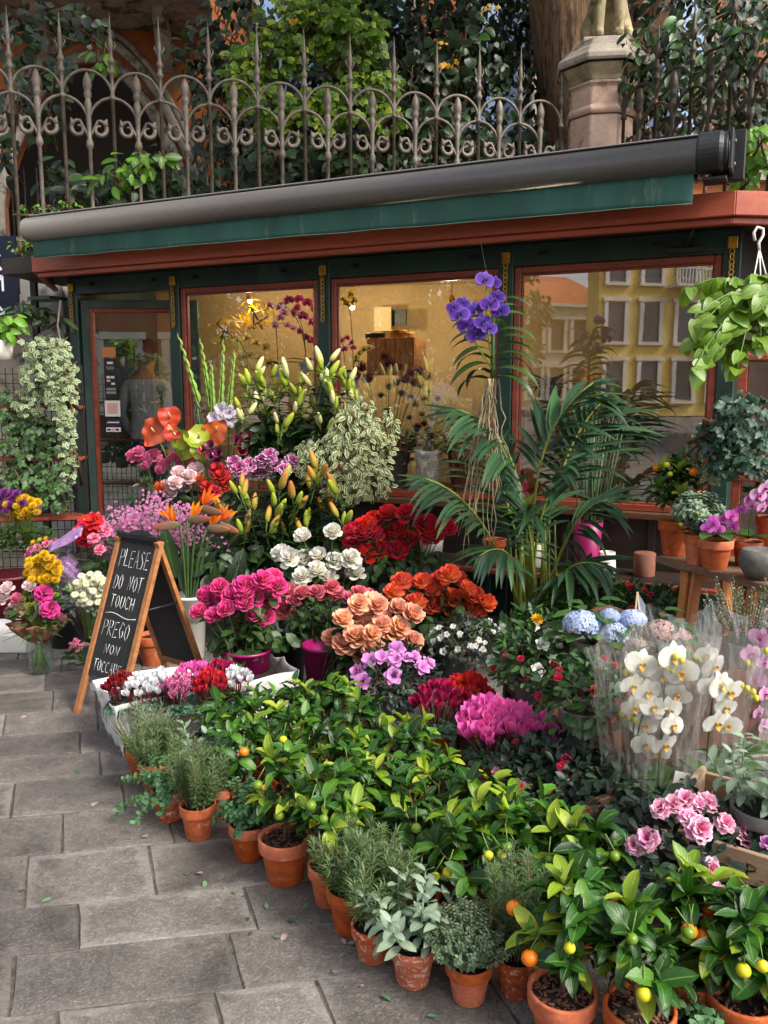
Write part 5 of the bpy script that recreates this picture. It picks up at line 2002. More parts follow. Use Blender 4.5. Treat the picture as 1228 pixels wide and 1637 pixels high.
b = MB()
b.grid(bagf, 72, 8)
bo_ = b.put('bag', m_bag, bag)
bo_.modifiers.new('paper', 'SOLIDIFY').thickness = .004
b = MB()
b.box((BWd / 2, BD / 2, .10), (BWd * .98, BD * .98, .19))
b.put('soil', m_soil, bag)
letters('NGOLO', -.26, .12, .17, .045, Matrix(((0, 0, -1, -.044), (-1, 0, 0, 0), (0, 1, 0, 0), (0, 0, 0, 1))), bag, m_ink, .0016, seed=9, name='ink_letter')

m_cyw = petal('white_cyclamen', hx('dcdce0'), hx('f2f2f4'), trans=.35)
m_cyr = petal('red_cyclamen', hx('8a0414'), hx('d0121e'))
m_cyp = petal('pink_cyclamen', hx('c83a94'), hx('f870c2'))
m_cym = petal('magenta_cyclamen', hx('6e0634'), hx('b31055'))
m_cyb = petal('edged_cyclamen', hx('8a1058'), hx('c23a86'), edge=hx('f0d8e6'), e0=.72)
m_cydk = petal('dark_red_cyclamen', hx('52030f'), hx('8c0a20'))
m_cyl = leafmat('cyclamen_leaf', hx('1c3a24'), hx('35573a'), .45, .12, blotch=hx('6f8f78'))
T_cyl = leafT(1, 1.0, 'heart', .1, .3, 5)


def cyclamen(label, p, R_, mat, nb, z0, seed, pot_=True, bloom=.034, parent=None, hh=.13, group=None):
    r = random.Random(seed)
    t = empty('cyclamen_plant', p, 0, label, 'plant', group)
    if pot_: pot(t, .12, z0, m_terra, 0, seed)
    ms = []
    for i in range(34):
        a = i * 2.4
        k = math.sqrt(i / 34)
        ms.append(fr((math.cos(a) * k * R_ * .8, math.sin(a) * k * R_ * .8, z0 + .045 - .03 * k), (math.cos(a), math.sin(a), r.uniform(-.3, .2)), (0, 0, 1), r.uniform(.035, .055)))
    put('foliage', scatter('foliage', [(T_cyl, ms, 0)], m_cyl), None, t, kind='stuff')
    st = MB()
    for i in range(nb):
        a = i * 2.4 + r.uniform(-.3, .3)
        k = math.sqrt((i + .3) / nb)
        q = Vector((math.cos(a) * k * R_, math.sin(a) * k * R_, z0 + hh * (1 - .35 * k * k) * r.uniform(.85, 1.1)))
        st.tube([(q.x * .3, q.y * .3, z0), (q.x * .9, q.y * .9, q.z - .03), q], .0022, 4)
        j = r.randint(0, 2)
        put('bloom', fmesh(CYC[j], ('cyc', j), mat), None, t, fz(q, (math.cos(a) * .4 * k, math.sin(a) * .4 * k - .15, 1), bloom * r.uniform(.85, 1.15), r.uniform(0, 6)))
    st.put('stems', m_cydk, t, kind='stuff')
    return t


for i, (u, v, m, nb, lab, R_) in enumerate([(195, 1093, m_cydk, 14, 'dark red cyclamen at the left end of the paper bag', .06), (228, 1096, m_cyw, 16, 'white cyclamen nearest the chalkboard in the paper bag', .065), (258, 1092, m_cyw, 16, 'second white cyclamen from the chalkboard in the paper bag', .065),
                                            (283, 1098, m_cyb, 15, 'purple cyclamen with white petal edges in the paper bag', .06), (310, 1076, m_cyp, 18, 'hot pink cyclamen at the back of the paper bag', .07), (338, 1092, m_cyr, 18, 'scarlet red cyclamen in the middle of the paper bag', .065),
                                            (352, 1072, m_cym, 12, 'magenta cyclamen at the back right of the paper bag', .06), (380, 1085, m_cyw, 14, 'white cyclamen at the right end of the paper bag', .06)]):
    q = G(u, v, .31)
    cyclamen(lab, (q.x, q.y, .10), R_, m, nb + 5, .10, 60 + i, False, .042)

m_tray = surf('white_plastic', hx('cfcdc9'), hx('dedcd8'), 6, .4, .05, 60)
q = G(150, 1112)
b = MB()
b.box((0, 0, .03), (.34, .24, .012)).box((0, -.118, .018), (.34, .008, .036)).box((-.168, 0, .018), (.008, .228, .036)).box((.168, 0, .018), (.008, .228, .036)).box((0, .118, .018), (.34, .008, .036))
for x in (-.08, .08): b.lathe([(.055, .0362), (.06, .0375), (.05, .0375), (.045, .0365)], 16, (x, 0, 0))
tr_ = b.put('nursery_tray', m_tray)
tr_.location = (q.x + .16, q.y + .1, 0)
tr_.rotation_euler = (0, 0, R(-32))
tag(tr_, 'white plastic nursery tray on the paving under the chalkboard', 'tray')
q = G(150, 1098)
pk = MB().lathe([(.001, 0), (.05, 0), (.07, .12), (.078, .12), (.078, .14), (.07, .14), (.06, .09), (.001, .09)], 24).put('plastic_pot', surf('pink_plastic', hx('b25a92'), hx('cf78ae'), 4, .4, .05))
pk.location = (q.x + .06, q.y + .22, .0)
tag(pk, 'empty pink plastic pot seen under the chalkboard', 'pot')

# ================================================================ rose buckets
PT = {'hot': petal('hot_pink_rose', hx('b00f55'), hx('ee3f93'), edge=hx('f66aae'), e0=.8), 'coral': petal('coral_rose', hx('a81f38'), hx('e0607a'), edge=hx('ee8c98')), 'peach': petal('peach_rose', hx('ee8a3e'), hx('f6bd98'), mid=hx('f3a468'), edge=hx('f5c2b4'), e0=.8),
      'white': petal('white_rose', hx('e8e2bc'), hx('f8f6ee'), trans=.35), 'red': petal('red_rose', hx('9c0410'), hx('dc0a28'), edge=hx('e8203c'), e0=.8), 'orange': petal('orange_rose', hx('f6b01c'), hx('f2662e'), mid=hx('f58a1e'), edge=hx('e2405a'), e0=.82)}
ROSES = [
    ('hot', 3.95, 36, (392, 3.98), .30, 'hot pink rose above a magenta bucket',
     [(352, 939), (319, 980), (342, 985), (333, 960), (383, 965), (390, 937), (388, 995), (405, 957), (407, 985), (420, 928), (443, 938), (423, 987), (413, 952), (370, 955), (430, 958), (362, 975)]),
    ('coral', 4.1, 31, (505, 4.15), .30, 'coral pink rose behind the peach bunch', [(455, 975), (483, 948), (470, 962), (517, 950), (540, 949), (573, 948), (558, 958), (462, 946), (590, 952)]),
    ('peach', 3.72, 40, (520, 3.95), .30, 'peach rose in the big pale bunch',
     [(573, 967), (603, 968), (635, 972), (660, 982), (548, 990), (567, 985), (592, 1002), (638, 1003), (532, 1020), (568, 1018), (615, 1022), (577, 1042), (550, 1030), (597, 1038), (658, 1026), (612, 990), (625, 1042)]),
    ('white', 4.5, 34, (520, 4.6), .34, 'white rose below the lilies', [(532, 850), (450, 885), (485, 893), (482, 922), (525, 923), (560, 893), (568, 915), (510, 888), (462, 892)]),
    ('red', 4.75, 40, (650, 4.85), .36, 'deep red rose below the white vase', [(651, 822), (585, 842), (600, 833), (567, 867), (598, 857), (582, 886), (625, 860), (648, 863), (683, 840), (688, 860), (713, 845), (635, 880), (605, 880), (565, 850)]),
    ('orange', 4.35, 36, (705, 4.45), .33, 'orange rose left of the palm', [(630, 947), (648, 933), (676, 930), (705, 927), (732, 927), (747, 943), (692, 968), (718, 968), (777, 965), (757, 953), (665, 963), (735, 960), (762, 975), (690, 945)]),
]
for key, Y, px, (bu, bY), bh, lab, heads in ROSES:
    rx = random.Random(len(heads) + 5)
    heads = heads + [(a[0] * .5 + b_[0] * .5 + rx.uniform(-9, 9), a[1] * .5 + b_[1] * .5 - rx.uniform(2, 12)) for a, b_ in zip(heads[::3], heads[1::3])]
    r = random.Random(hash(key) % 1 + len(heads) * 7 + int(Y * 100))
    c = DP(bu, 900, bY)
    r = random.Random(len(heads) * 7 + int(Y * 100))
    for (u, v), w_ in zip(heads, ranks(heads, 4)):
        hd = DP(u, v, Y + r.uniform(-.09, .09))
        ft = Vector((c.x + r.uniform(-.06, .06), c.y + r.uniform(-.06, .06), .05))
        dirn = Vector(((hd.x - c.x) * 1.3 + r.uniform(-.3, .3), -.55 + r.uniform(-.35, .2), .95))
        cut_stem(key + '_rose' if key not in ('hot',) else 'pink_rose', lab + ', ' + w_, {'hot': 'hot pink roses', 'coral': 'coral roses', 'peach': 'peach roses', 'white': 'white roses', 'red': 'red roses', 'orange': 'orange roses'}[key], ft, hd, dirn, ROSE, PT[key], px * Y / F * 1.04, r, nleaf=6, lsize=.066)
BK = [(392, 3.98, .24, .30, m_mag, 'magenta plastic bucket holding the hot pink roses'), (520, 4.05, .24, .30, m_mag, 'magenta plastic bucket below the peach roses'), (525, 4.62, .24, .34, m_blackp, 'black bucket holding the white roses'),
      (650, 4.87, .26, .36, m_blackp, 'black bucket holding the deep red roses'), (705, 4.47, .25, .33, m_blackp, 'black bucket holding the orange roses'), (455, 4.3, .24, .32, m_blackp, 'black bucket behind the hot pink roses')]
for u, Y, D, h, m, lab in BK:
    q = DP(u, 900, Y)
    bucket('flower_bucket', lab, (q.x, q.y, 0), D, h, m)
# litter on the paving: fallen leaves, petals, crumbs of soil
r = random.Random(77)
lt, pt_, sl_ms = [], [], []
for i in range(34):
    u, v = r.uniform(30, 700), 0
    v = 1230 + (u - 150) * .62 + r.uniform(-10, 90) if u > 150 else r.uniform(1100, 1600)
    q = G(u, min(v, 1660), .004)
    m = fr((q.x, q.y, .005 + .002 * (i % 3)), (r.uniform(-1, 1), r.uniform(-1, 1), 0), (r.uniform(-.2, .2), r.uniform(-.2, .2), 1), r.uniform(.012, .034))
    (lt if i % 4 else pt_).append(m)
for i in range(420):
    u = r.uniform(180, 960)
    v = 1240 + (u - 200) * .60 + abs(r.gauss(0, 26))
    q = G(u, min(v, 1700), .003)
    sl_ms.append(fr((q.x, q.y, .0035), (r.uniform(-1, 1), r.uniform(-1, 1), 0), (0, 0, 1), r.uniform(.0022, .006)))
put('fallen_leaves', scatter('fallen_leaves', [(T_oval, lt, 0), (T_small, pt_, 1), (CHIPT, sl_ms, 2)], [m_oreg, petal('fallen_petal', hx('a8808a'), hx('c8a8aa')), m_soil]), None)
tag(bpy.data.objects['fallen_leaves'], 'fallen leaves, petals and soil crumbs scattered on the paving along the pots', 'litter', kind='stuff')
# ================================================================ benches against the shop front carry the back buckets
def kbench(label, s0, s1, n0, n1, h):
    t = empty('display_bench', KW((s0 + s1) / 2, n0, 0), KR, label, 'bench')
    w, d = s1 - s0, n1 - n0
    for i in range(3):
        MB().box((0, -d * (i + .5) / 3, h - .015), (w, d / 3 - .012, .03)).put('slat', m_dark, t, bevel=.003)
    for x in (-w / 2 + .04, w / 2 - .04):
        for y in (-.04, -d + .04): MB().box((x, y, h / 2 - .016), (.05, .05, h - .032)).put('leg', m_dark, t)
    return t


kbench('low dark bench carrying the lily buckets in front of the windows', -2.9, -1.0, .42, 1.0, .40)
kbench('low dark bench under the pink flowers near the door', -3.75, -2.95, .45, 1.05, .25)

# ================================================================ lilies
m_lilb = petal('green_lily_bud', hx('6d8a1e'), hx('b7b93a'), mid=hx('97ab2c'), trans=.15, rough=.45)
m_lilw = petal('cream_lily_bud', hx('97a548'), hx('e6dfb0'), mid=hx('cfcf86'), trans=.15, rough=.45)
m_lilp = petal('pink_lily_bud', hx('7f9428'), hx('d0703a'), mid=hx('b4963a'), trans=.15, rough=.45)
m_lill = leafmat('lily_leaf', hx('12240f'), hx('274019'), .35, .12, rib=hx('48622c'))
T_lill = leafT(1, .20, 'lance', .3, .8, 6)
LM['lilleaf'] = tplmesh('leaf', T_lill, m_lill)

def lily(label, group, foot, head, mats, r, nb=4, blen=.11):
    foot, head = Vector(foot), Vector(head)
    t = empty('cut_lily', foot, 0, label, 'flower', group)
    h = head - foot
    pts = bez((0, 0, 0), (h.x * .3, h.y * .3, h.z * .6), h, 6)
    MB().tube(pts, [.006, .006, .0055, .005, .0045, .004, .003], 6).put('stem', m_dstem, t)
    for i in range(nb):
        a = i * 2.4 + r.uniform(0, 6)
        e = Vector((math.cos(a) * .55, math.sin(a) * .55 - .15, r.uniform(.5, 1.2))).normalized()
        q = h + e * .045 + Vector((0, 0, -.03 * i))
        MB().tube([h + Vector((0, 0, -.03 * i - .015)), q], .0028, 5).put('bud_stalk', m_stem, t)
        m = mats[r.randint(0, len(mats) - 1)]
        put('bud', fmesh(BUD, 'bud', m, 'bud'), None, t, fr(q, e + Vector((0, 0, .25)), (0, -1, .2), blen * r.uniform(.75, 1.15)))
    for i in range(26):
        f = .3 + .68 * i / 26
        x = min(5.99, f * 6)
        q = pts[int(x)].lerp(pts[int(x) + 1], x - int(x))
        a = i * 2.4 + r.uniform(-.4, .4)
        put('leaf', LM['lilleaf'], None, t, fr(q, (math.cos(a), math.sin(a), r.uniform(.2, .8)), (0, 0, 1), r.uniform(.13, .22)))
    return t


LB = [(430, 600), (462, 592), (505, 590), (532, 598), (418, 640), (470, 640), (510, 642), (552, 655), (447, 672), (492, 668), (570, 618), (535, 628), (400, 615), (480, 610), (390, 650), (445, 620), (520, 572), (430, 655), (470, 675), (515, 670), (555, 600), (405, 590)]
r = random.Random(71)
c = DP(480, 900, 5.55)
for (u, v), w_ in zip(LB, ranks(LB)):
    hd = DP(u, v + 14, 5.45 + r.uniform(-.15, .15))
    lily('closed green lily stem in the tall back bunch, ' + w_, 'lilies in the tall back bunch', (c.x + r.uniform(-.07, .07), c.y + r.uniform(-.07, .07), .47), hd, [m_lilb, m_lilb, m_lilw] if u < 500 else [m_lilb, m_lilw, m_lilw, m_lilb], r)
bucket('flower_bucket', 'black bucket on the bench holding the tall green lilies', (c.x, c.y, .40), .28, .36, m_blackp)
LF_ = [(500, 765), (545, 778), (510, 748), (470, 795), (440, 805), (490, 835), (548, 825), (365, 815), (385, 778), (425, 835), (525, 800), (405, 800), (355, 838), (445, 772), (460, 840), (390, 840)]
c2 = DP(455, 950, 4.98)
for (u, v), w_ in zip(LF_, ranks(LF_)):
    hd = DP(u, v + 12, 4.95 + r.uniform(-.15, .15))
    lily('pink-tipped lily stem in the front bunch, ' + w_, 'lilies in the front bunch', (c2.x + r.uniform(-.09, .09), c2.y + r.uniform(-.09, .09), .06), hd, [m_lilb, m_lilp, m_lilb, m_lilp], r, 3, .115)
bucket('flower_bucket', 'black bucket on the ground holding the pink-tipped lilies', (c2.x, c2.y, 0), .32, .36, m_blackp)

# dark cut greenery that packs the gaps between the bunches
for i, (cl, lab, sz) in enumerate([
    ([(470, 690, 5.55, 80, 26), (420, 690, 5.5, 40, 22), (530, 690, 5.55, 50, 20)], 'dark leafy greenery packed under the tall green lilies', .13),
    ([(440, 880, 5.0, 90, 28), (380, 880, 4.95, 50, 26), (520, 870, 5.05, 50, 24)], 'dark leafy greenery packed under the pink-tipped lilies', .12),
    ([(620, 910, 4.75, 60, 22), (680, 900, 4.8, 50, 22)], 'dark rose greenery packed under the deep red roses', .085),
    ([(690, 1000, 4.4, 60, 20), (750, 1000, 4.4, 40, 20)], 'dark rose greenery packed under the orange roses', .085),
    ([(385, 1025, 4.0, 50, 20), (430, 1020, 4.02, 34, 22)], 'dark rose greenery packed under the hot pink roses', .08),
    ([(500, 985, 4.3, 50, 24), (560, 1000, 4.2, 30, 20)], 'dark rose greenery packed under the coral roses', .08),
    ([(245, 790, 5.5, 40, 26), (300, 810, 5.4, 40, 20), (370, 790, 5.35, 30, 20)], 'dark leafy greenery packed under the lisianthus', .09),
    ([(200, 905, 4.95, 50, 26), (270, 890, 4.9, 36, 24), (350, 900, 4.85, 40, 24)], 'dark leafy greenery packed behind the chalkboard', .10)]):
    creeper('cut_greenery', lab, 'greenery', cl, T_oval if sz > .087 else leafT(1, .6, 'oval', .2, .5, 5), m_lill if sz > .087 else m_rosel, sz, 60, 46, False, seed=400 + i)

# ================================================================ variegated ficus
m_fic = leafmat('variegated_ficus_leaf', hx('3c5a32'), hx('5a7648'), .45, .2, edge=hx('c4c496'))
T_fic = leafT(1, .44, 'oval', .25, .6, 6, wave=.05)
fic = creeper('weeping_fig', 'cream and green variegated weeping fig between the lilies and the window', 'plant', [
    (565, 690, 5.2, 42, 40), (545, 730, 5.15, 50, 40), (595, 720, 5.25, 32, 50), (505, 735, 5.2, 40, 35), (590, 770, 5.15, 42, 30), (550, 780, 5.15, 40, 30), (575, 655, 5.25, 22, 26), (620, 690, 5.3, 14, 40)], T_fic, m_fic, .048, 240, 150, seed=14)
lathe_part('pot', fic, [(.001, .40), (.10, .40), (.13, .62), (.12, .62), (.001, .60)], surf('lime_ceramic', hx('7f9a2a'), hx('98b03c'), 4, .4, .05), M=Matrix.Translation((.1, .1, 0)))
gp = lathe_part('planter', None, [(.001, 0), (.07, 0), (.085, .15), (.08, .155), (.072, .14), (.001, .13)], m_whitep)
gp.location = KPX_ = KW(*(lambda sz: (sz[0], .2, .417))(onK(690, 880, .2)))
tag(gp, 'small white ceramic planter on the ledge behind the red roses', 'planter')

# ================================================================ gladioli, anthuriums, callas
m_glad = petal('gladiolus_sheath', hx('6c9236'), hx('a3bd55'), trans=.15)
m_gladw = petal('lilac_gladiolus', hx('c9b6d8'), hx('efe8ee'), trans=.35)
SHT = leafT(1, .34, 'lance', .9, .2, 4)
for i, (u0, v0, u1, v1) in enumerate([(335, 700, 288, 545), (345, 700, 322, 553), (350, 700, 357, 556), (360, 700, 374, 572), (342, 705, 338, 590)]):
    r = random.Random(80 + i)
    a, e = DP(u0, v0, 5.75), DP(u1, v1, 5.75)
    t = empty('gladiolus_spike', a, 0, 'green gladiolus spike rising before the window frame, ' + ['leaning furthest to the door', 'second from the door', 'third from the door', 'nearest the lilies', 'shortest of the five'][i], 'flower', 'gladiolus spikes')
    h = e - a
    MB().tube([(0, 0, -.45), h * .5 + Vector((0, 0, -.01)), h], [.006, .005, .002], 6).put('stem', m_stem, t)
    for j in range(13):
        f = .3 + .7 * j / 12
        q = h * f
        s = (1 if j % 2 else -1)
        put('bud', fmesh(SHT, 'sheath', m_glad, 'bud'), None, t, fr(q, h.normalized() + Vector((s * .09, -.04, 0)), (s, -.6, .3), .13 * (1.2 - .75 * f), sx=.10 * (1.2 - .75 * f)))
    for j in range(2 if i > 1 else 0):
        put('bloom', fmesh(AZAL[j], ('glad', j), m_gladw), None, t, fz(h * (.22 + .1 * j) + Vector((.02, -.03, 0)), (.3 - .6 * j, -1, .3), .10))
m_ano = petal('orange_anthurium', hx('a83a18'), hx('cf5a2c'), edge=hx('b8481f'), rough=.3, trans=.1, spec=.6)
m_ang = petal('green_anthurium', hx('9aa81e'), hx('a4b22a'), edge=hx('7f9a20'), rough=.3, trans=.15, spec=.6)
m_spx = plain('cream_spadix', hx('d8c87a'), .5)
SPT = leafT(1, .95, 'heart', .10, .55, 10, wave=.07, cols=6, cup=.10)
for i, (u, v, px, m, dx, dz, lab) in enumerate([(248, 692, 58, m_ano, -.5, -.5, 'large orange anthurium nearest the door'), (272, 668, 46, m_ano, .2, -.8, 'small orange anthurium behind the green ones'), (346, 690, 50, m_ano, .5, .5, 'orange anthurium right of the green ones'),
                                                (300, 712, 56, m_ang, -.3, -.7, 'front green anthurium below the orange ones'), (318, 700, 52, m_ang, .5, -.4, 'green anthurium beside the dark callas'), (285, 700, 46, m_ang, -.7, .1, 'green anthurium behind the front green one'), (322, 722, 40, m_ang, .2, -.8, 'lowest green anthurium above the carnations'), (275, 690, 34, m_ano, -.1, .6, 'orange anthurium half hidden between the green ones')]):
    hd = DP(u, v, 5.5 - .02 * i)
    t = empty('anthurium_flower', (DP(305, 800, 5.65).x + i * .01, 5.65, .3), 0, lab, 'flower', 'anthuriums')
    h = hd - t.location
    MB().tube(bez((0, 0, 0), (h.x * .3, h.y * .3, h.z * .7), h, 5), .005, 6).put('stem', m_stem, t)
    L = px * 5.5 / F * .8
    put('spathe', fmesh(SPT, 'spathe', m, 'spathe'), None, t, fr(h - Vector((dx, 0, dz)).normalized() * L * .45, (dx, -.15, dz), (.5 * math.sin(i * 2.1), -1, .5 * math.cos(i * 1.7)), L))
    MB().tube([h, h + Vector((dx * .02, -.05, .035))], [.008, .004], 6).put('spadix', m_spx, t)
m_calla = petal('dark_purple_calla', hx('2c0820'), hx('6b1848'), rough=.35, trans=.08, spec=.5)
m_callar = petal('wine_calla', hx('5a0a24'), hx('96183e'), rough=.35, trans=.08, spec=.5)
CAL = [MB().lathe([(.03, 0), (.10, .25), (.17, .6), (.26, .85), (.40, 1.0)], 12)]
CAL = [(np.array(CAL[0].V) + np.array([[0.0, 0, 0]]), np.array(CAL[0].F), np.array(CAL[0].U))]
hc = [(345, 720), (360, 733), (352, 745), (375, 712), (340, 738), (385, 730), (395, 718), (405, 708), (330, 728)]
for i, (u, v) in enumerate(hc):
    r = random.Random(90 + i)
    hd = DP(u, v, 5.4)
    cut_stem('calla_flower', ('dark purple' if i < 5 else 'wine red') + ' calla below the anthuriums, ' + ranks(hc, 9)[i], 'callas below the anthuriums', (DP(360, 800, 5.5).x, 5.5, .4), hd, (r.uniform(-.5, .5), -.8, .5), CAL, m_calla if i < 5 else m_callar, .085, r, nleaf=0, stemr=.004)

# ================================================================ cut flowers left of the lilies
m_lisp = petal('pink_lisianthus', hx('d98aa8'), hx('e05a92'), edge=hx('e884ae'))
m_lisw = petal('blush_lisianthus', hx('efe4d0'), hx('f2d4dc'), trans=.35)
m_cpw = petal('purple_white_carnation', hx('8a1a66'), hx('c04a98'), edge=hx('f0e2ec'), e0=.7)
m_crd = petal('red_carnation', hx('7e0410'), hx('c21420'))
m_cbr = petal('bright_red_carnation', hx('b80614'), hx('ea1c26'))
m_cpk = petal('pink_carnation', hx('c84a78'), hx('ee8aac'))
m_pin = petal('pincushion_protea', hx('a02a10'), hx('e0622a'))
GR = [
    ('lisianthus_flower', 'pink lisianthus beside the door, ', 'pink lisianthus', ROSE, m_lisp, 5.5, 24, (260, 5.6), .3, [(212, 728), (230, 733), (246, 728), (277, 732), (291, 743), (262, 742), (235, 745), (257, 752), (295, 731), (222, 722)]),
    ('lisianthus_flower', 'blush white lisianthus below the pink ones, ', 'blush lisianthus', ROSE, m_lisw, 5.35, 26, (285, 5.5), .3, [(280, 772), (302, 762), (266, 777), (286, 756), (313, 750), (295, 780), (272, 790)]),
    ('cut_carnation', 'purple and white carnation left of the fig, ', 'purple white carnations', CARN, m_cpw, 5.2, 30, (415, 5.35), .45, [(420, 738), (400, 745), (440, 745), (466, 740), (384, 752), (412, 756), (432, 730), (455, 752), (375, 742)]),
    ('cut_carnation', 'dark red carnation beside the pincushion flowers, ', 'dark red carnations', CARN, m_crd, 5.1, 28, (350, 5.3), .4, [(355, 762), (343, 787), (332, 780), (362, 778), (348, 752), (330, 796)]),
    ('protea_flower', 'orange pincushion flower by the dark red carnations, ', 'pincushion flowers', [pom_T(3, 6, .05, 1.0, .5)], m_pin, 5.2, 36, (315, 5.35), .35, [(318, 770), (262, 783)]),
    ('cut_carnation', 'bright red carnation beside the purple wrapping paper, ', 'bright red carnations', CARN, m_cbr, 4.85, 36, (150, 5.1), .2, [(140, 838), (132, 852), (146, 850), (150, 835), (138, 864)]),
    ('cut_carnation', 'pink carnation above the chalkboard, ', 'pink carnations', CARN, m_cpk, 4.7, 24, (160, 5.0), .2, [(160, 880), (168, 850), (150, 862)]),
]
for nm, lab, grp, Ts, m, Y, px, (bu, bY), fz_, heads in GR:
    r = random.Random(len(lab) * 3 + len(heads))
    c = DP(bu, 850, bY)
    for (u, v), w_ in zip(heads, ranks(heads)):
        hd = DP(u, v, Y + r.uniform(-.08, .08))
        cut_stem(nm, lab + w_, grp, (c.x + r.uniform(-.05, .05), c.y + r.uniform(-.05, .05), fz_), hd, ((hd.x - c.x) * 1.2 + r.uniform(-.3, .3), -.6, .75), Ts, m, px * Y / F, r, nleaf=3, lsize=.05)
for u, Y, z, D, h, m, lab in [(265, 5.6, .25, .26, .30, m_blackp, 'black bucket holding the lisianthus by the door'), (410, 5.35, .40, .24, .30, m_blackp, 'black bucket holding the purple carnations'), (350, 5.32, .25, .22, .32, m_blackp, 'black bucket holding the dark red carnations'),
                              (230, 5.05, 0, .28, .36, m_blackp, 'black bucket holding the pink waxflower'), (155, 5.1, 0, .24, .34, m_blackp, 'black bucket holding the bright red carnations'), (300, 4.75, 0, .20, .38, m_whitep, 'white bucket holding the birds of paradise'), (310, 5.7, .25, .22, .3, m_blackp, 'black bucket holding the anthuriums')]:
    q = DP(u, 850, Y)
    bucket('flower_bucket', lab, (q.x, q.y, z), D, h, m)

# waxflower haze of tiny blooms
m_wax = petal('waxflower', hx('b0508e'), hx('d58ab4'), var=.25)
m_waxl = leafmat('waxflower_leaf', hx('36502a'), hx('587040'), .5, .15)
r = random.Random(95)
c = DP(235, 850, 5.0)
wx_ = empty('waxflower_bunch', (c.x, c.y, 0), 0, 'hazy mauve pink waxflower bunch behind the chalkboard top', 'flowers')
fl, lv, st = [], [], MB()
for i in range(150):
    u, v = r.gauss(235, 42), 0
    v = 835 + abs(u - 245) * .35 + r.uniform(-38, 28)
    e = DP(u, v, 5.0 + r.uniform(-.2, .15)) - Vector((c.x, c.y, 0))
    st.tube([(r.uniform(-.05, .05), r.uniform(-.05, .05), .3), e * .6 + Vector((0, 0, .2)), e], .0016, 4, cap=False)
    for j in range(11):
        q = e + rsph(r) * .07
        fl.append(fz(q, Vector((r.uniform(-.6, .6), -.7, .6)), r.uniform(.014, .021)))
    for j in range(14):
        q = e + rsph(r) * .08 - Vector((0, 0, .05))
        lv.append(fr(q, (r.uniform(-1, 1), r.uniform(-1, 1), r.uniform(0, 1)), (0, 0, 1), .03))
put('blooms', scatter('blooms', [(FLOR, fl, 0)], m_wax), None, wx_, kind='stuff')
put('foliage', scatter('foliage', [(T_need, lv, 0)], m_waxl), None, wx_, kind='stuff')
st.put('stems', m_stem, wx_, kind='stuff')

# birds of paradise
m_bop = petal('orange_strelitzia', hx('d8560c'), hx('ee8420'), rough=.4)
m_bopb = petal('violet_strelitzia', hx('2a2a80'), hx('4a3a9a'))
m_bopk = petal('strelitzia_beak', hx('5f7a3c'), hx('b8663c'), mid=hx('8a6a58'), rough=.4)
SEP = leafT(1, .26, 'lance', .5, .3, 5)
for i, (u, v, dx) in enumerate([(300, 832, .6), (330, 845, .8), (288, 838, -.5), (318, 812, .1), (345, 838, 1.0)]):
    r = random.Random(120 + i)
    hd = DP(u, v, 4.7)
    foot = Vector((DP(298, 900, 4.75).x, 4.75, .05))
    t = empty('bird_of_paradise', foot, 0, 'orange bird of paradise flower right of the chalkboard top, ' + ['third from the left', 'second from the right', 'leftmost', 'uppermost of the five', 'rightmost'][i], 'flower', 'birds of paradise')
    h = hd - foot
    MB().tube(bez((0, 0, 0), (h.x * .3, h.y * .3, h.z * .7), h, 5), .007, 6).put('stem', m_dstem, t)
    s = 1 if dx >= 0 else -1
    put('beak', fmesh(BUD, 'beak', m_bopk, 'beak'), None, t, fr(h, (s * 1, -.3, .12 - .1 * i), (0, 0, 1), .15, sx=.055))
    for j in range(4):
        put('sepal', fmesh(SEP, 'sepal', m_bop, 'sepal'), None, t, fr(h + Vector((s * .03, 0, .01)), (s * (.1 + .25 * j), -.3 + .2 * (j % 2), 1 - .12 * j), (0, -1, .2), .105 + .01 * (j % 2)))
    put('tongue', fmesh(SEP, 'tongue', m_bopb, 'tongue'), None, t, fr(h + Vector((s * .03, 0, .01)), (s * .8, -.4, .5), (0, -1, 0), .08, sx=.05))
BIGL = tplmesh('leaf', leafT(1, .34, 'oval', .25, .5, 8, wave=.02), m_lill)
for i, (u, v, dx) in enumerate([(262, 865, -.25), (285, 900, -.1), (345, 900, .3), (330, 920, .1)]):
    q = DP(u, v, 4.72)
    o = put('cut_leaf', BIGL, None, None, fr(DP(u + 20, v + 60, 4.75), (dx, -.1, 1), (0, -1, 0), .32))
    tag(o, 'long dark strelitzia leaf behind the chalkboard, ' + ['leftmost', 'second from the left', 'rightmost', 'third from the left'][i], 'leaf', 'strelitzia leaves')

# ================================================================ bouquets on the pavement by the door
m_yel = petal('yellow_chrysanthemum', hx('d89a04'), hx('fad414'))
m_lime2 = petal('lime_chrysanthemum', hx('6d8a14'), hx('9fb52a'))
m_but = petal('white_button_chrysanthemum', hx('b6bf5a'), hx('f0eddc'), trans=.35)
m_pur = petal('purple_chrysanthemum', hx('5a1464'), hx('9a3aa0'))
m_kraft = surf('kraft_paper', hx('5c3c2a'), hx('7d553c'), 5, .8, .3, 60)
m_purp = surf('lilac_paper', hx('7a5488'), hx('a07aa8'), 25, .6, .2, 60, c3=hx('d8c4d8'), c3t=.6, c3s=30)
m_cello = glassmat('cellophane', .05, (.97, .97, .98, 1), .05, .2)
m_jar = glassmat('jar_glass', .09, (.88, .93, .90, 1), .02)
m_euc = leafmat('eucalyptus_leaf', hx('4b6257'), hx('73877a'), .6, .15)


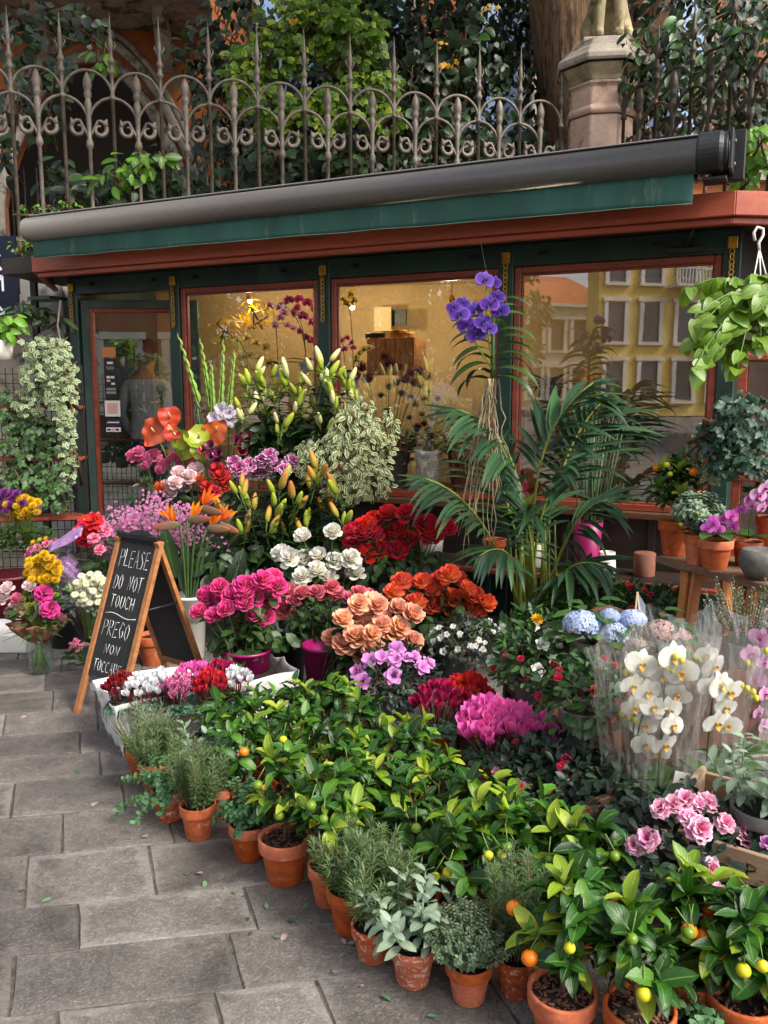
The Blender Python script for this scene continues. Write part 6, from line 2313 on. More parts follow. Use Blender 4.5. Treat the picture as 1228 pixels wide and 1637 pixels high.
def cone_wrap(parent, M, r0, r1, h, mat, name='wrap', wob=.06, n=40, flat=False):
    def f(u, v):
        a = 2 * PI * u
        jit = (math.sin(u * 173.3 + v * 91.7) * 43758.5) % 1.0 - .5 if flat and u not in (0.0, 1.0) else 0.0
        rr = r0 + (r1 - r0) * v ** .8 + jit * r1 * .16 * (.3 + v) + wob * r1 * v * math.sin(a * 5 + 1) * .6 + wob * r1 * v * math.sin(a * 11)
        return M @ Vector((rr * math.cos(a), rr * math.sin(a), h * v + .05 * h * v * math.sin(a * 4)))
    b = MB()
    b.grid(f, n, 6 if flat else 8, not flat)
    o = b.put(name, mat, parent)
    return o


def posy(name, label, Y, blooms, foot, leaves=None, group=None, cat='bouquet', lean=.55):
    """tied bunch: blooms = [(templates, key, material, px size, [(u, v)...])], foot = where the stems meet"""
    r = random.Random(len(label))
    foot = Vector(foot)
    t = empty(name, foot, 0, label, cat, group)
    st = MB()
    for Ts, key, m, px, pts in blooms:
        for (u, v) in pts:
            h = DP(u, v, Y + r.uniform(-.05, .05)) - foot
            i = r.randint(0, len(Ts) - 1)
            put('bloom', fmesh(Ts[i], (key, i), m), None, t, fz(h, Vector((h.x * 1.6 + r.uniform(-.2, .2), -lean, .7)), px * Y / F * r.uniform(.9, 1.1), r.uniform(0, 6)))
            st.tube([(0, 0, 0), h * .6 + Vector((0, 0, .02)), h], .0022, 4, cap=False)
    st.put('stems', m_stem, t, kind='stuff')
    if leaves:
        T, m, n, sz, rad, zc = leaves
        ms = []
        for i in range(n):
            a = r.uniform(0, 6.28)
            q = Vector((math.cos(a) * rad * r.uniform(.5, 1.1), math.sin(a) * rad * r.uniform(.4, .9), zc + r.uniform(-.07, .07)))
            ms.append(fr(q, (math.cos(a), math.sin(a) - .2, r.uniform(-.3, .6)), (0, -.4, 1), sz * r.uniform(.6, 1.2)))
        put('foliage', scatter('foliage', [(T, ms, 0)], m), None, t, kind='stuff')
    return t


def blob(r, u, v, ru, rv, n, gap=.8):
    pts = []
    for i in range(n):
        a = i * 2.39996
        k = math.sqrt((i + .5) / n)
        pts.append((u + ru * k * math.cos(a) + r.uniform(-1.5, 1.5), v + rv * k * math.sin(a) + r.uniform(-1.5, 1.5)))
    return pts


r = random.Random(130)
jp = G(58, 1080) + Vector((0, .06, 0))
b = MB()
b.lathe([(.001, .003), (.062, .003), (.068, .015), (.068, .19), (.06, .215), (.062, .235), (.066, .24), (.062, .24), (.057, .22), (.064, .19), (.064, .018), (.001, .012)], 28)
jar = b.put('glass_jar', m_jar)
jar.location = jp
tag(jar, 'clear glass jar of water on the paving under the mixed bouquet', 'jar')
b = MB()
for i in range(26):
    a = i * 2.4
    b.tube([(math.cos(a) * .05 * math.sqrt(i / 26), math.sin(a) * .05 * math.sqrt(i / 26), .02), (-math.cos(a) * .03, -math.sin(a) * .03, .25)], .0035, 5)
mx = posy('mixed_bouquet', 'mixed bouquet of white, pink and lime flowers with ferns in the glass jar', jp.y - .02, [
    (ROSE, 'lis', m_lisw, 26, [(5, 955), (12, 940), (48, 938), (25, 972)]), (ROSE, 'lis2', m_lisp, 24, [(28, 958), (18, 978), (95, 990)]), ([POM], 'lime', m_lime2, 13, [(43, 948), (52, 958), (60, 952), (48, 968), (58, 966), (38, 958), (45, 980), (62, 944), (90, 952)]),
    (CARN, 'mag', petal('magenta_carnation', hx('a01060'), hx('d83a92')), 34, [(80, 975), (70, 950)]), (CARN, 'bei', petal('beige_carnation', hx('a98a60'), hx('cdb290')), 26, [(35, 975)])], (jp.x, jp.y, .24), (T_oval, m_rosel, 60, .07, .13, .10))
b.put('stems', m_stem, mx, Matrix.Translation((0, 0, -.235)), kind='stuff')
FERN = joinT([(leafT(.22 * (1 - i / 11), .35 * .22 * (1 - i / 11), 'lance', .1, .3, 2), fr((0, i * .09, 0), (s, .55, 0), (0, 0, 1))) for i in range(11) for s in (-1, 1)] + [(tubeT([(0, 0, 0), (0, 1, 0)], .008, 4), Matrix.Identity(4))])
m_fern = leafmat('fern_frond', hx('2e5a30'), hx('4f7d46'), .5, .25)
FMs = tplmesh('fern_frond', FERN, m_fern)
for a, L in ((-2.2, .15), (-1.6, .17), (-1.1, .15), (-2.8, .14), (-.5, .14)):
    put('fern_frond', FMs, None, mx, fr((.06 * math.cos(a), .06 * math.sin(a), .02), (math.cos(a), math.sin(a), -.25), (0, -.3, 1), L))
cone_wrap(mx, Matrix.Translation((0, 0, -.06)), .05, .135, .11, m_kraft, wob=.22).modifiers.new('paper', 'SOLIDIFY').thickness = .002

yp = DP(75, 985, 4.62)
posy('chrysanthemum_bunch', 'bright yellow chrysanthemum bunch wrapped in clear film beside the bouquet', 4.5, [([POM], 'yel', m_yel, 19, blob(r, 70, 912, 28, 24, 38))], (yp.x, 4.62, .25), (T_oval, m_rosel, 40, .06, .08, .22))
wp = DP(140, 1000, 4.62)
bb = posy('chrysanthemum_bunch', 'pale green-white button chrysanthemum bunch left of the chalkboard', 4.5, [([DAISY], 'but', m_but, 14, blob(r, 145, 945, 32, 30, 46)), ([POM], 'butg', m_lime2, 7, [(112, 925), (118, 938), (110, 942), (105, 930)])], (wp.x, 4.62, .15), (T_oval, m_euc, 70, .05, .13, .22))
cone_wrap(bb, Matrix.Identity(4), .03, .15, .32, m_cello, flat=True, n=30)
pp = DP(105, 900, 4.9)
pw = posy('wrapped_bouquet', 'bouquet in lilac and printed paper leaning behind the yellow chrysanthemums', 4.85, [(CARN, 'pkw', m_cpk, 16, [(50, 880), (60, 876), (45, 890), (75, 870), (88, 868)]), ([POM], 'yw', m_yel, 12, [(55, 868), (65, 864), (75, 862)])], (pp.x + .12, 4.95, .35), (T_oval, m_rosel, 20, .05, .08, .2))
cone_wrap(pw, fr((0, 0, 0), (-.6, -.2, .75)) @ Matrix.Rotation(-PI / 2, 4, 'X'), .03, .08, .26, m_purp, wob=.1).modifiers.new('paper', 'SOLIDIFY').thickness = .002
tkp = DP(105, 862, 4.75)
o = MB()
o.grid(lambda u, v: tkp + Vector(((u - .5) * .20, (v - .5) * .06, (u - .5) * .11 + (v - .5) * .06 + .006 * math.sin(u * 7 + v * 3))), 8, 6)
o = o.put('wrapping_paper', m_purp, pw, Matrix.Translation(-pw.location))
o.modifiers.new('paper', 'SOLIDIFY').thickness = .003
fp = G(125, 1040, .12)
posy('kalanchoe_plant', 'small pale pink flowers in clear film behind the foot of the chalkboard', fp.y, [([FLOR], 'kal', m_cpk, 7, blob(r, 122, 1032, 12, 10, 16))], (fp.x, fp.y + .03, .05), (T_small, m_rosel, 30, .04, .06, .03), cat='plant')
c_ = G(240, 1065)
t_ = empty('terracotta_pot', (c_.x, c_.y + .05, 0), 0, 'terracotta pot standing inside the open chalkboard legs', 'pot')
pot(t_, .17, .16)
# buckets at the very left
for u, v, Y, D, h, m, lab in [(15, 900, 5.4, .34, .36, surf('wine_plastic', hx('5c1420'), hx('7a1f2c'), 4, .45, .05), 'dark wine bucket under the potted chrysanthemums at the left border'), (105, 1000, 5.0, .26, .30, m_blackp, 'black bucket behind the button chrysanthemums'), (175, 1010, 4.7, .22, .28, m_blackp, 'black bucket behind the chalkboard')]:
    q = DP(u, v, Y)
    bucket('flower_bucket', lab, (q.x, q.y, 0), D, h, m)
b = MB()
b.box((0, 0, .06), (.5, .35, .12))
q = G(5, 1052)
cr_ = b.put('crate', m_tray, bevel=.01)
cr_.location = (q.x - .12, q.y + .25, 0)
tag(cr_, 'white plastic crate on the paving at the left border', 'crate')
for u, v, m, lab, n in ((12, 802, m_pur, 'purple potted chrysanthemum on the dark bucket at the left border', 22), (36, 812, m_yel, 'yellow potted chrysanthemum beside the purple one at the left border', 30)):
    q = DP(u, 840, 5.35)
    r = random.Random(n)
    posy('chrysanthemum_plant', lab, 5.3, [([POM], 'ch' + m.name, m, 18, blob(r, u, v, 26, 18, n))], (q.x, 5.4, .50), (T_oval, m_rosel, 160, .055, .14, .10), cat='plant')

# ================================================================ ivy trellis at the left
m_vari = leafmat('variegated_ivy', hx('42603c'), hx('5f7c54'), .5, .18, edge=hx('b9c096'))
m_ivyg = leafmat('green_ivy', hx('2c4a26'), hx('4f6e3c'), .42, .15, rib=hx('7f9a66'))
T_ivl = joinT([(leafT(.75, .5, 'oval', .15, .3, 3), fr((0, .1, 0), (math.cos(a), math.sin(a), 0), (0, 0, 1), s)) for a, s in ((R(90), 1.0), (R(25), .75), (R(155), .75), (R(-30), .5), (R(210), .5))])
tl = DP(50, 700, 6.15)
trl = empty('wire_trellis', (tl.x, tl.y, 0), R(8), 'black wire trellis shelf covered in ivy beside the door', 'trellis')
b = MB()
for i in range(15): b.box((-.35 + i * .05, 0, .95), (.005, .005, 1.5))
for i in range(22): b.box((0, .004, .25 + i * .067), (.72, .005, .005))
b.put('wire_mesh', m_black, trl, kind='stuff')
for z in (.62, 1.05, 1.42):
    MB().box((0, -.02, z), (.74, .24, .022)).put('shelf', m_red, trl, bevel=.003)
for x in (-.36, .36): MB().box((x, .03, .86), (.03, .03, 1.72)).put('post', m_black, trl)
creeper('variegated_ivy', 'cream-edged variegated ivy cascading down the trellis beside the door post', 'plant', [(75, 560, 5.9, 38, 26), (95, 590, 5.9, 26, 36), (60, 600, 5.9, 30, 26), (105, 650, 5.95, 14, 46), (50, 640, 5.95, 22, 26), (95, 625, 5.9, 22, 30), (110, 720, 6.0, 9, 60)], T_ivl, m_vari, .05, 190, 130, seed=15)
creeper('trailing_ivy', 'plain green ivy trailing over the lower trellis at the left border', 'plant', [(20, 660, 6.0, 22, 40), (60, 690, 6.0, 36, 26), (85, 740, 6.0, 26, 46), (30, 720, 6.0, 28, 30), (50, 770, 5.95, 40, 24), (15, 760, 6.0, 18, 26), (90, 790, 5.95, 20, 30)], T_ivl, m_ivyg, .058, 190, 100, seed=16)
creeper('pothos_plant', 'glossy bright green plant in a white pot at the left border above the ivy', 'plant', [(10, 525, 5.9, 24, 18), (22, 515, 5.9, 16, 12)], leafT(1, .6, 'heart', .2, .5, 6), m_lime, .075, 60, 110, seed=17)
wp_ = MB().lathe([(.001, 0), (.06, 0), (.075, .13), (.07, .13), (.001, .11)], 20).put('white_pot', m_whitep)
q = DP(5, 575, 5.9)
wp_.location = (q.x, q.y, q.z)
tag(wp_, 'white pot on the top trellis shelf at the left border', 'pot')
creeper('laurel_branch', 'dark narrow leaves against the grey wall beside the fence pole', 'shrub', [(55, 500, 7.0, 26, 14), (85, 510, 7.0, 18, 14), (40, 490, 7.0, 20, 10)], leafT(1, .3, 'lance', .25, .6, 6), m_laurel, .13, 40, 60, seed=18)
for i, (u, v) in enumerate([(8, 785), (50, 795)]):
    q = DP(u, v, 6.1)
    o = MB().lathe([(.001, 0), (.055, 0), (.07, .11), (.065, .11), (.001, .1)], 18).put('plastic_pot', m_grey)
    o.location = q
    tag(o, 'grey plastic pot on the lower trellis shelf, ' + ('at the left border' if i == 0 else 'nearer the door'), 'pot')
# hose on the side of the kiosk
b = MB()
b.tube([DP(97, 480, 6.9), DP(92, 520, 6.9), DP(100, 560, 6.9), DP(112, 580, 6.9)], .008, 6)
tag(b.put('cable', plain('pale_cable', hx('b0a090'), .5)), 'pale cable looping beside the kiosk corner', 'cable')
# ================================================================ kentia palm
m_kent = leafmat('kentia_leaflet', hx('1b3624'), hx('355638'), .4, .15, rib=hx('54744a'), young=hx('4a6c40'), yt=.86)
m_pet = surf('palm_petiole', hx('6f7f2a'), hx('97a548'), 10, .5, .1, 60)
KLT = [tplmesh('leaflet', leafT(1, .12, 'lance', .3, .5 + .35 * i, 6), m_kent) for i in range(3)]
PALM = DP(858, 1000, 4.75)
plm = empty('kentia_palm', (PALM.x, PALM.y, 0), 0, 'tall kentia palm with yellow-green canes in front of the right window', 'plant')
pot(plm, .30, .26, m_blackp, 0, 3)
o3 = plm.location.copy()


def frond(ctrl, Y, n, L, seed, bare=.35):
    n += 4
    r = random.Random(seed)
    P = [DP(u, v, y) - Vector((o3.x, o3.y, 0)) for (u, v), y in zip(ctrl, Y)]
    pts = []
    for i in range(15):
        t = i / 14
        a, b_, c, d = P
        pts.append(a * (1 - t) ** 3 + b_ * 3 * t * (1 - t) ** 2 + c * 3 * t * t * (1 - t) + d * t ** 3)
    b = MB()
    b.tube(pts, [.011 - .008 * i / 14 for i in range(15)], 6)
    fo = b.put('frond', m_pet, plm)
    for j in range(n):
        f = bare + (1 - bare) * j / (n - 1)
        x = min(13.99, f * 14)
        i0 = int(x)
        q = pts[i0].lerp(pts[i0 + 1], x - i0)
        d = (pts[min(14, i0 + 1)] - pts[i0]).normalized()
        side = d.cross(Vector((0, -.25, 1)))
        if side.length < .1: side = Vector((1, 0, 0))
        side.normalize()
        for s in (-1, 1):
            ll = 1.15 * L * (math.sin(PI * (.18 + .74 * (j / (n - 1)))) ** .7) * r.uniform(.85, 1.1)
            dd = d * (.55 + .6 * f) + side * s * (1.1 - .5 * f) + Vector((0, 0, -.22))
            put('leaflet', KLT[r.randint(0, 2)], None, fo, fr(q, dd, Vector((0, -.4, 1)), ll))


frond([(850, 985), (848, 800), (850, 680), (948, 612)], (4.75, 4.75, 4.75, 4.6), 13, .42, 1, .5)
frond([(846, 985), (845, 820), (838, 690), (735, 655)], (4.75, 4.75, 4.7, 4.5), 12, .40, 2, .5)
frond([(862, 985), (870, 820), (900, 700), (965, 640)], (4.75, 4.8, 4.85, 4.9), 12, .42, 3, .45)
frond([(838, 985), (805, 900), (770, 790), (680, 765)], (4.75, 4.6, 4.5, 4.4), 11, .31, 4, .5)
frond([(870, 985), (880, 900), (925, 800), (970, 800)], (4.75, 4.65, 4.6, 4.5), 11, .34, 5, .45)
frond([(842, 985), (835, 910), (815, 850), (765, 890)], (4.75, 4.55, 4.4, 4.35), 9, .24, 6, .4)
frond([(866, 985), (880, 940), (905, 880), (965, 905)], (4.75, 4.5, 4.4, 4.3), 10, .30, 7, .35)
frond([(852, 985), (850, 870), (865, 790), (905, 740)], (4.75, 4.6, 4.5, 4.4), 11, .36, 8, .45)
frond([(856, 985), (840, 880), (800, 790), (790, 720)], (4.75, 4.85, 4.9, 4.95), 11, .36, 9, .45)
frond([(858, 985), (850, 900), (850, 830), (830, 770)], (4.75, 4.55, 4.45, 4.4), 9, .26, 10, .4)
b = MB()
r = random.Random(9)
for i in range(16):
    u = 825 + i * 4
    q = DP(u, 985, 4.75) - o3
    q.z = .2
    e = DP(u + r.uniform(-14, 14), 850 + r.uniform(-30, 40), 4.75 + r.uniform(-.1, .1)) - Vector((o3.x, o3.y, 0))
    b.tube([q, q.lerp(e, .5) + Vector((r.uniform(-.01, .01), 0, 0)), e], [.009, .008, .004], 6)
b.put('canes', m_pet, plm, kind='stuff')
# bright spear-leaved plant at the palm's heart
m_drac = leafmat('bright_dracaena_leaf', hx('4b7a1c'), hx('7ba02e'), .35, .25, rib=hx('9dbb50'))
DRL = tplmesh('leaf', leafT(1, .2, 'lance', .4, .5, 7), m_drac)
q0 = DP(835, 810, 4.6)
drc = empty('dracaena_plant', (q0.x, q0.y, q0.z - .1), 0, 'bright green spear-leaved rosette nested in the middle of the palm', 'plant')
for i in range(14):
    a = i * 2.4
    k = .35 + .65 * i / 14
    put('leaf', DRL, None, drc, fr((0, 0, .06), (math.cos(a) * k, math.sin(a) * k - .1, 1.15 - k), (0, 0, 1), .17))
MB().tube([(0, 0, -.55), (0, 0, .07)], .012, 7).put('stem', m_pet, drc)

# ================================================================ hanging vanda
m_vand = petal('violet_vanda', hx('3c1a74'), hx('5e34a2'), edge=hx('7d58be'), trans=.25)
m_vlip = plain('dark_violet_lip', hx('2a1260'), .5)
m_vleaf = leafmat('vanda_leaf', hx('20380f'), hx('3a5620'), .35, .12, rib=hx('567438'))
m_root = surf('aerial_root', hx('8a7a5c'), hx('b3a280'), 20, .8, .3, 60)
vc = DP(788, 590, 4.5)
van = empty('vanda_orchid', vc, 0, 'violet vanda orchid hanging on a wire with bare roots before the right window', 'plant')
VL = tplmesh('leaf', leafT(1, .15, 'strap', .22, 1.7, 9), m_vleaf)
pmm = 4.5 / F
for i in range(22):
    s = 1 if i % 2 else -1
    z = -.06 + i * .019
    a = random.Random(i).uniform(-.9, .9)
    put('leaf', VL, None, van, fr((s * .01, 0, z), (s * math.cos(a * 1.3), math.sin(a * 1.3) - .25, .5 + .02 * i), (0, -.5, 1), .31 - .004 * i))
MB().tube([(0, 0, -.16), (0, 0, .30)], [.014, .008], 7).put('stem', m_vleaf, van)
MB().tube([(0, 0, .30), DP(768, 385, 4.5) - vc], .0012, 4).put('wire', m_iron, van)
vm = phal_mesh(m_vand, m_vlip, 'vanda')
for i, (u, v, px) in enumerate([(735, 503, 34), (760, 495, 30), (745, 520, 30), (725, 492, 24), (775, 448, 32), (790, 452, 24), (783, 487, 32), (772, 515, 30), (762, 535, 34), (800, 497, 30), (782, 525, 28), (740, 485, 24), (795, 475, 26)]):
    p_ = DP(u, v, 4.3 + .02 * (i % 3)) - vc
    put('bloom', vm, None, van, facing(p_, (.25 * math.sin(i * 2), -1, .1 * math.cos(i * 3)), px * pmm * .92, .3 * math.sin(i)))
b = MB()
b.tube(bez((0, 0, 0), DP(750, 540, 4.35) - vc, DP(735, 495, 4.34) - vc, 6), .004, 5)
b.tube(bez((0, 0, .05), DP(775, 540, 4.35) - vc, DP(778, 445, 4.34) - vc, 6), .004, 5)
b.put('flower_spike', m_stem, van)
r = random.Random(44)
b = MB()
for i in range(26):
    x, y = r.uniform(-.03, .03), r.uniform(-.03, .03)
    pts = [Vector((x, y, -.05))]
    L = r.uniform(.4, 1.0)
    dx = r.uniform(-.16, .12)
    for j in range(1, 9):
        f = j / 8
        pts.append(Vector((x + dx * f + r.uniform(-.018, .018), y + r.uniform(-.02, .02), -.05 - L * f)))
    b.tube(pts, [.0042 - .002 * j / 8 for j in range(9)], 5)
b.put('aerial_roots', m_root, van, kind='stuff')

# ================================================================ things on the ledge
for u, v, D, h, m, lab in [(970, 908, .115, .135, m_whitep, 'small white ceramic pot on the ledge beside the magenta vase'), (858, 898, .12, .15, m_whitep, 'white ribbed pot on the ledge behind the palm canes')]:
    s, z = onK(u, v, .22)
    o = MB().lathe([(.001, 0), (D * .48, 0), (D * .5, .01), (D * .42, h), (D * .38, h), (D * .4, .03), (.001, .02)], 24).put('ceramic_pot', m)
    o.location = KW(s, .22, .417)
    tag(o, lab, 'pot')
s, z = onK(1030, 908, .2)
o = MB().lathe([(.001, 0), (.062, 0), (.064, .005), (.066, .14), (.06, .145), (.001, .14)], 24).put('terracotta_pot', surf('dull_terracotta', hx('6e4434'), hx('8d5d48'), 6, .85, .2, 60))
o.location = KW(s, .2, .417)
tag(o, 'upturned dull terracotta pot on the ledge left of the plank shelf', 'pot')
s, z = onK(790, 880, .22)
t_ = empty('terracotta_pot', KW(s, .22, .417), 0, 'orange terracotta pot on the ledge behind the palm', 'pot')
pot(t_, .16, .15)
s, z = onK(937, 912, .25)
vz = KW(s, .25, .417)
o = MB().lathe([(.001, 0), (.062, 0), (.066, .01), (.094, .32), (.088, .32), (.06, .03), (.001, .02)], 28).put('magenta_vase', m_mag)
o.location = vz
tag(o, 'tall magenta vase of horsetail on the ledge under the right window', 'vase')
m_hors = surf('horsetail', hx('2c4a2c'), hx('46633c'), 8, .5, .2, 60)
hb = empty('horsetail_bunch', vz + Vector((0, 0, .05)), 0, 'bunch of thin dark green horsetail rods in the magenta vase', 'plant')
r = random.Random(50)
for i in range(30):
    a = r.uniform(0, 6.28)
    k = math.sqrt(r.random())
    e = Vector((math.cos(a) * .07 * k + r.uniform(-.05, .18), math.sin(a) * .07 * k, r.uniform(.65, .95)))
    MB().tube([(math.cos(a) * .04 * k, math.sin(a) * .04 * k, 0), e], [.0042, .003], 5).put('rod', m_hors, hb)

# ================================================================ plank shelf with pots at the right
m_plank = surf('rough_bark_plank', hx('6b4d38'), hx('94725a'), 4, .85, .7, 30, stretch=(1, 6, 6), bdist=.02)
m_tres = surf('orange_pine', hx('a0602c'), hx('c2824a'), 4, .55, .15, 50, stretch=(6, 6, .5))
A_, B_ = G(1046, 892, .72), G(1250, 945, .72)
pd = (B_ - A_).normalized()
pn = Vector((-pd.y, pd.x, 0))
if pn.x < 0: pn = -pn
psh = empty('plank_shelf', A_, math.atan2(pd.y, pd.x), 'rough plank shelf on an orange trestle carrying pots at the right border', 'shelf')
psh.location.z = 0
PLn = (B_ - A_).length
sgn = 1 if Vector((-pd.y, pd.x, 0)).dot(pn) > 0 else -1
b = MB()
rr_ = random.Random(6)
N = 16
e0 = [(i / N * PLn, rr_.uniform(-.008, .008)) for i in range(N + 1)]
e1 = [(i / N * PLn + rr_.uniform(-.005, .005), .36 + rr_.uniform(-.01, .01)) for i in range(N + 1)]
pts = [Vector((x, y * 1.0, .695)) if sgn > 0 else Vector((x, -y, .695)) for x, y in e0 + e1[::-1]]
if sgn < 0: pts = pts[::-1]
b.prism(pts, (0, 0, .035)).put('plank', m_plank, psh, bevel=.004)
for x in (.18, PLn - .25):
    for y0, y1 in ((.06, .0), (.28, .36)):
        MB().beam((x, sgn * y0, .69), (x, sgn * y1, 0), .07, .04, up=(1, 0, 0)).put('trestle_leg', m_tres, psh, bevel=.004)
    MB().box((x, sgn * .17, .66), (.05, .30, .06)).put('trestle_bar', m_tres, psh, bevel=.004)
    MB().beam((x + .05, sgn * .06, .69), (x + .02, sgn * .02, 0), .05, .03, up=(1, 0, 0)).put('trestle_leg', m_tres, psh, bevel=.004)


def onplank(u, v):
    q = G(u, v, .731)
    return q + Vector((.02, .06, 0))


q = onplank(1078, 890)
citrus('kumquat tree with ripe and green fruit in the weathered pot at the plank end', q, .168, .40, .13, 12, 'ooyyogoo', .2, 51, leaf=.08, potH=.17, name='kumquat_plant')
q = onplank(1113, 906)
herb('olive', 'small silvery olive tree with green olives in a plain pot on the plank', q, .13, .22, .13, 52, n=60, name='olive_plant', potH=.14)
ol = bpy.data.objects[[o.name for o in bpy.data.objects if o.name.startswith('olive_plant')][-1]]
for i in range(9):
    a = i * 2.4
    put('fruit', FRM['g'], None, ol, Matrix.Translation((.11 * math.cos(a), -.06 + .06 * math.sin(a), .20 + .02 * (i % 4))) @ Matrix.Scale(.011, 4))
m_pho = petal('orchid_pink', hx('a8309c'), hx('cf6ac4'), trans=.3)
m_phop = petal('orchid_pale_pink', hx('c878b8'), hx('e8b8dc'), trans=.35)
m_phow = petal('orchid_white', hx('e0e0cc'), hx('f2f2ee'), trans=.35)
m_phoy = petal('orchid_yellow', hx('c2a43a'), hx('e2cc7a'), trans=.3)
m_phom = petal('orchid_magenta', hx('a01c78'), hx('d84aa4'), trans=.3)
m_lipy = plain('yellow_lip', hx('d9a21a'), .5)
m_lipm = plain('magenta_lip', hx('8a0f5c'), .5)
m_phl = leafmat('orchid_leaf', hx('2a4420'), hx('44602c'), .3, .1, rib=hx('5a7a3a'))
PHL = tplmesh('leaf', leafT(1, .34, 'strap', .25, .6, 7), m_phl)
PH = {'pink': (m_pho, m_lipm), 'pale': (m_phop, m_lipm), 'white': (m_phow, m_lipy), 'yellow': (m_phoy, m_lipm), 'mag': (m_phom, m_lipm)}


def phal(label, p, potD, potmat, spikes, col, size, seed, group=None, Y=None, leafL=.2, potH=None, buds=2, name='orchid_plant', face=(0, -1, 0)):
    """spikes: lists of image points of the blooms from the first to the tip, at depth Y"""
    r = random.Random(seed)
    p = Vector(p)
    t = empty(name, p, 0, label, 'orchid', group)
    ph = potH or potD * .9
    pot(t, potD, ph, potmat, 0, seed)
    for i in range(5):
        a = i * 1.9 + seed
        put('leaf', PHL, None, t, fr((0, 0, ph), (math.cos(a), math.sin(a), .45), (0, 0, 1), leafL * r.uniform(.8, 1.1)))
    me = phal_mesh(*PH[col], 'ph' + col)
    for sp in spikes:
        P = [DP(u, v, (Y or p.y) + r.uniform(-.03, .03)) - p for u, v in sp]
        top = max(P, key=lambda q: q.z)
        line = bez((0, 0, ph), (P[0].x * .1, P[0].y * .1, top.z * .8), P[0] + Vector((0, .03, .02)), 7) + [q + Vector((0, .03, .01)) for q in P[1:]]
        MB().tube(line, .003, 5).put('spike', m_dstem, t)
        for j, q in enumerate(P[:-1] if buds else P):
            put('bloom', me, None, t, facing(q, Vector(face) + Vector((r.uniform(-.75, .75), r.uniform(-.2, .2), r.uniform(-.5, .3))), size * r.uniform(.8, 1.12), r.uniform(-.4, .4)))
        if buds:
            e = P[-1]
            for j in range(buds):
                put('bud', FRM['y'], None, t, Matrix.Translation(e + Vector((.02 * j, 0, -.012 * j))) @ Matrix.Diagonal((.010, .010, .013, 1)))
    return t


q = onplank(1143, 912)
phal('mauve pink orchid arching low over the front terracotta pot on the plank', q, .16, m_terra, [[(1195, 800), (1185, 815), (1170, 825), (1155, 832), (1140, 838), (1130, 845)], [(1172, 842), (1150, 846), (1138, 832)]], 'pink', .062, 53, Y=q.y - .08, buds=0)
q = onplank(1195, 908)
phal('pale pink orchid at the right border above the stone bowl', q, .14, m_terra, [[(1222, 780), (1212, 792), (1203, 808), (1218, 812), (1226, 800)]], 'pale', .075, 54, Y=q.y - .15, buds=0)
q = G(1216, 930, .731) + Vector((.02, .06, 0))
o = MB().lathe([(.001, 0), (.05, 0), (.085, .05), (.09, .09), (.078, .13), (.07, .13), (.001, .11)], 24).put('stone_bowl', surf('speckled_stoneware', hx('4f4c47'), hx('6d6a63'), 30, .8, .4, 120))
o.location = q
tag(o, 'speckled grey stone bowl on the plank at the right border', 'bowl')
q = G(1240, 880, .731) + Vector((.02, .12, 0))
citrus('kumquat with orange fruit at the right border behind the orchids', q, .15, .36, .14, 10, 'ooyyoo', .3, 55, leaf=.075, potH=.15, name='kumquat_plant')

# tall stand behind with ivy, red-brown boards
m_ivyd = leafmat('blue_green_ivy', hx('1a3626'), hx('345440'), .45, .12, rib=hx('62826c'))
creeper('dark_ivy', 'blue-green ivy mound at the right border under the hanging pothos', 'plant', [(1190, 660, 3.95, 40, 36), (1160, 700, 3.95, 34, 36), (1210, 720, 3.9, 30, 40), (1180, 740, 3.9, 40, 22), (1140, 690, 4.0, 14, 22)], T_ivl, m_ivyd, .055, 170, 100, seed=19)
creeper('variegated_ivy', 'pale variegated ivy strands left of the dark ivy mound by the right window', 'plant', [(1120, 720, 4.15, 14, 36), (1135, 690, 4.15, 16, 16), (1128, 760, 4.1, 14, 18)], T_ivl, m_vari, .035, 70, 170, seed=20)
q = DP(1205, 600, 4.2)
t_ = empty('wooden_stand', (q.x + .05, q.y, 0), R(-25), 'red-brown wooden stand at the right border behind the ivy', 'stand')
for z in (.72, 1.12, 1.70): MB().box((.12, 0, z), (.46, .30, .03)).put('shelf', m_red, t_, bevel=.004)
for x in (-.09, .33):
    for y in (-.12, .12): MB().box((x, y, .92), (.04, .04, 1.84)).put('post', m_red, t_, bevel=.003)
creeper('fern_leaves', 'dark leafy plant behind the glass of the widest shop window', 'plant', [(1000, 650, 5.75, 34, 24), (1030, 690, 5.7, 40, 26), (1075, 670, 5.65, 30, 22)], leafT(1, .3, 'lance', .25, .5, 6), m_kent, .10, 60, 40, seed=22)

# hanging pothos
m_poth = leafmat('pothos_leaf', hx('2c5a10'), hx('557f1c'), .32, .22, rib=hx('86a43c'), blotch=hx('9cb03c'), spec=.5)
hk0 = DP(1214, 372, 3.6)
hang = empty('hanging_pothos', hk0, 0, 'lime green pothos in a white hanging pot with a plastic hook at the right border', 'plant')
W_ = Matrix.Translation(-hk0)
pc = DP(1222, 520, 3.6)
MB().lathe([(.001, 0), (.075, 0), (.10, .13), (.105, .135), (.095, .135), (.001, .12)], 24).put('pot', m_whitep, hang, Matrix.Translation(pc - hk0 - Vector((0, 0, .06))))
b = MB()
hkp = [DP(1207, 385, 3.6), DP(1205, 372, 3.6), DP(1211, 363, 3.6), DP(1220, 366, 3.6), DP(1220, 376, 3.6), DP(1213, 388, 3.6), DP(1214, 400, 3.6)]
b.tube([q - hk0 for q in hkp], .006, 7)
b.put('hook', m_whitep, hang)
for dx in (-22, 0, 20):
    MB().tube([DP(1214, 398, 3.6) - hk0, DP(1218 + dx, 490, 3.6 + .0015 * dx) - hk0], .003, 5).put('hanger_strut', m_whitep, hang)
r = random.Random(61)
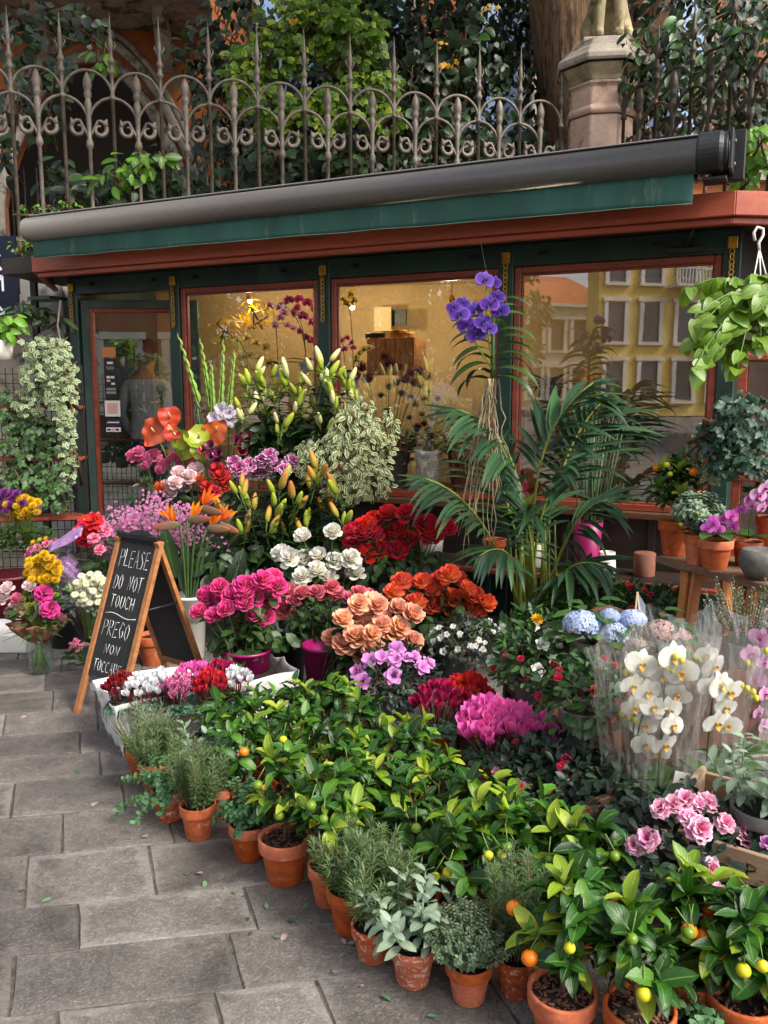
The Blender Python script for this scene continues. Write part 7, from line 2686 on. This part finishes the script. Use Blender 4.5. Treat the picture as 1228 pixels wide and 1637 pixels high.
PTL = [tplmesh('leaf', leafT(1, .62, 'heart', .25, .45 + .25 * i, 7, wave=.02), m_poth) for i in range(3)]
b = MB()
for i in range(30):
    u1, v1 = r.uniform(1098, 1228), r.uniform(450, 600)
    if u1 > 1180: v1 = min(v1, 540)
    Yv = 3.6 + r.uniform(-.22, .1)
    a, c = DP(1215, 470, 3.6) - hk0, DP(u1, v1, Yv) - hk0
    m_ = a.lerp(c, .5) + Vector((0, 0, .10))
    pts = bez(a, m_, c, 7)
    b.tube(pts, .0025, 5)
    for j in range(1, 8):
        for s in (0, 1):
            if r.random() < .25: continue
            d = (pts[j] - pts[j - 1]).normalized()
            dd = Vector((r.uniform(-.9, .5), r.uniform(-.8, .2), r.uniform(-1, .1)))
            put('leaf', PTL[r.randint(0, 2)], None, hang, fr(pts[j], dd, (r.uniform(-.4, .3), -1, .8), r.uniform(.055, .105)))
b.put('vines', m_stem, hang, kind='stuff')

# ================================================================ stepped plant stand with azaleas and hydrangeas
m_crate = surf('dark_crate_wood', hx('4a2f22'), hx('6d4834'), 4, .7, .4, 50, stretch=(5, 5, .6))
SA, SB = G(812, 1088, .30), G(975, 1222, .30)
sd_ = (SB - SA).normalized()
sn_ = Vector((-sd_.y, sd_.x, 0))
if sn_.x < 0: sn_ = -sn_
stn = empty('stepped_plant_stand', SA, math.atan2(sd_.y, sd_.x), 'dark wooden stepped stand with rounded end boards under the azaleas', 'stand')
stn.location.z = 0
sl_ = (SB - SA).length
for dy, z in ((0, .285), (.28, .45), (-.26, .12)):
    for k in range(2):
        MB().box((sl_ / 2 + (.12 if dy < 0 else 0), dy + .07 + .13 * k, z), (sl_, .125, .022)).put('shelf_board', m_crate, stn, bevel=.003)
    MB().box((sl_ / 2 + (.12 if dy < 0 else 0), dy - .003, z + .005), (sl_, .018, .06)).put('lip_board', m_crate, stn, bevel=.003)
    for x in (-.012, sl_ + .012):
        xx = x + (.12 if dy < 0 else 0)
        pts = [(xx, dy - .02, z - .12), (xx, dy + .28, z - .12), (xx, dy + .28, z + .12)] + [(xx, dy + .28 - .30 * (i / 8), z + .12 + .05 * math.sin(PI * (i / 8)) - .10 * (i / 8) ** 2) for i in range(1, 9)]
        MB().prism([Vector(q) for q in pts], (.024, 0, 0)).put('end_board', m_crate, stn, bevel=.003)
for x in (.03, sl_ - .03):
    for y, zt in ((.03, .27), (.53, .43)): MB().box((x, y, zt / 2), (.04, .04, zt)).put('leg', m_crate, stn)

m_azr = petal('red_azalea', hx('b01030'), hx('e83a5c'))
m_azp = petal('pink_azalea', hx('d84a86'), hx('f0a0c4'), edge=hx('f6dcea'), e0=.6)
m_azw = petal('white_azalea', hx('dcdcc8'), hx('f2f2ee'), trans=.35)
m_azli = petal('lilac_azalea', hx('c05aae'), hx('e2a0dc'))
m_hyd = petal('blue_hydrangea', hx('8fa4cc'), hx('c2cdea'), var=.2)
m_hydp = petal('fading_hydrangea', hx('b08a86'), hx('ccb0a8'), var=.2)
m_hydl = leafmat('hydrangea_leaf', hx('22421e'), hx('3f632c'), .45, .18, rib=hx('6a8a4a'))
ROSEB = ROSE[:2]


def onst(u, v, z):
    q = G(u, v, z)
    return (q.x, q.y + .05, z)


shrub('azalea_plant', 'dark-leaved azalea with red buds in a grey pot on the stepped stand', onst(935, 1205, .298), .155, .19, 420, .05, m_azg, [(ROSEB, m_azr, .036, 14)], 201, .17, .14)
shrub('azalea_plant', 'azalea with a few white flowers behind the red-budded one', onst(850, 1130, .298), .15, .17, 380, .05, m_azg, [(AZAL, m_azw, .055, 5), (ROSEB, m_azr, .03, 4)], 202, .15, .12)
shrub('azalea_plant', 'azalea with one yellow bloom beside the left rounded end board', onst(848, 1075, .33), .14, .14, 300, .05, m_azg, [([POM], m_yel, .075, [(0.1, -.6, .75)]), (AZAL, m_azw, .05, 3)], 203, .14, .12)
shrub('azalea_plant', 'lilac azalea with near-black leaves under the peach roses', onst(632, 1152, .13), .20, .19, 620, .042, m_azl, [(AZAL, m_azli, .07, [(-.5, -.4, .75), (-.3, -.5, .9), (.0, -.55, .8), (.2, -.5, .9), (.35, -.4, .8), (.5, -.5, .6), (-.05, -.8, .55), (.02, -.3, 1), (-.75, -.4, .5), (.65, -.3, .65), (-.6, -.6, .35)])], 204, .17, .12)
shrub('azalea_plant', 'small-flowered white azalea left of the stepped stand', onst(745, 1085, .13), .18, .19, 480, .036, m_azl, [(AZAL, m_azw, .034, 26)], 205, .16, .12)
shrub('azalea_plant', 'azalea with scattered pink blooms behind the citrus plants near the stand', onst(885, 1330, .05), .20, .17, 560, .045, m_azl, [(AZAL, m_azp, .034, 3), (ROSEB, m_azr, .04, 5)], 206, .16, .13)
shrub('azalea_plant', 'low dark azalea with three pink buds at the curved end board', onst(960, 1350, .08), .17, .16, 420, .045, m_azl, [(ROSEB, m_azr, .04, 3)], 207, .16, .13)
shrub('azalea_plant', 'pink and white ruffled azalea with dark leaves in front of the wooden crate', onst(1085, 1480, .05), .19, .20, 560, .046, m_azl, [(CARN, m_azp, .075, [(-.2, -.3, 1), (.0, -.25, 1), (.15, -.3, .95), (.05, -.6, .75), (-.05, -.5, .85), (-.55, -.5, .55), (-.65, -.4, .4), (.45, -.4, .7), (.1, -.8, .35), (.2, -.9, .1), (.3, -.2, .9), (-.35, -.3, .9), (.8, -.3, .5)])], 208, .18, .16)
shrub('azalea_plant', 'azalea with dark leaves and pink buds at the right border below the crate', onst(1210, 1500, .02), .16, .20, 420, .046, m_azl, [(AZAL, m_azp, .045, 3), (AZAL, m_azli, .04, 2)], 209, .16, .16)
shrub('begonia_plant', 'leafy plants with red flowers against the kiosk plinth behind the hydrangeas', onst(1035, 1030, .20), .24, .16, 460, .06, m_azg, [(ROSEB, m_azr, .045, 9)], 210, .18, .14)
shrub('rhododendron_plant', 'upright green shrub with whorled leaves behind the blue hydrangeas', onst(935, 1020, .20), .20, .24, 380, .07, m_hydl, [(ROSEB, m_azr, .03, 1)], 211, .18, .14)
for i, (u, v, lab) in enumerate([(700, 1175, 'magenta cyclamen left of the red one beside the citrus crowd'), (748, 1165, 'bright red cyclamen between the magenta and the pink one'), (790, 1215, 'large hot pink cyclamen in front of the stepped stand')]):
    q = G(u, v - 55, .30)
    cyclamen(lab, (q.x, q.y, .04), (.085, .09, .12)[i], (m_cym, m_cyr, m_cyp)[i], (22, 24, 38)[i], .13, 220 + i, True, (.055, .06, .076)[i], hh=.17)
q = G(860, 1165, .30)
cyclamen('sparse hot pink cyclamen blooms leaning right of the large pink one', (q.x, q.y, .02), .07, m_cyp, 6, .13, 226, True, .06, hh=.17)
# fuchsia-like red bells
q = G(520, 1075, .36)
shrub('fuchsia_plant', 'small shrub with hanging red bells below the magenta bucket', (q.x, q.y - .1, .05), .09, .16, 120, .045, m_azg, [([BUD], m_cyr, .032, 16)], 227, .13, .11)


def hydrangea(label, p, heads, Y, lm, seed, potD=.17):
    r = random.Random(seed)
    p = Vector(p)
    t = empty('hydrangea_plant', p, 0, label, 'plant', None)
    pot(t, potD, .14, m_grey, 0, seed)
    for u, v, px, m in heads:
        c = DP(u, v, Y) - p
        R_ = px * Y / F / 2
        ms = []
        for i in range(70):
            a = i * 2.39996
            z = 1 - 1.25 * (i + .5) / 70
            k = math.sqrt(max(0, 1 - z * z))
            n = Vector((math.cos(a) * k, math.sin(a) * k, z))
            ms.append(fz(c + Vector((n.x * R_, n.y * R_, n.z * R_ * .72)), n + rsph(r) * .3, R_ * .42, r.uniform(0, 6)))
        put('flower_head', scatter('flower_head', [(FLOR, ms, 0)], m), None, t)
        MB().tube([(0, 0, .12), c - Vector((0, 0, R_ * .4))], .005, 5).put('stem', m_stem, t)
    for i in range(26):
        a = i * 2.4
        k = .04 + .16 * math.sqrt(i / 26)
        put('leaf', lm, None, t, fr((math.cos(a) * k * .6, math.sin(a) * k * .6, .17 + .16 * (1 - k / .2)), (math.cos(a), math.sin(a), .15), (0, 0, 1), r.uniform(.09, .13)))
    return t


HYL = tplmesh('leaf', leafT(1, .62, 'oval', .2, .5, 6, wave=.03), m_hydl)
q = G(955, 1090, .44)
hydrangea('pale blue hydrangea with four flower heads on the stepped stand', (q.x, q.y + .1, .44), [(930, 998, 62, m_hyd), (978, 1012, 60, m_hyd), (975, 985, 34, m_hyd), (1012, 990, 44, m_hyd), (950, 1010, 34, m_hyd)], q.y, HYL, 231)
q = G(1060, 1080, .40)
hydrangea('faded pinkish hydrangea behind the wrapped orchids', (q.x, q.y + .1, .35), [(1055, 1012, 58, m_hydp), (1085, 1018, 40, m_hydp), (1020, 1030, 40, m_hydp)], q.y, HYL, 232)
b = MB()
pg = DP(1014, 985, 3.3)
b.box((0, 0, 0), (.007, .007, .26))
o = b.put('plant_label', plain('bamboo', hx('c9a878'), .7))
o.location = pg + Vector((0, 0, -.03))
o.rotation_euler = (0, R(4), 0)
tag(o, 'thin bamboo stick with a paper flag above the blue hydrangea', 'stick')
b = MB()
b.add([(0, 0, .13), (.035, -.01, .08), (.045, 0, -.02), (.012, .0, .06)], [(0, 1, 2, 3)])
fl_ = b.put('paper_flag', plain('pale_paper', hx('b9bed0'), .8), o)
fl_.modifiers.new('paper', 'SOLIDIFY').thickness = .001

# heather
m_heath = petal('white_heather', hx('5d6a4a'), hx('c9c4b4'), var=.3)
r = random.Random(240)
q = G(1195, 1010, .55)
hth = empty('heather_plant', (q.x, q.y, .35), 0, 'dark heather with pale flower tips under the plank shelf', 'plant')
pot(hth, .2, .15, m_grey)
ms, st = [], MB()
for i in range(80):
    a = r.uniform(0, 6.28)
    k = math.sqrt(r.random())
    b0, e = Vector((math.cos(a) * .05 * k, math.sin(a) * .05 * k, .13)), Vector((math.cos(a) * .20 * k, math.sin(a) * .20 * k, r.uniform(.28, .42)))
    st.tube([b0, e], .0015, 4, cap=False)
    for j in range(22):
        p_ = b0.lerp(e, .3 + .7 * j / 22)
        ms.append(fr(p_, rsph(r) + Vector((0, 0, .8)), (0, 0, 1), .011))
put('blooms', scatter('blooms', [(T_small, ms, 0)], m_heath), None, hth, kind='stuff')
st.put('stems', m_dstem, hth, kind='stuff')

# ================================================================ wrapped white orchids
WR = [(1018, 1320, [[(1025, 1062), (1010, 1095), (1035, 1105), (1015, 1130), (1030, 1160), (1000, 1075)], [(1045, 1130), (1030, 1190), (1050, 1200), (995, 1140)]], 'leftmost wrapped white orchid with open clear film'),
      (1062, 1330, [[(1075, 1050), (1090, 1075), (1060, 1080), (1085, 1110), (1068, 1135), (1055, 1060)], [(1075, 1160), (1062, 1190), (1080, 1050)]], 'second wrapped white orchid, the one with the printed tag'),
      (1140, 1310, [[(1150, 1095), (1165, 1105), (1135, 1100), (1160, 1130), (1185, 1095)], [(1145, 1155), (1165, 1160), (1190, 1105)]], 'right-hand wrapped white orchid with the largest bloom'),
      (1105, 1290, [[(1130, 1045), (1115, 1060), (1140, 1065), (1125, 1085), (1110, 1050)]], 'wrapped white orchid at the back between the others')]
m_clear = glassmat('clear_film', .07, (.985, .985, .985, 1), .06, .15, sheen_streaks=.065)
for i, (u, v, sp, lab) in enumerate(WR):
    q = G(u, v, .18) + Vector((0, .08 + (.15 if i == 3 else 0), 0))
    t = phal(lab, (q.x, q.y, .18), .12, m_grey, sp, 'white', .098, 250 + i, None, Y=q.y - .03, leafL=.16, potH=.11, buds=3)
    cw = cone_wrap(t, Matrix.Identity(4), .068, .14, .57, m_clear, 'film_sleeve', wob=.07, n=26, flat=True)
q = G(1210, 1300, .18) + Vector((0, .2, 0))
t = phal('pink orchid wrapped in film at the right border', (q.x, q.y, .18), .12, m_grey, [[(1215, 1020), (1200, 1045), (1220, 1060), (1205, 1085), (1222, 1110), (1195, 1060)], [(1212, 1140), (1222, 1160), (1200, 1130), (1225, 1040)]], 'pale', .075, 256, None, Y=q.y, potH=.11)
cone_wrap(t, Matrix.Identity(4), .068, .14, .6, m_clear, 'film_sleeve', wob=.07, n=26, flat=True)
tg = DP(1086, 1262, 2.42)
t_ = empty('plant_tag', tg, R(-6), 'white printed tag with an orange flower picture on the wrapped orchid', 'tag')
b = MB()
b.box((0, 0, 0), (.046, .0015, .112), rz=0)
b.put('card', plain('white_card', hx('e8e2da'), .5), t_, Matrix.Rotation(R(9), 4, 'Y'))
b = MB()
for (x, z, s) in ((0, -.025, .012), (-.008, -.035, .009), (.01, -.032, .01), (.004, -.042, .008), (-.004, -.018, .008)): b.lathe([(.001, 0), (s, 0)], 7, M=Matrix.Translation((x, -.0018 - s * .01, z)) @ Matrix.Rotation(PI / 2, 4, 'X'))
b.put('picture', plain('orange_print', hx('e08a1c'), .5), t_, Matrix.Rotation(R(9), 4, 'Y'))
b = MB()
b.box((0, -.0016, .018), (.026, .0006, .004)).box((0, -.0016, .010), (.018, .0006, .003)).box((0, -.0016, .034), (.010, .0006, .006))
b.put('print_lines', m_ink, t_, Matrix.Rotation(R(9), 4, 'Y'))
b = MB()
b.box((0, 0, 0), (.05, .002, .13))
kt = b.put('kraft_card', m_kraft)
kt.location = DP(996, 1195, 2.6)
kt.rotation_euler = (0, R(-14), R(12))
tag(kt, 'brown kraft card standing left of the wrapped orchids', 'card')

# crate at the right border with sage
m_pale = surf('pale_crate_wood', hx('8a7058'), hx('b09678'), 4, .75, .3, 50, stretch=(.6, 5, 5), c3=hx('6e5742'), c3t=.62)
CA, CB = G(1076, 1328, .33), G(1260, 1385, .33)
cdv = (CB - CA).normalized()
crt = empty('wooden_crate', CA, math.atan2(cdv.y, cdv.x), 'weathered wooden crate with stencilled letters holding a sage pot at the right border', 'crate')
crt.location.z = .0
cl = (CB - CA).length + .1
cw_ = .30
z0, z1 = .245, .335
MB().box((cl / 2, .008, (z0 + z1) / 2), (cl, .016, z1 - z0)).put('front_board', m_pale, crt, bevel=.002)
MB().box((cl / 2, cw_, (z0 + z1) / 2 + .03), (cl, .016, z1 - z0 + .05)).put('back_board', m_pale, crt, bevel=.002)
MB().box((cl / 2, cw_ / 2, z0 + .006), (cl, cw_ - .02, .012)).put('floor_board', m_pale, crt)
pts = [(-.016, 0, z0), (-.016, cw_ + .008, z0), (-.016, cw_ + .008, z1 + .07)] + [(-.016, cw_ * (1 - i / 6), z1 + .07 - .055 * (i / 6) ** 2 + .012 * math.sin(i)) for i in range(1, 7)]
MB().prism([Vector(q) for q in pts], (.016, 0, 0)).put('end_board', m_pale, crt, bevel=.002)
letters('P.KE', cl * .50, z0 + .018, .13, .04, Matrix(((1, 0, 0, 0), (0, 0, -1, 0), (0, 1, 0, 0), (0, 0, 0, 1))), crt, plain('faded_black_stencil', hx('3a3029'), .9), .003, seed=3, name='stencil_letter')
MB().box((cl / 2, cw_ / 2 + .02, .12), (cl * .9, cw_ * .8, .24)).put('support_box', m_crate, crt)
q = CA + cdv * .19 + Vector((.10, .13, 0))
sage('felted pale sage in a grey pot standing in the wooden crate at the right border', (q.x, q.y, .26), .17, .22, .16, 260, ns=11, leaf=.075, potH=.14, potmat=m_grey)
# ================================================================ inside the shop, behind the glass
def KPX(u, v, n):
    s, z = onK(u, v, n)
    return KW(s, n, z)


m_shade = plain('lamp_housing', hx('c9a04a'), .4, .6)
m_bulb = plain('lit_bulb', hx('ffe0a0'), .4, emit=hx('ffd890'), es=14.0)
for i, (u, v, n, w_, lab) in enumerate([(563, 490, -.75, 8, 'lit spot lamp beside the second window post'), (722, 490, -.85, 8, 'lit spot lamp behind the violet orchid'), (400, 480, -.6, 6, 'lit spot lamp inside the first window')]):
    p = KPX(u, v, n)
    t = empty('spot_lamp', p, 0, lab, 'lamp')
    MB().lathe([(.03, 0), (.034, .005), (.026, .06), (.016, .085), (.001, .09)], 16).put('lamp_shade', m_shade, t)
    MB().tube([(0, 0, .088), (0, 0, 2.44 - p.z)], .006, 6).put('lamp_rod', m_shade, t)
    b = MB()
    T = ballT(.022, 1, 10, 6)
    b.add((T[0] + np.array([0, 0, -.004])).tolist(), T[1].tolist(), None, True)
    b.put('bulb', m_bulb, t)
    ld = bpy.data.lights.new('lamp_light', 'POINT')
    ld.energy = w_
    ld.color = (1.0, .80, .50)
    ld.shadow_soft_size = .03
    lo = bpy.data.objects.new('lamp_light', ld)
    COL.objects.link(lo)
    lo.parent = t
    lo.location = (0, 0, -.045)

# back shelf and counter
m_shop = surf('shop_pine', hx('7a5230'), hx('a0723f'), 3, .6, .2, 40, stretch=(4, 4, .6))
sh = empty('shop_shelf', KW(-1.6, -.62, 0), KR, 'wooden display shelf behind the two middle windows', 'shelf')
MB().box((0, 0, 1.02), (2.4, .36, .03)).put('board', m_shop, sh, bevel=.003)
MB().box((0, 0, .80), (2.4, .36, .03)).put('board', m_shop, sh, bevel=.003)
for x in (-1.1, 0, 1.1): MB().box((x, .1, .70), (.05, .05, 1.4)).put('upright', m_shop, sh)
# vertical plank box with hat boxes
p = KPX(625, 600, -.75)
pb = empty('plank_box', (p.x, p.y, p.z), KR, 'upright box of orange-brown planks with ribbon boxes on top, inside the second window', 'box')
H_ = KPX(625, 540, -.75).z - p.z
for i in range(5):
    MB().box((-.17 + i * .085, 0, H_ / 2), (.08, .02, H_)).put('plank', m_tres, pb, bevel=.002)
MB().box((0, .12, H_ / 2), (.42, .2, H_ - .01)).put('carcase', m_shop, pb)
for i, (u, c, r_, h_) in enumerate([(637, 'd08a2c', .07, .05), (650, 'd9a060', .06, .03), (600, '3a3a40', .08, .03)]):
    q = KPX(u, 538 - 3 * i, -.82)
    o = MB().lathe([(.001, 0), (r_, 0), (r_, h_), (r_ * 1.04, h_), (r_ * 1.04, h_ + .012), (.001, h_ + .012)], 24).put('hat_box', plain('box_%d' % i, hx(c), .5))
    o.location = (q.x, q.y, p.z + H_ + .001)
    tag(o, ['tall ochre round box on the plank box', 'low peach round box on the plank box', 'dark ribbon roll on the plank box'][i], 'box')
b = MB()
b.box((0, 0, 0), (.15, .02, .13))
o = b.put('dark_picture', m_black)
q = KPX(637, 508, -1.25)
o.location = q
o.rotation_euler = (0, 0, KR)
tag(o, 'small dark picture on the cream shop wall', 'picture')
b = MB()
b.box((0, 0, 0), (.16, .012, .2))
o = b.put('paper_notice', plain('notice_paper', hx('c9b48a'), .8))
o.location = KPX(612, 510, -1.2)
o.rotation_euler = (0, 0, KR)
tag(o, 'pale paper notice on the cream shop wall', 'notice')


def in_phal(label, u0, v0, n, heads, col, size, seed):
    p = KPX(u0, v0, n)
    Y = KPX(heads[0][0][0], heads[0][0][1], n).y
    return phal(label, p, .12, m_whitep, heads, col, size, seed, None, Y=Y, potH=.11, buds=0, leafL=.18, face=(-.43, -.9, 0))


z_ = .0
in_phal('magenta orchid with many blooms inside the first window', 490, 600, -.45, [[(450, 490), (462, 480), (478, 478), (492, 484), (505, 495), (512, 510)], [(470, 500), (485, 505), (498, 515), (508, 528), (475, 492)], [(480, 530), (490, 540), (500, 545)]], 'mag', .085, 301)
in_phal('pale pink orchid left of the magenta one inside the first window', 445, 605, -.5, [[(432, 488), (445, 492), (455, 500), (448, 508)], [(440, 520), (460, 520), (470, 525)]], 'pale', .075, 302)
in_phal('cream yellow orchid inside the first window behind the gladioli', 400, 640, -.45, [[(380, 545), (395, 540), (410, 548), (425, 555)], [(385, 570), (400, 568), (415, 572), (430, 580)], [(395, 590), (410, 595), (375, 585)]], 'yellow', .085, 303)
in_phal('yellow orchid inside the second window beside the post', 565, 620, -.4, [[(555, 485), (560, 470), (548, 478), (566, 480)], [(575, 565), (582, 558), (590, 556), (570, 575), (578, 580)]], 'yellow', .075, 304)
in_phal('small magenta orchid inside the second window beside the yellow one', 552, 620, -.42, [[(545, 545), (555, 540), (562, 548), (550, 558), (565, 556)]], 'mag', .06, 305)

# dried bouquets standing on the inner sill
m_thi = petal('blue_thistle', hx('2a2f55'), hx('56608c'))
m_hyr = petal('dusky_pink_hydrangea', hx('8a3a50'), hx('b8627c'))
m_hyc = petal('crimson_hydrangea', hx('5c0a20'), hx('901c38'))
for i, (lab, u, v, n, specs, nl) in enumerate([
    ('dark bouquet of crimson and dusky pink blooms behind the second window', 620, 790, -.22, [([pom_T(2, 6, .1, 1)], 'hyc', m_hyc, 30, [(580, 592), (570, 605), (590, 610), (617, 575), (622, 585)]), ([pom_T(2, 6, .1, 1)], 'hyr', m_hyr, 30, [(640, 592), (655, 600), (668, 598), (660, 615), (680, 605), (645, 610)]), ([pom_T(5, 6, .06, 1)], 'thi', m_thi, 22, [(622, 622), (635, 615), (640, 632), (610, 635), (655, 640)])], 260),
    ('bouquet of blue thistles behind the second window', 690, 790, -.2, [([pom_T(5, 6, .06, 1)], 'thi', m_thi, 18, [(672, 620), (685, 628), (678, 640), (690, 650), (700, 640), (665, 650), (675, 665), (690, 670), (655, 670), (700, 660), (668, 690), (684, 690)]), ([pom_T(2, 6, .1, 1)], 'hyc', m_hyc, 22, [(678, 680), (668, 685), (690, 700)])], 200)]):
    p = KPX(u, v, n)
    posy('dried_bouquet', lab, p.y + .02, specs, (p.x, p.y, .95), (T_oval, m_rosel, nl, .075, .17, .22))
for u, v, n, D, h, m, nm, lab in [(684, 800, -.12, .20, .33, m_whitep, 'white_vase', 'tall white tapered vase on the sill behind the second window'), (735, 800, -.22, .18, .34, surf('crimson_vase', hx('7a0818'), hx('960f22'), 4, .35, .05), 'red_vase', 'tall crimson vase on the sill beside the white one'), (632, 800, -.22, .22, .30, m_grey, 'grey_vase', 'grey vase holding the dark bouquet on the sill')]:
    s, z = onK(u, v, n)
    o = MB().lathe([(.001, 0), (D * .30, 0), (D * .31, .01), (D * .5, h - .03), (D * .52, h - .02), (D * .52, h), (D * .47, h), (D * .3, .03), (.001, .02)], 28).put(nm, m)
    o.location = KW(s, n, .787)
    tag(o, lab, 'vase')

# stock on the inner shelves
r = random.Random(333)
for i, (s_, n_, z0_, col, lab) in enumerate([(-2.75, -.62, 1.036, 'glass', 'green glass bottle on the shelf in the first window'), (-2.5, -.66, 1.036, 'terra', 'small terracotta jar on the shelf in the first window'), (-2.2, -.6, 1.036, 'white', 'white jug on the shelf in the first window'), (-1.45, -.66, 1.036, 'terra', 'brown jar on the shelf in the second window'), (-1.2, -.6, 1.036, 'white', 'white cup on the shelf in the second window'), (-.75, -.62, 1.036, 'glass', 'tall green bottle on the shelf in the second window'), (-.55, -.6, 1.036, 'terra', 'clay jar at the right end of the shelf')]):
    hh_ = r.uniform(.14, .26)
    o = MB().lathe([(.001, 0), (.045, 0), (.055, hh_ * .3), (.05, hh_ * .6), (.022, hh_ * .75), (.022, hh_), (.026, hh_), (.001, hh_ - .01)], 18).put('shop_jar', {'glass': plain('bottle_green', hx('2f4a30'), .15), 'terra': m_terra, 'white': m_whitep}[col])
    o.location = KW(s_, n_, z0_)
    tag(o, lab, 'jar')
creeper('dried_flowers', 'hanging bunches of straw-coloured dried flowers inside the first window', 'flowers', [(410, 500, 7.2, 30, 22), (360, 520, 7.3, 20, 20)], T_need, m_yellow, .09, 0, 120, seed=34)
# right window: sideboard, table, bromeliad, coloured glass lamp
sb = empty('sideboard', KW(.0, -1.25, 0), KR, 'cream fronted sideboard inside the widest window', 'sideboard')
MB().box((-.05, 0, .85), (1.0, .35, .95)).put('body', plain('cream_board', hx('b89a70'), .6), sb)
MB().box((-.05, -.01, 1.345), (1.08, .42, .04)).put('top', m_shop, sb, bevel=.004)
tb = empty('work_table', KW(.35, -.55, 0), KR, 'wooden work table inside the widest window', 'table')
MB().box((0, 0, 1.0), (.9, .5, .04)).put('tabletop', m_shop, tb, bevel=.004)
for x in (-.4, .4):
    for y in (-.2, .2): MB().box((x, y, .5), (.05, .05, .96)).put('leg', m_shop, tb)
m_brom = leafmat('dark_bromeliad', hx('1c1512'), hx('3a2a20'), .4, .1)
BRL = tplmesh('leaf', leafT(1, .09, 'strap', .4, 1.4, 8), m_brom)
p = KPX(880, 590, -1.15)
br_ = empty('bromeliad_plant', (p.x, p.y, 1.367), 0, 'dark spiky potted plant on the sideboard inside the widest window', 'plant')
MB().lathe([(.001, 0), (.08, 0), (.085, .18), (.08, .18), (.001, .16)], 20).put('pot', m_dark, br_)
for i in range(26):
    a = i * 2.4
    k = .3 + .7 * (i % 9) / 9
    put('leaf', BRL, None, br_, fr((0, 0, .17), (math.cos(a) * k, math.sin(a) * k, 1.1 - .6 * k), (0, 0, 1), .33))
p = KPX(950, 560, -1.1)
tf = empty('glass_lamp', (p.x, p.y, 1.367), 0, 'lamp with a coloured glass shade on the sideboard inside the widest window', 'lamp')
MB().lathe([(.001, 0), (.06, 0), (.05, .02), (.012, .04), (.012, .2)], 16).put('lamp_foot', m_brass, tf)
MB().lathe([(.13, .17), (.125, .20), (.09, .26), (.04, .30), (.01, .31)], 20).put('lamp_shade', surf('coloured_glass', hx('6e1020'), hx('d07a2a'), 14, .3, .1, 40, c3=hx('e8d8c0'), c3t=.58, c3s=12), tf)
creeper('cut_greens', 'loose dark greenery on the work table inside the widest window', 'plant', [(905, 690, 5.9, 60, 26), (1000, 700, 5.7, 50, 26)], T_oval, m_vined, .09, 40, 30, seed=33)

# figure stood inside the door in place of a person mirrored in its glass
def personmat():
    b = NB('person_cloth_and_skin')
    co = b.n('TexCoord', o=3)
    sp = b.t.nodes.new('ShaderNodeSeparateXYZ')
    b.t.links.new(co, sp.inputs[0])
    z = b.math('ADD', sp.outputs[2], b.math('MULTIPLY_ADD', b.noise(co, 6, 2), .03, -.015))
    nd = b.t.nodes.new('ShaderNodeValToRGB')
    nd.color_ramp.interpolation = 'CONSTANT'
    b.t.links.new(b.math('MULTIPLY', z, .5), nd.inputs[0])
    el = nd.color_ramp.elements
    for _ in range(2): el.new(.5)
    for e, (p_, c_) in zip(el, [(0, hx('1c1a1a')), (.04, hx('232a42')), (.475, hx('a8a8aa')), (.735, hx('b07a5c'))]):
        e.position, e.color = p_, c_
    bp = b.n('Bump', {'Height': b.noise(co, 14, 3), 'Strength': .4, 'Distance': .02})
    return b.done(b.n('BsdfPrincipled', {'Base Color': nd.outputs[0], 'Roughness': .8, 'Normal': bp}))


pp_ = KW(*(lambda q: (q[0], -.52, .16))(onK(238, 700, -.52)))
per = empty('person', pp_, KR + R(200), 'person in a pale grey T-shirt and dark jeans standing in for a door glass reflection', 'person')
skin_figure('body', [
    (0, 0, .98, (.15, .12)), (0, .01, 1.15, (.145, .11)), (0, .02, 1.33, (.165, .115)), (0, .01, 1.46, (.10, .085)), (0, 0, 1.53, .055), (0, -.02, 1.60, (.075, .09)), (0, -.02, 1.72, (.078, .095)), (0, -.01, 1.80, .05),
    (-.18, .01, 1.42, .06), (-.23, .02, 1.18, .045), (-.22, -.08, .97, .036), (-.2, -.16, .90, (.035, .02)), (.18, .01, 1.42, .06), (.24, .02, 1.18, .045), (.22, -.10, 1.0, .036), (.2, -.18, .97, (.035, .02)),
    (-.09, 0, .86, .085), (-.10, 0, .48, .06), (-.10, .01, .09, .045), (-.10, -.12, .04, .04), (.09, 0, .86, .085), (.10, 0, .48, .06), (.10, .01, .09, .045), (.10, -.12, .04, .04), (0, -.11, 1.655, .015)],
    [(0, 1), (1, 2), (2, 3), (3, 4), (4, 5), (5, 6), (6, 7), (3, 8), (8, 9), (9, 10), (10, 11), (3, 12), (12, 13), (13, 14), (14, 15), (0, 16), (16, 17), (17, 18), (18, 19), (0, 20), (20, 21), (21, 22), (22, 23), (5, 24)], personmat(), per)
b = MB()
def hairf(u, v):
    a = 2 * PI * u
    ph = v * 1.9
    return (.094 * math.sin(ph) * math.cos(a), .018 + .112 * math.sin(ph) * math.sin(a) + (.02 if math.sin(a) > 0 else -.01) * v, 1.715 + .12 * math.cos(ph) - (.05 * v if math.sin(a) > 0 else -.04 * v))
b.grid(hairf, 20, 8)
b.put('hair', plain('dark_hair', hx('1d1512'), .6), per)
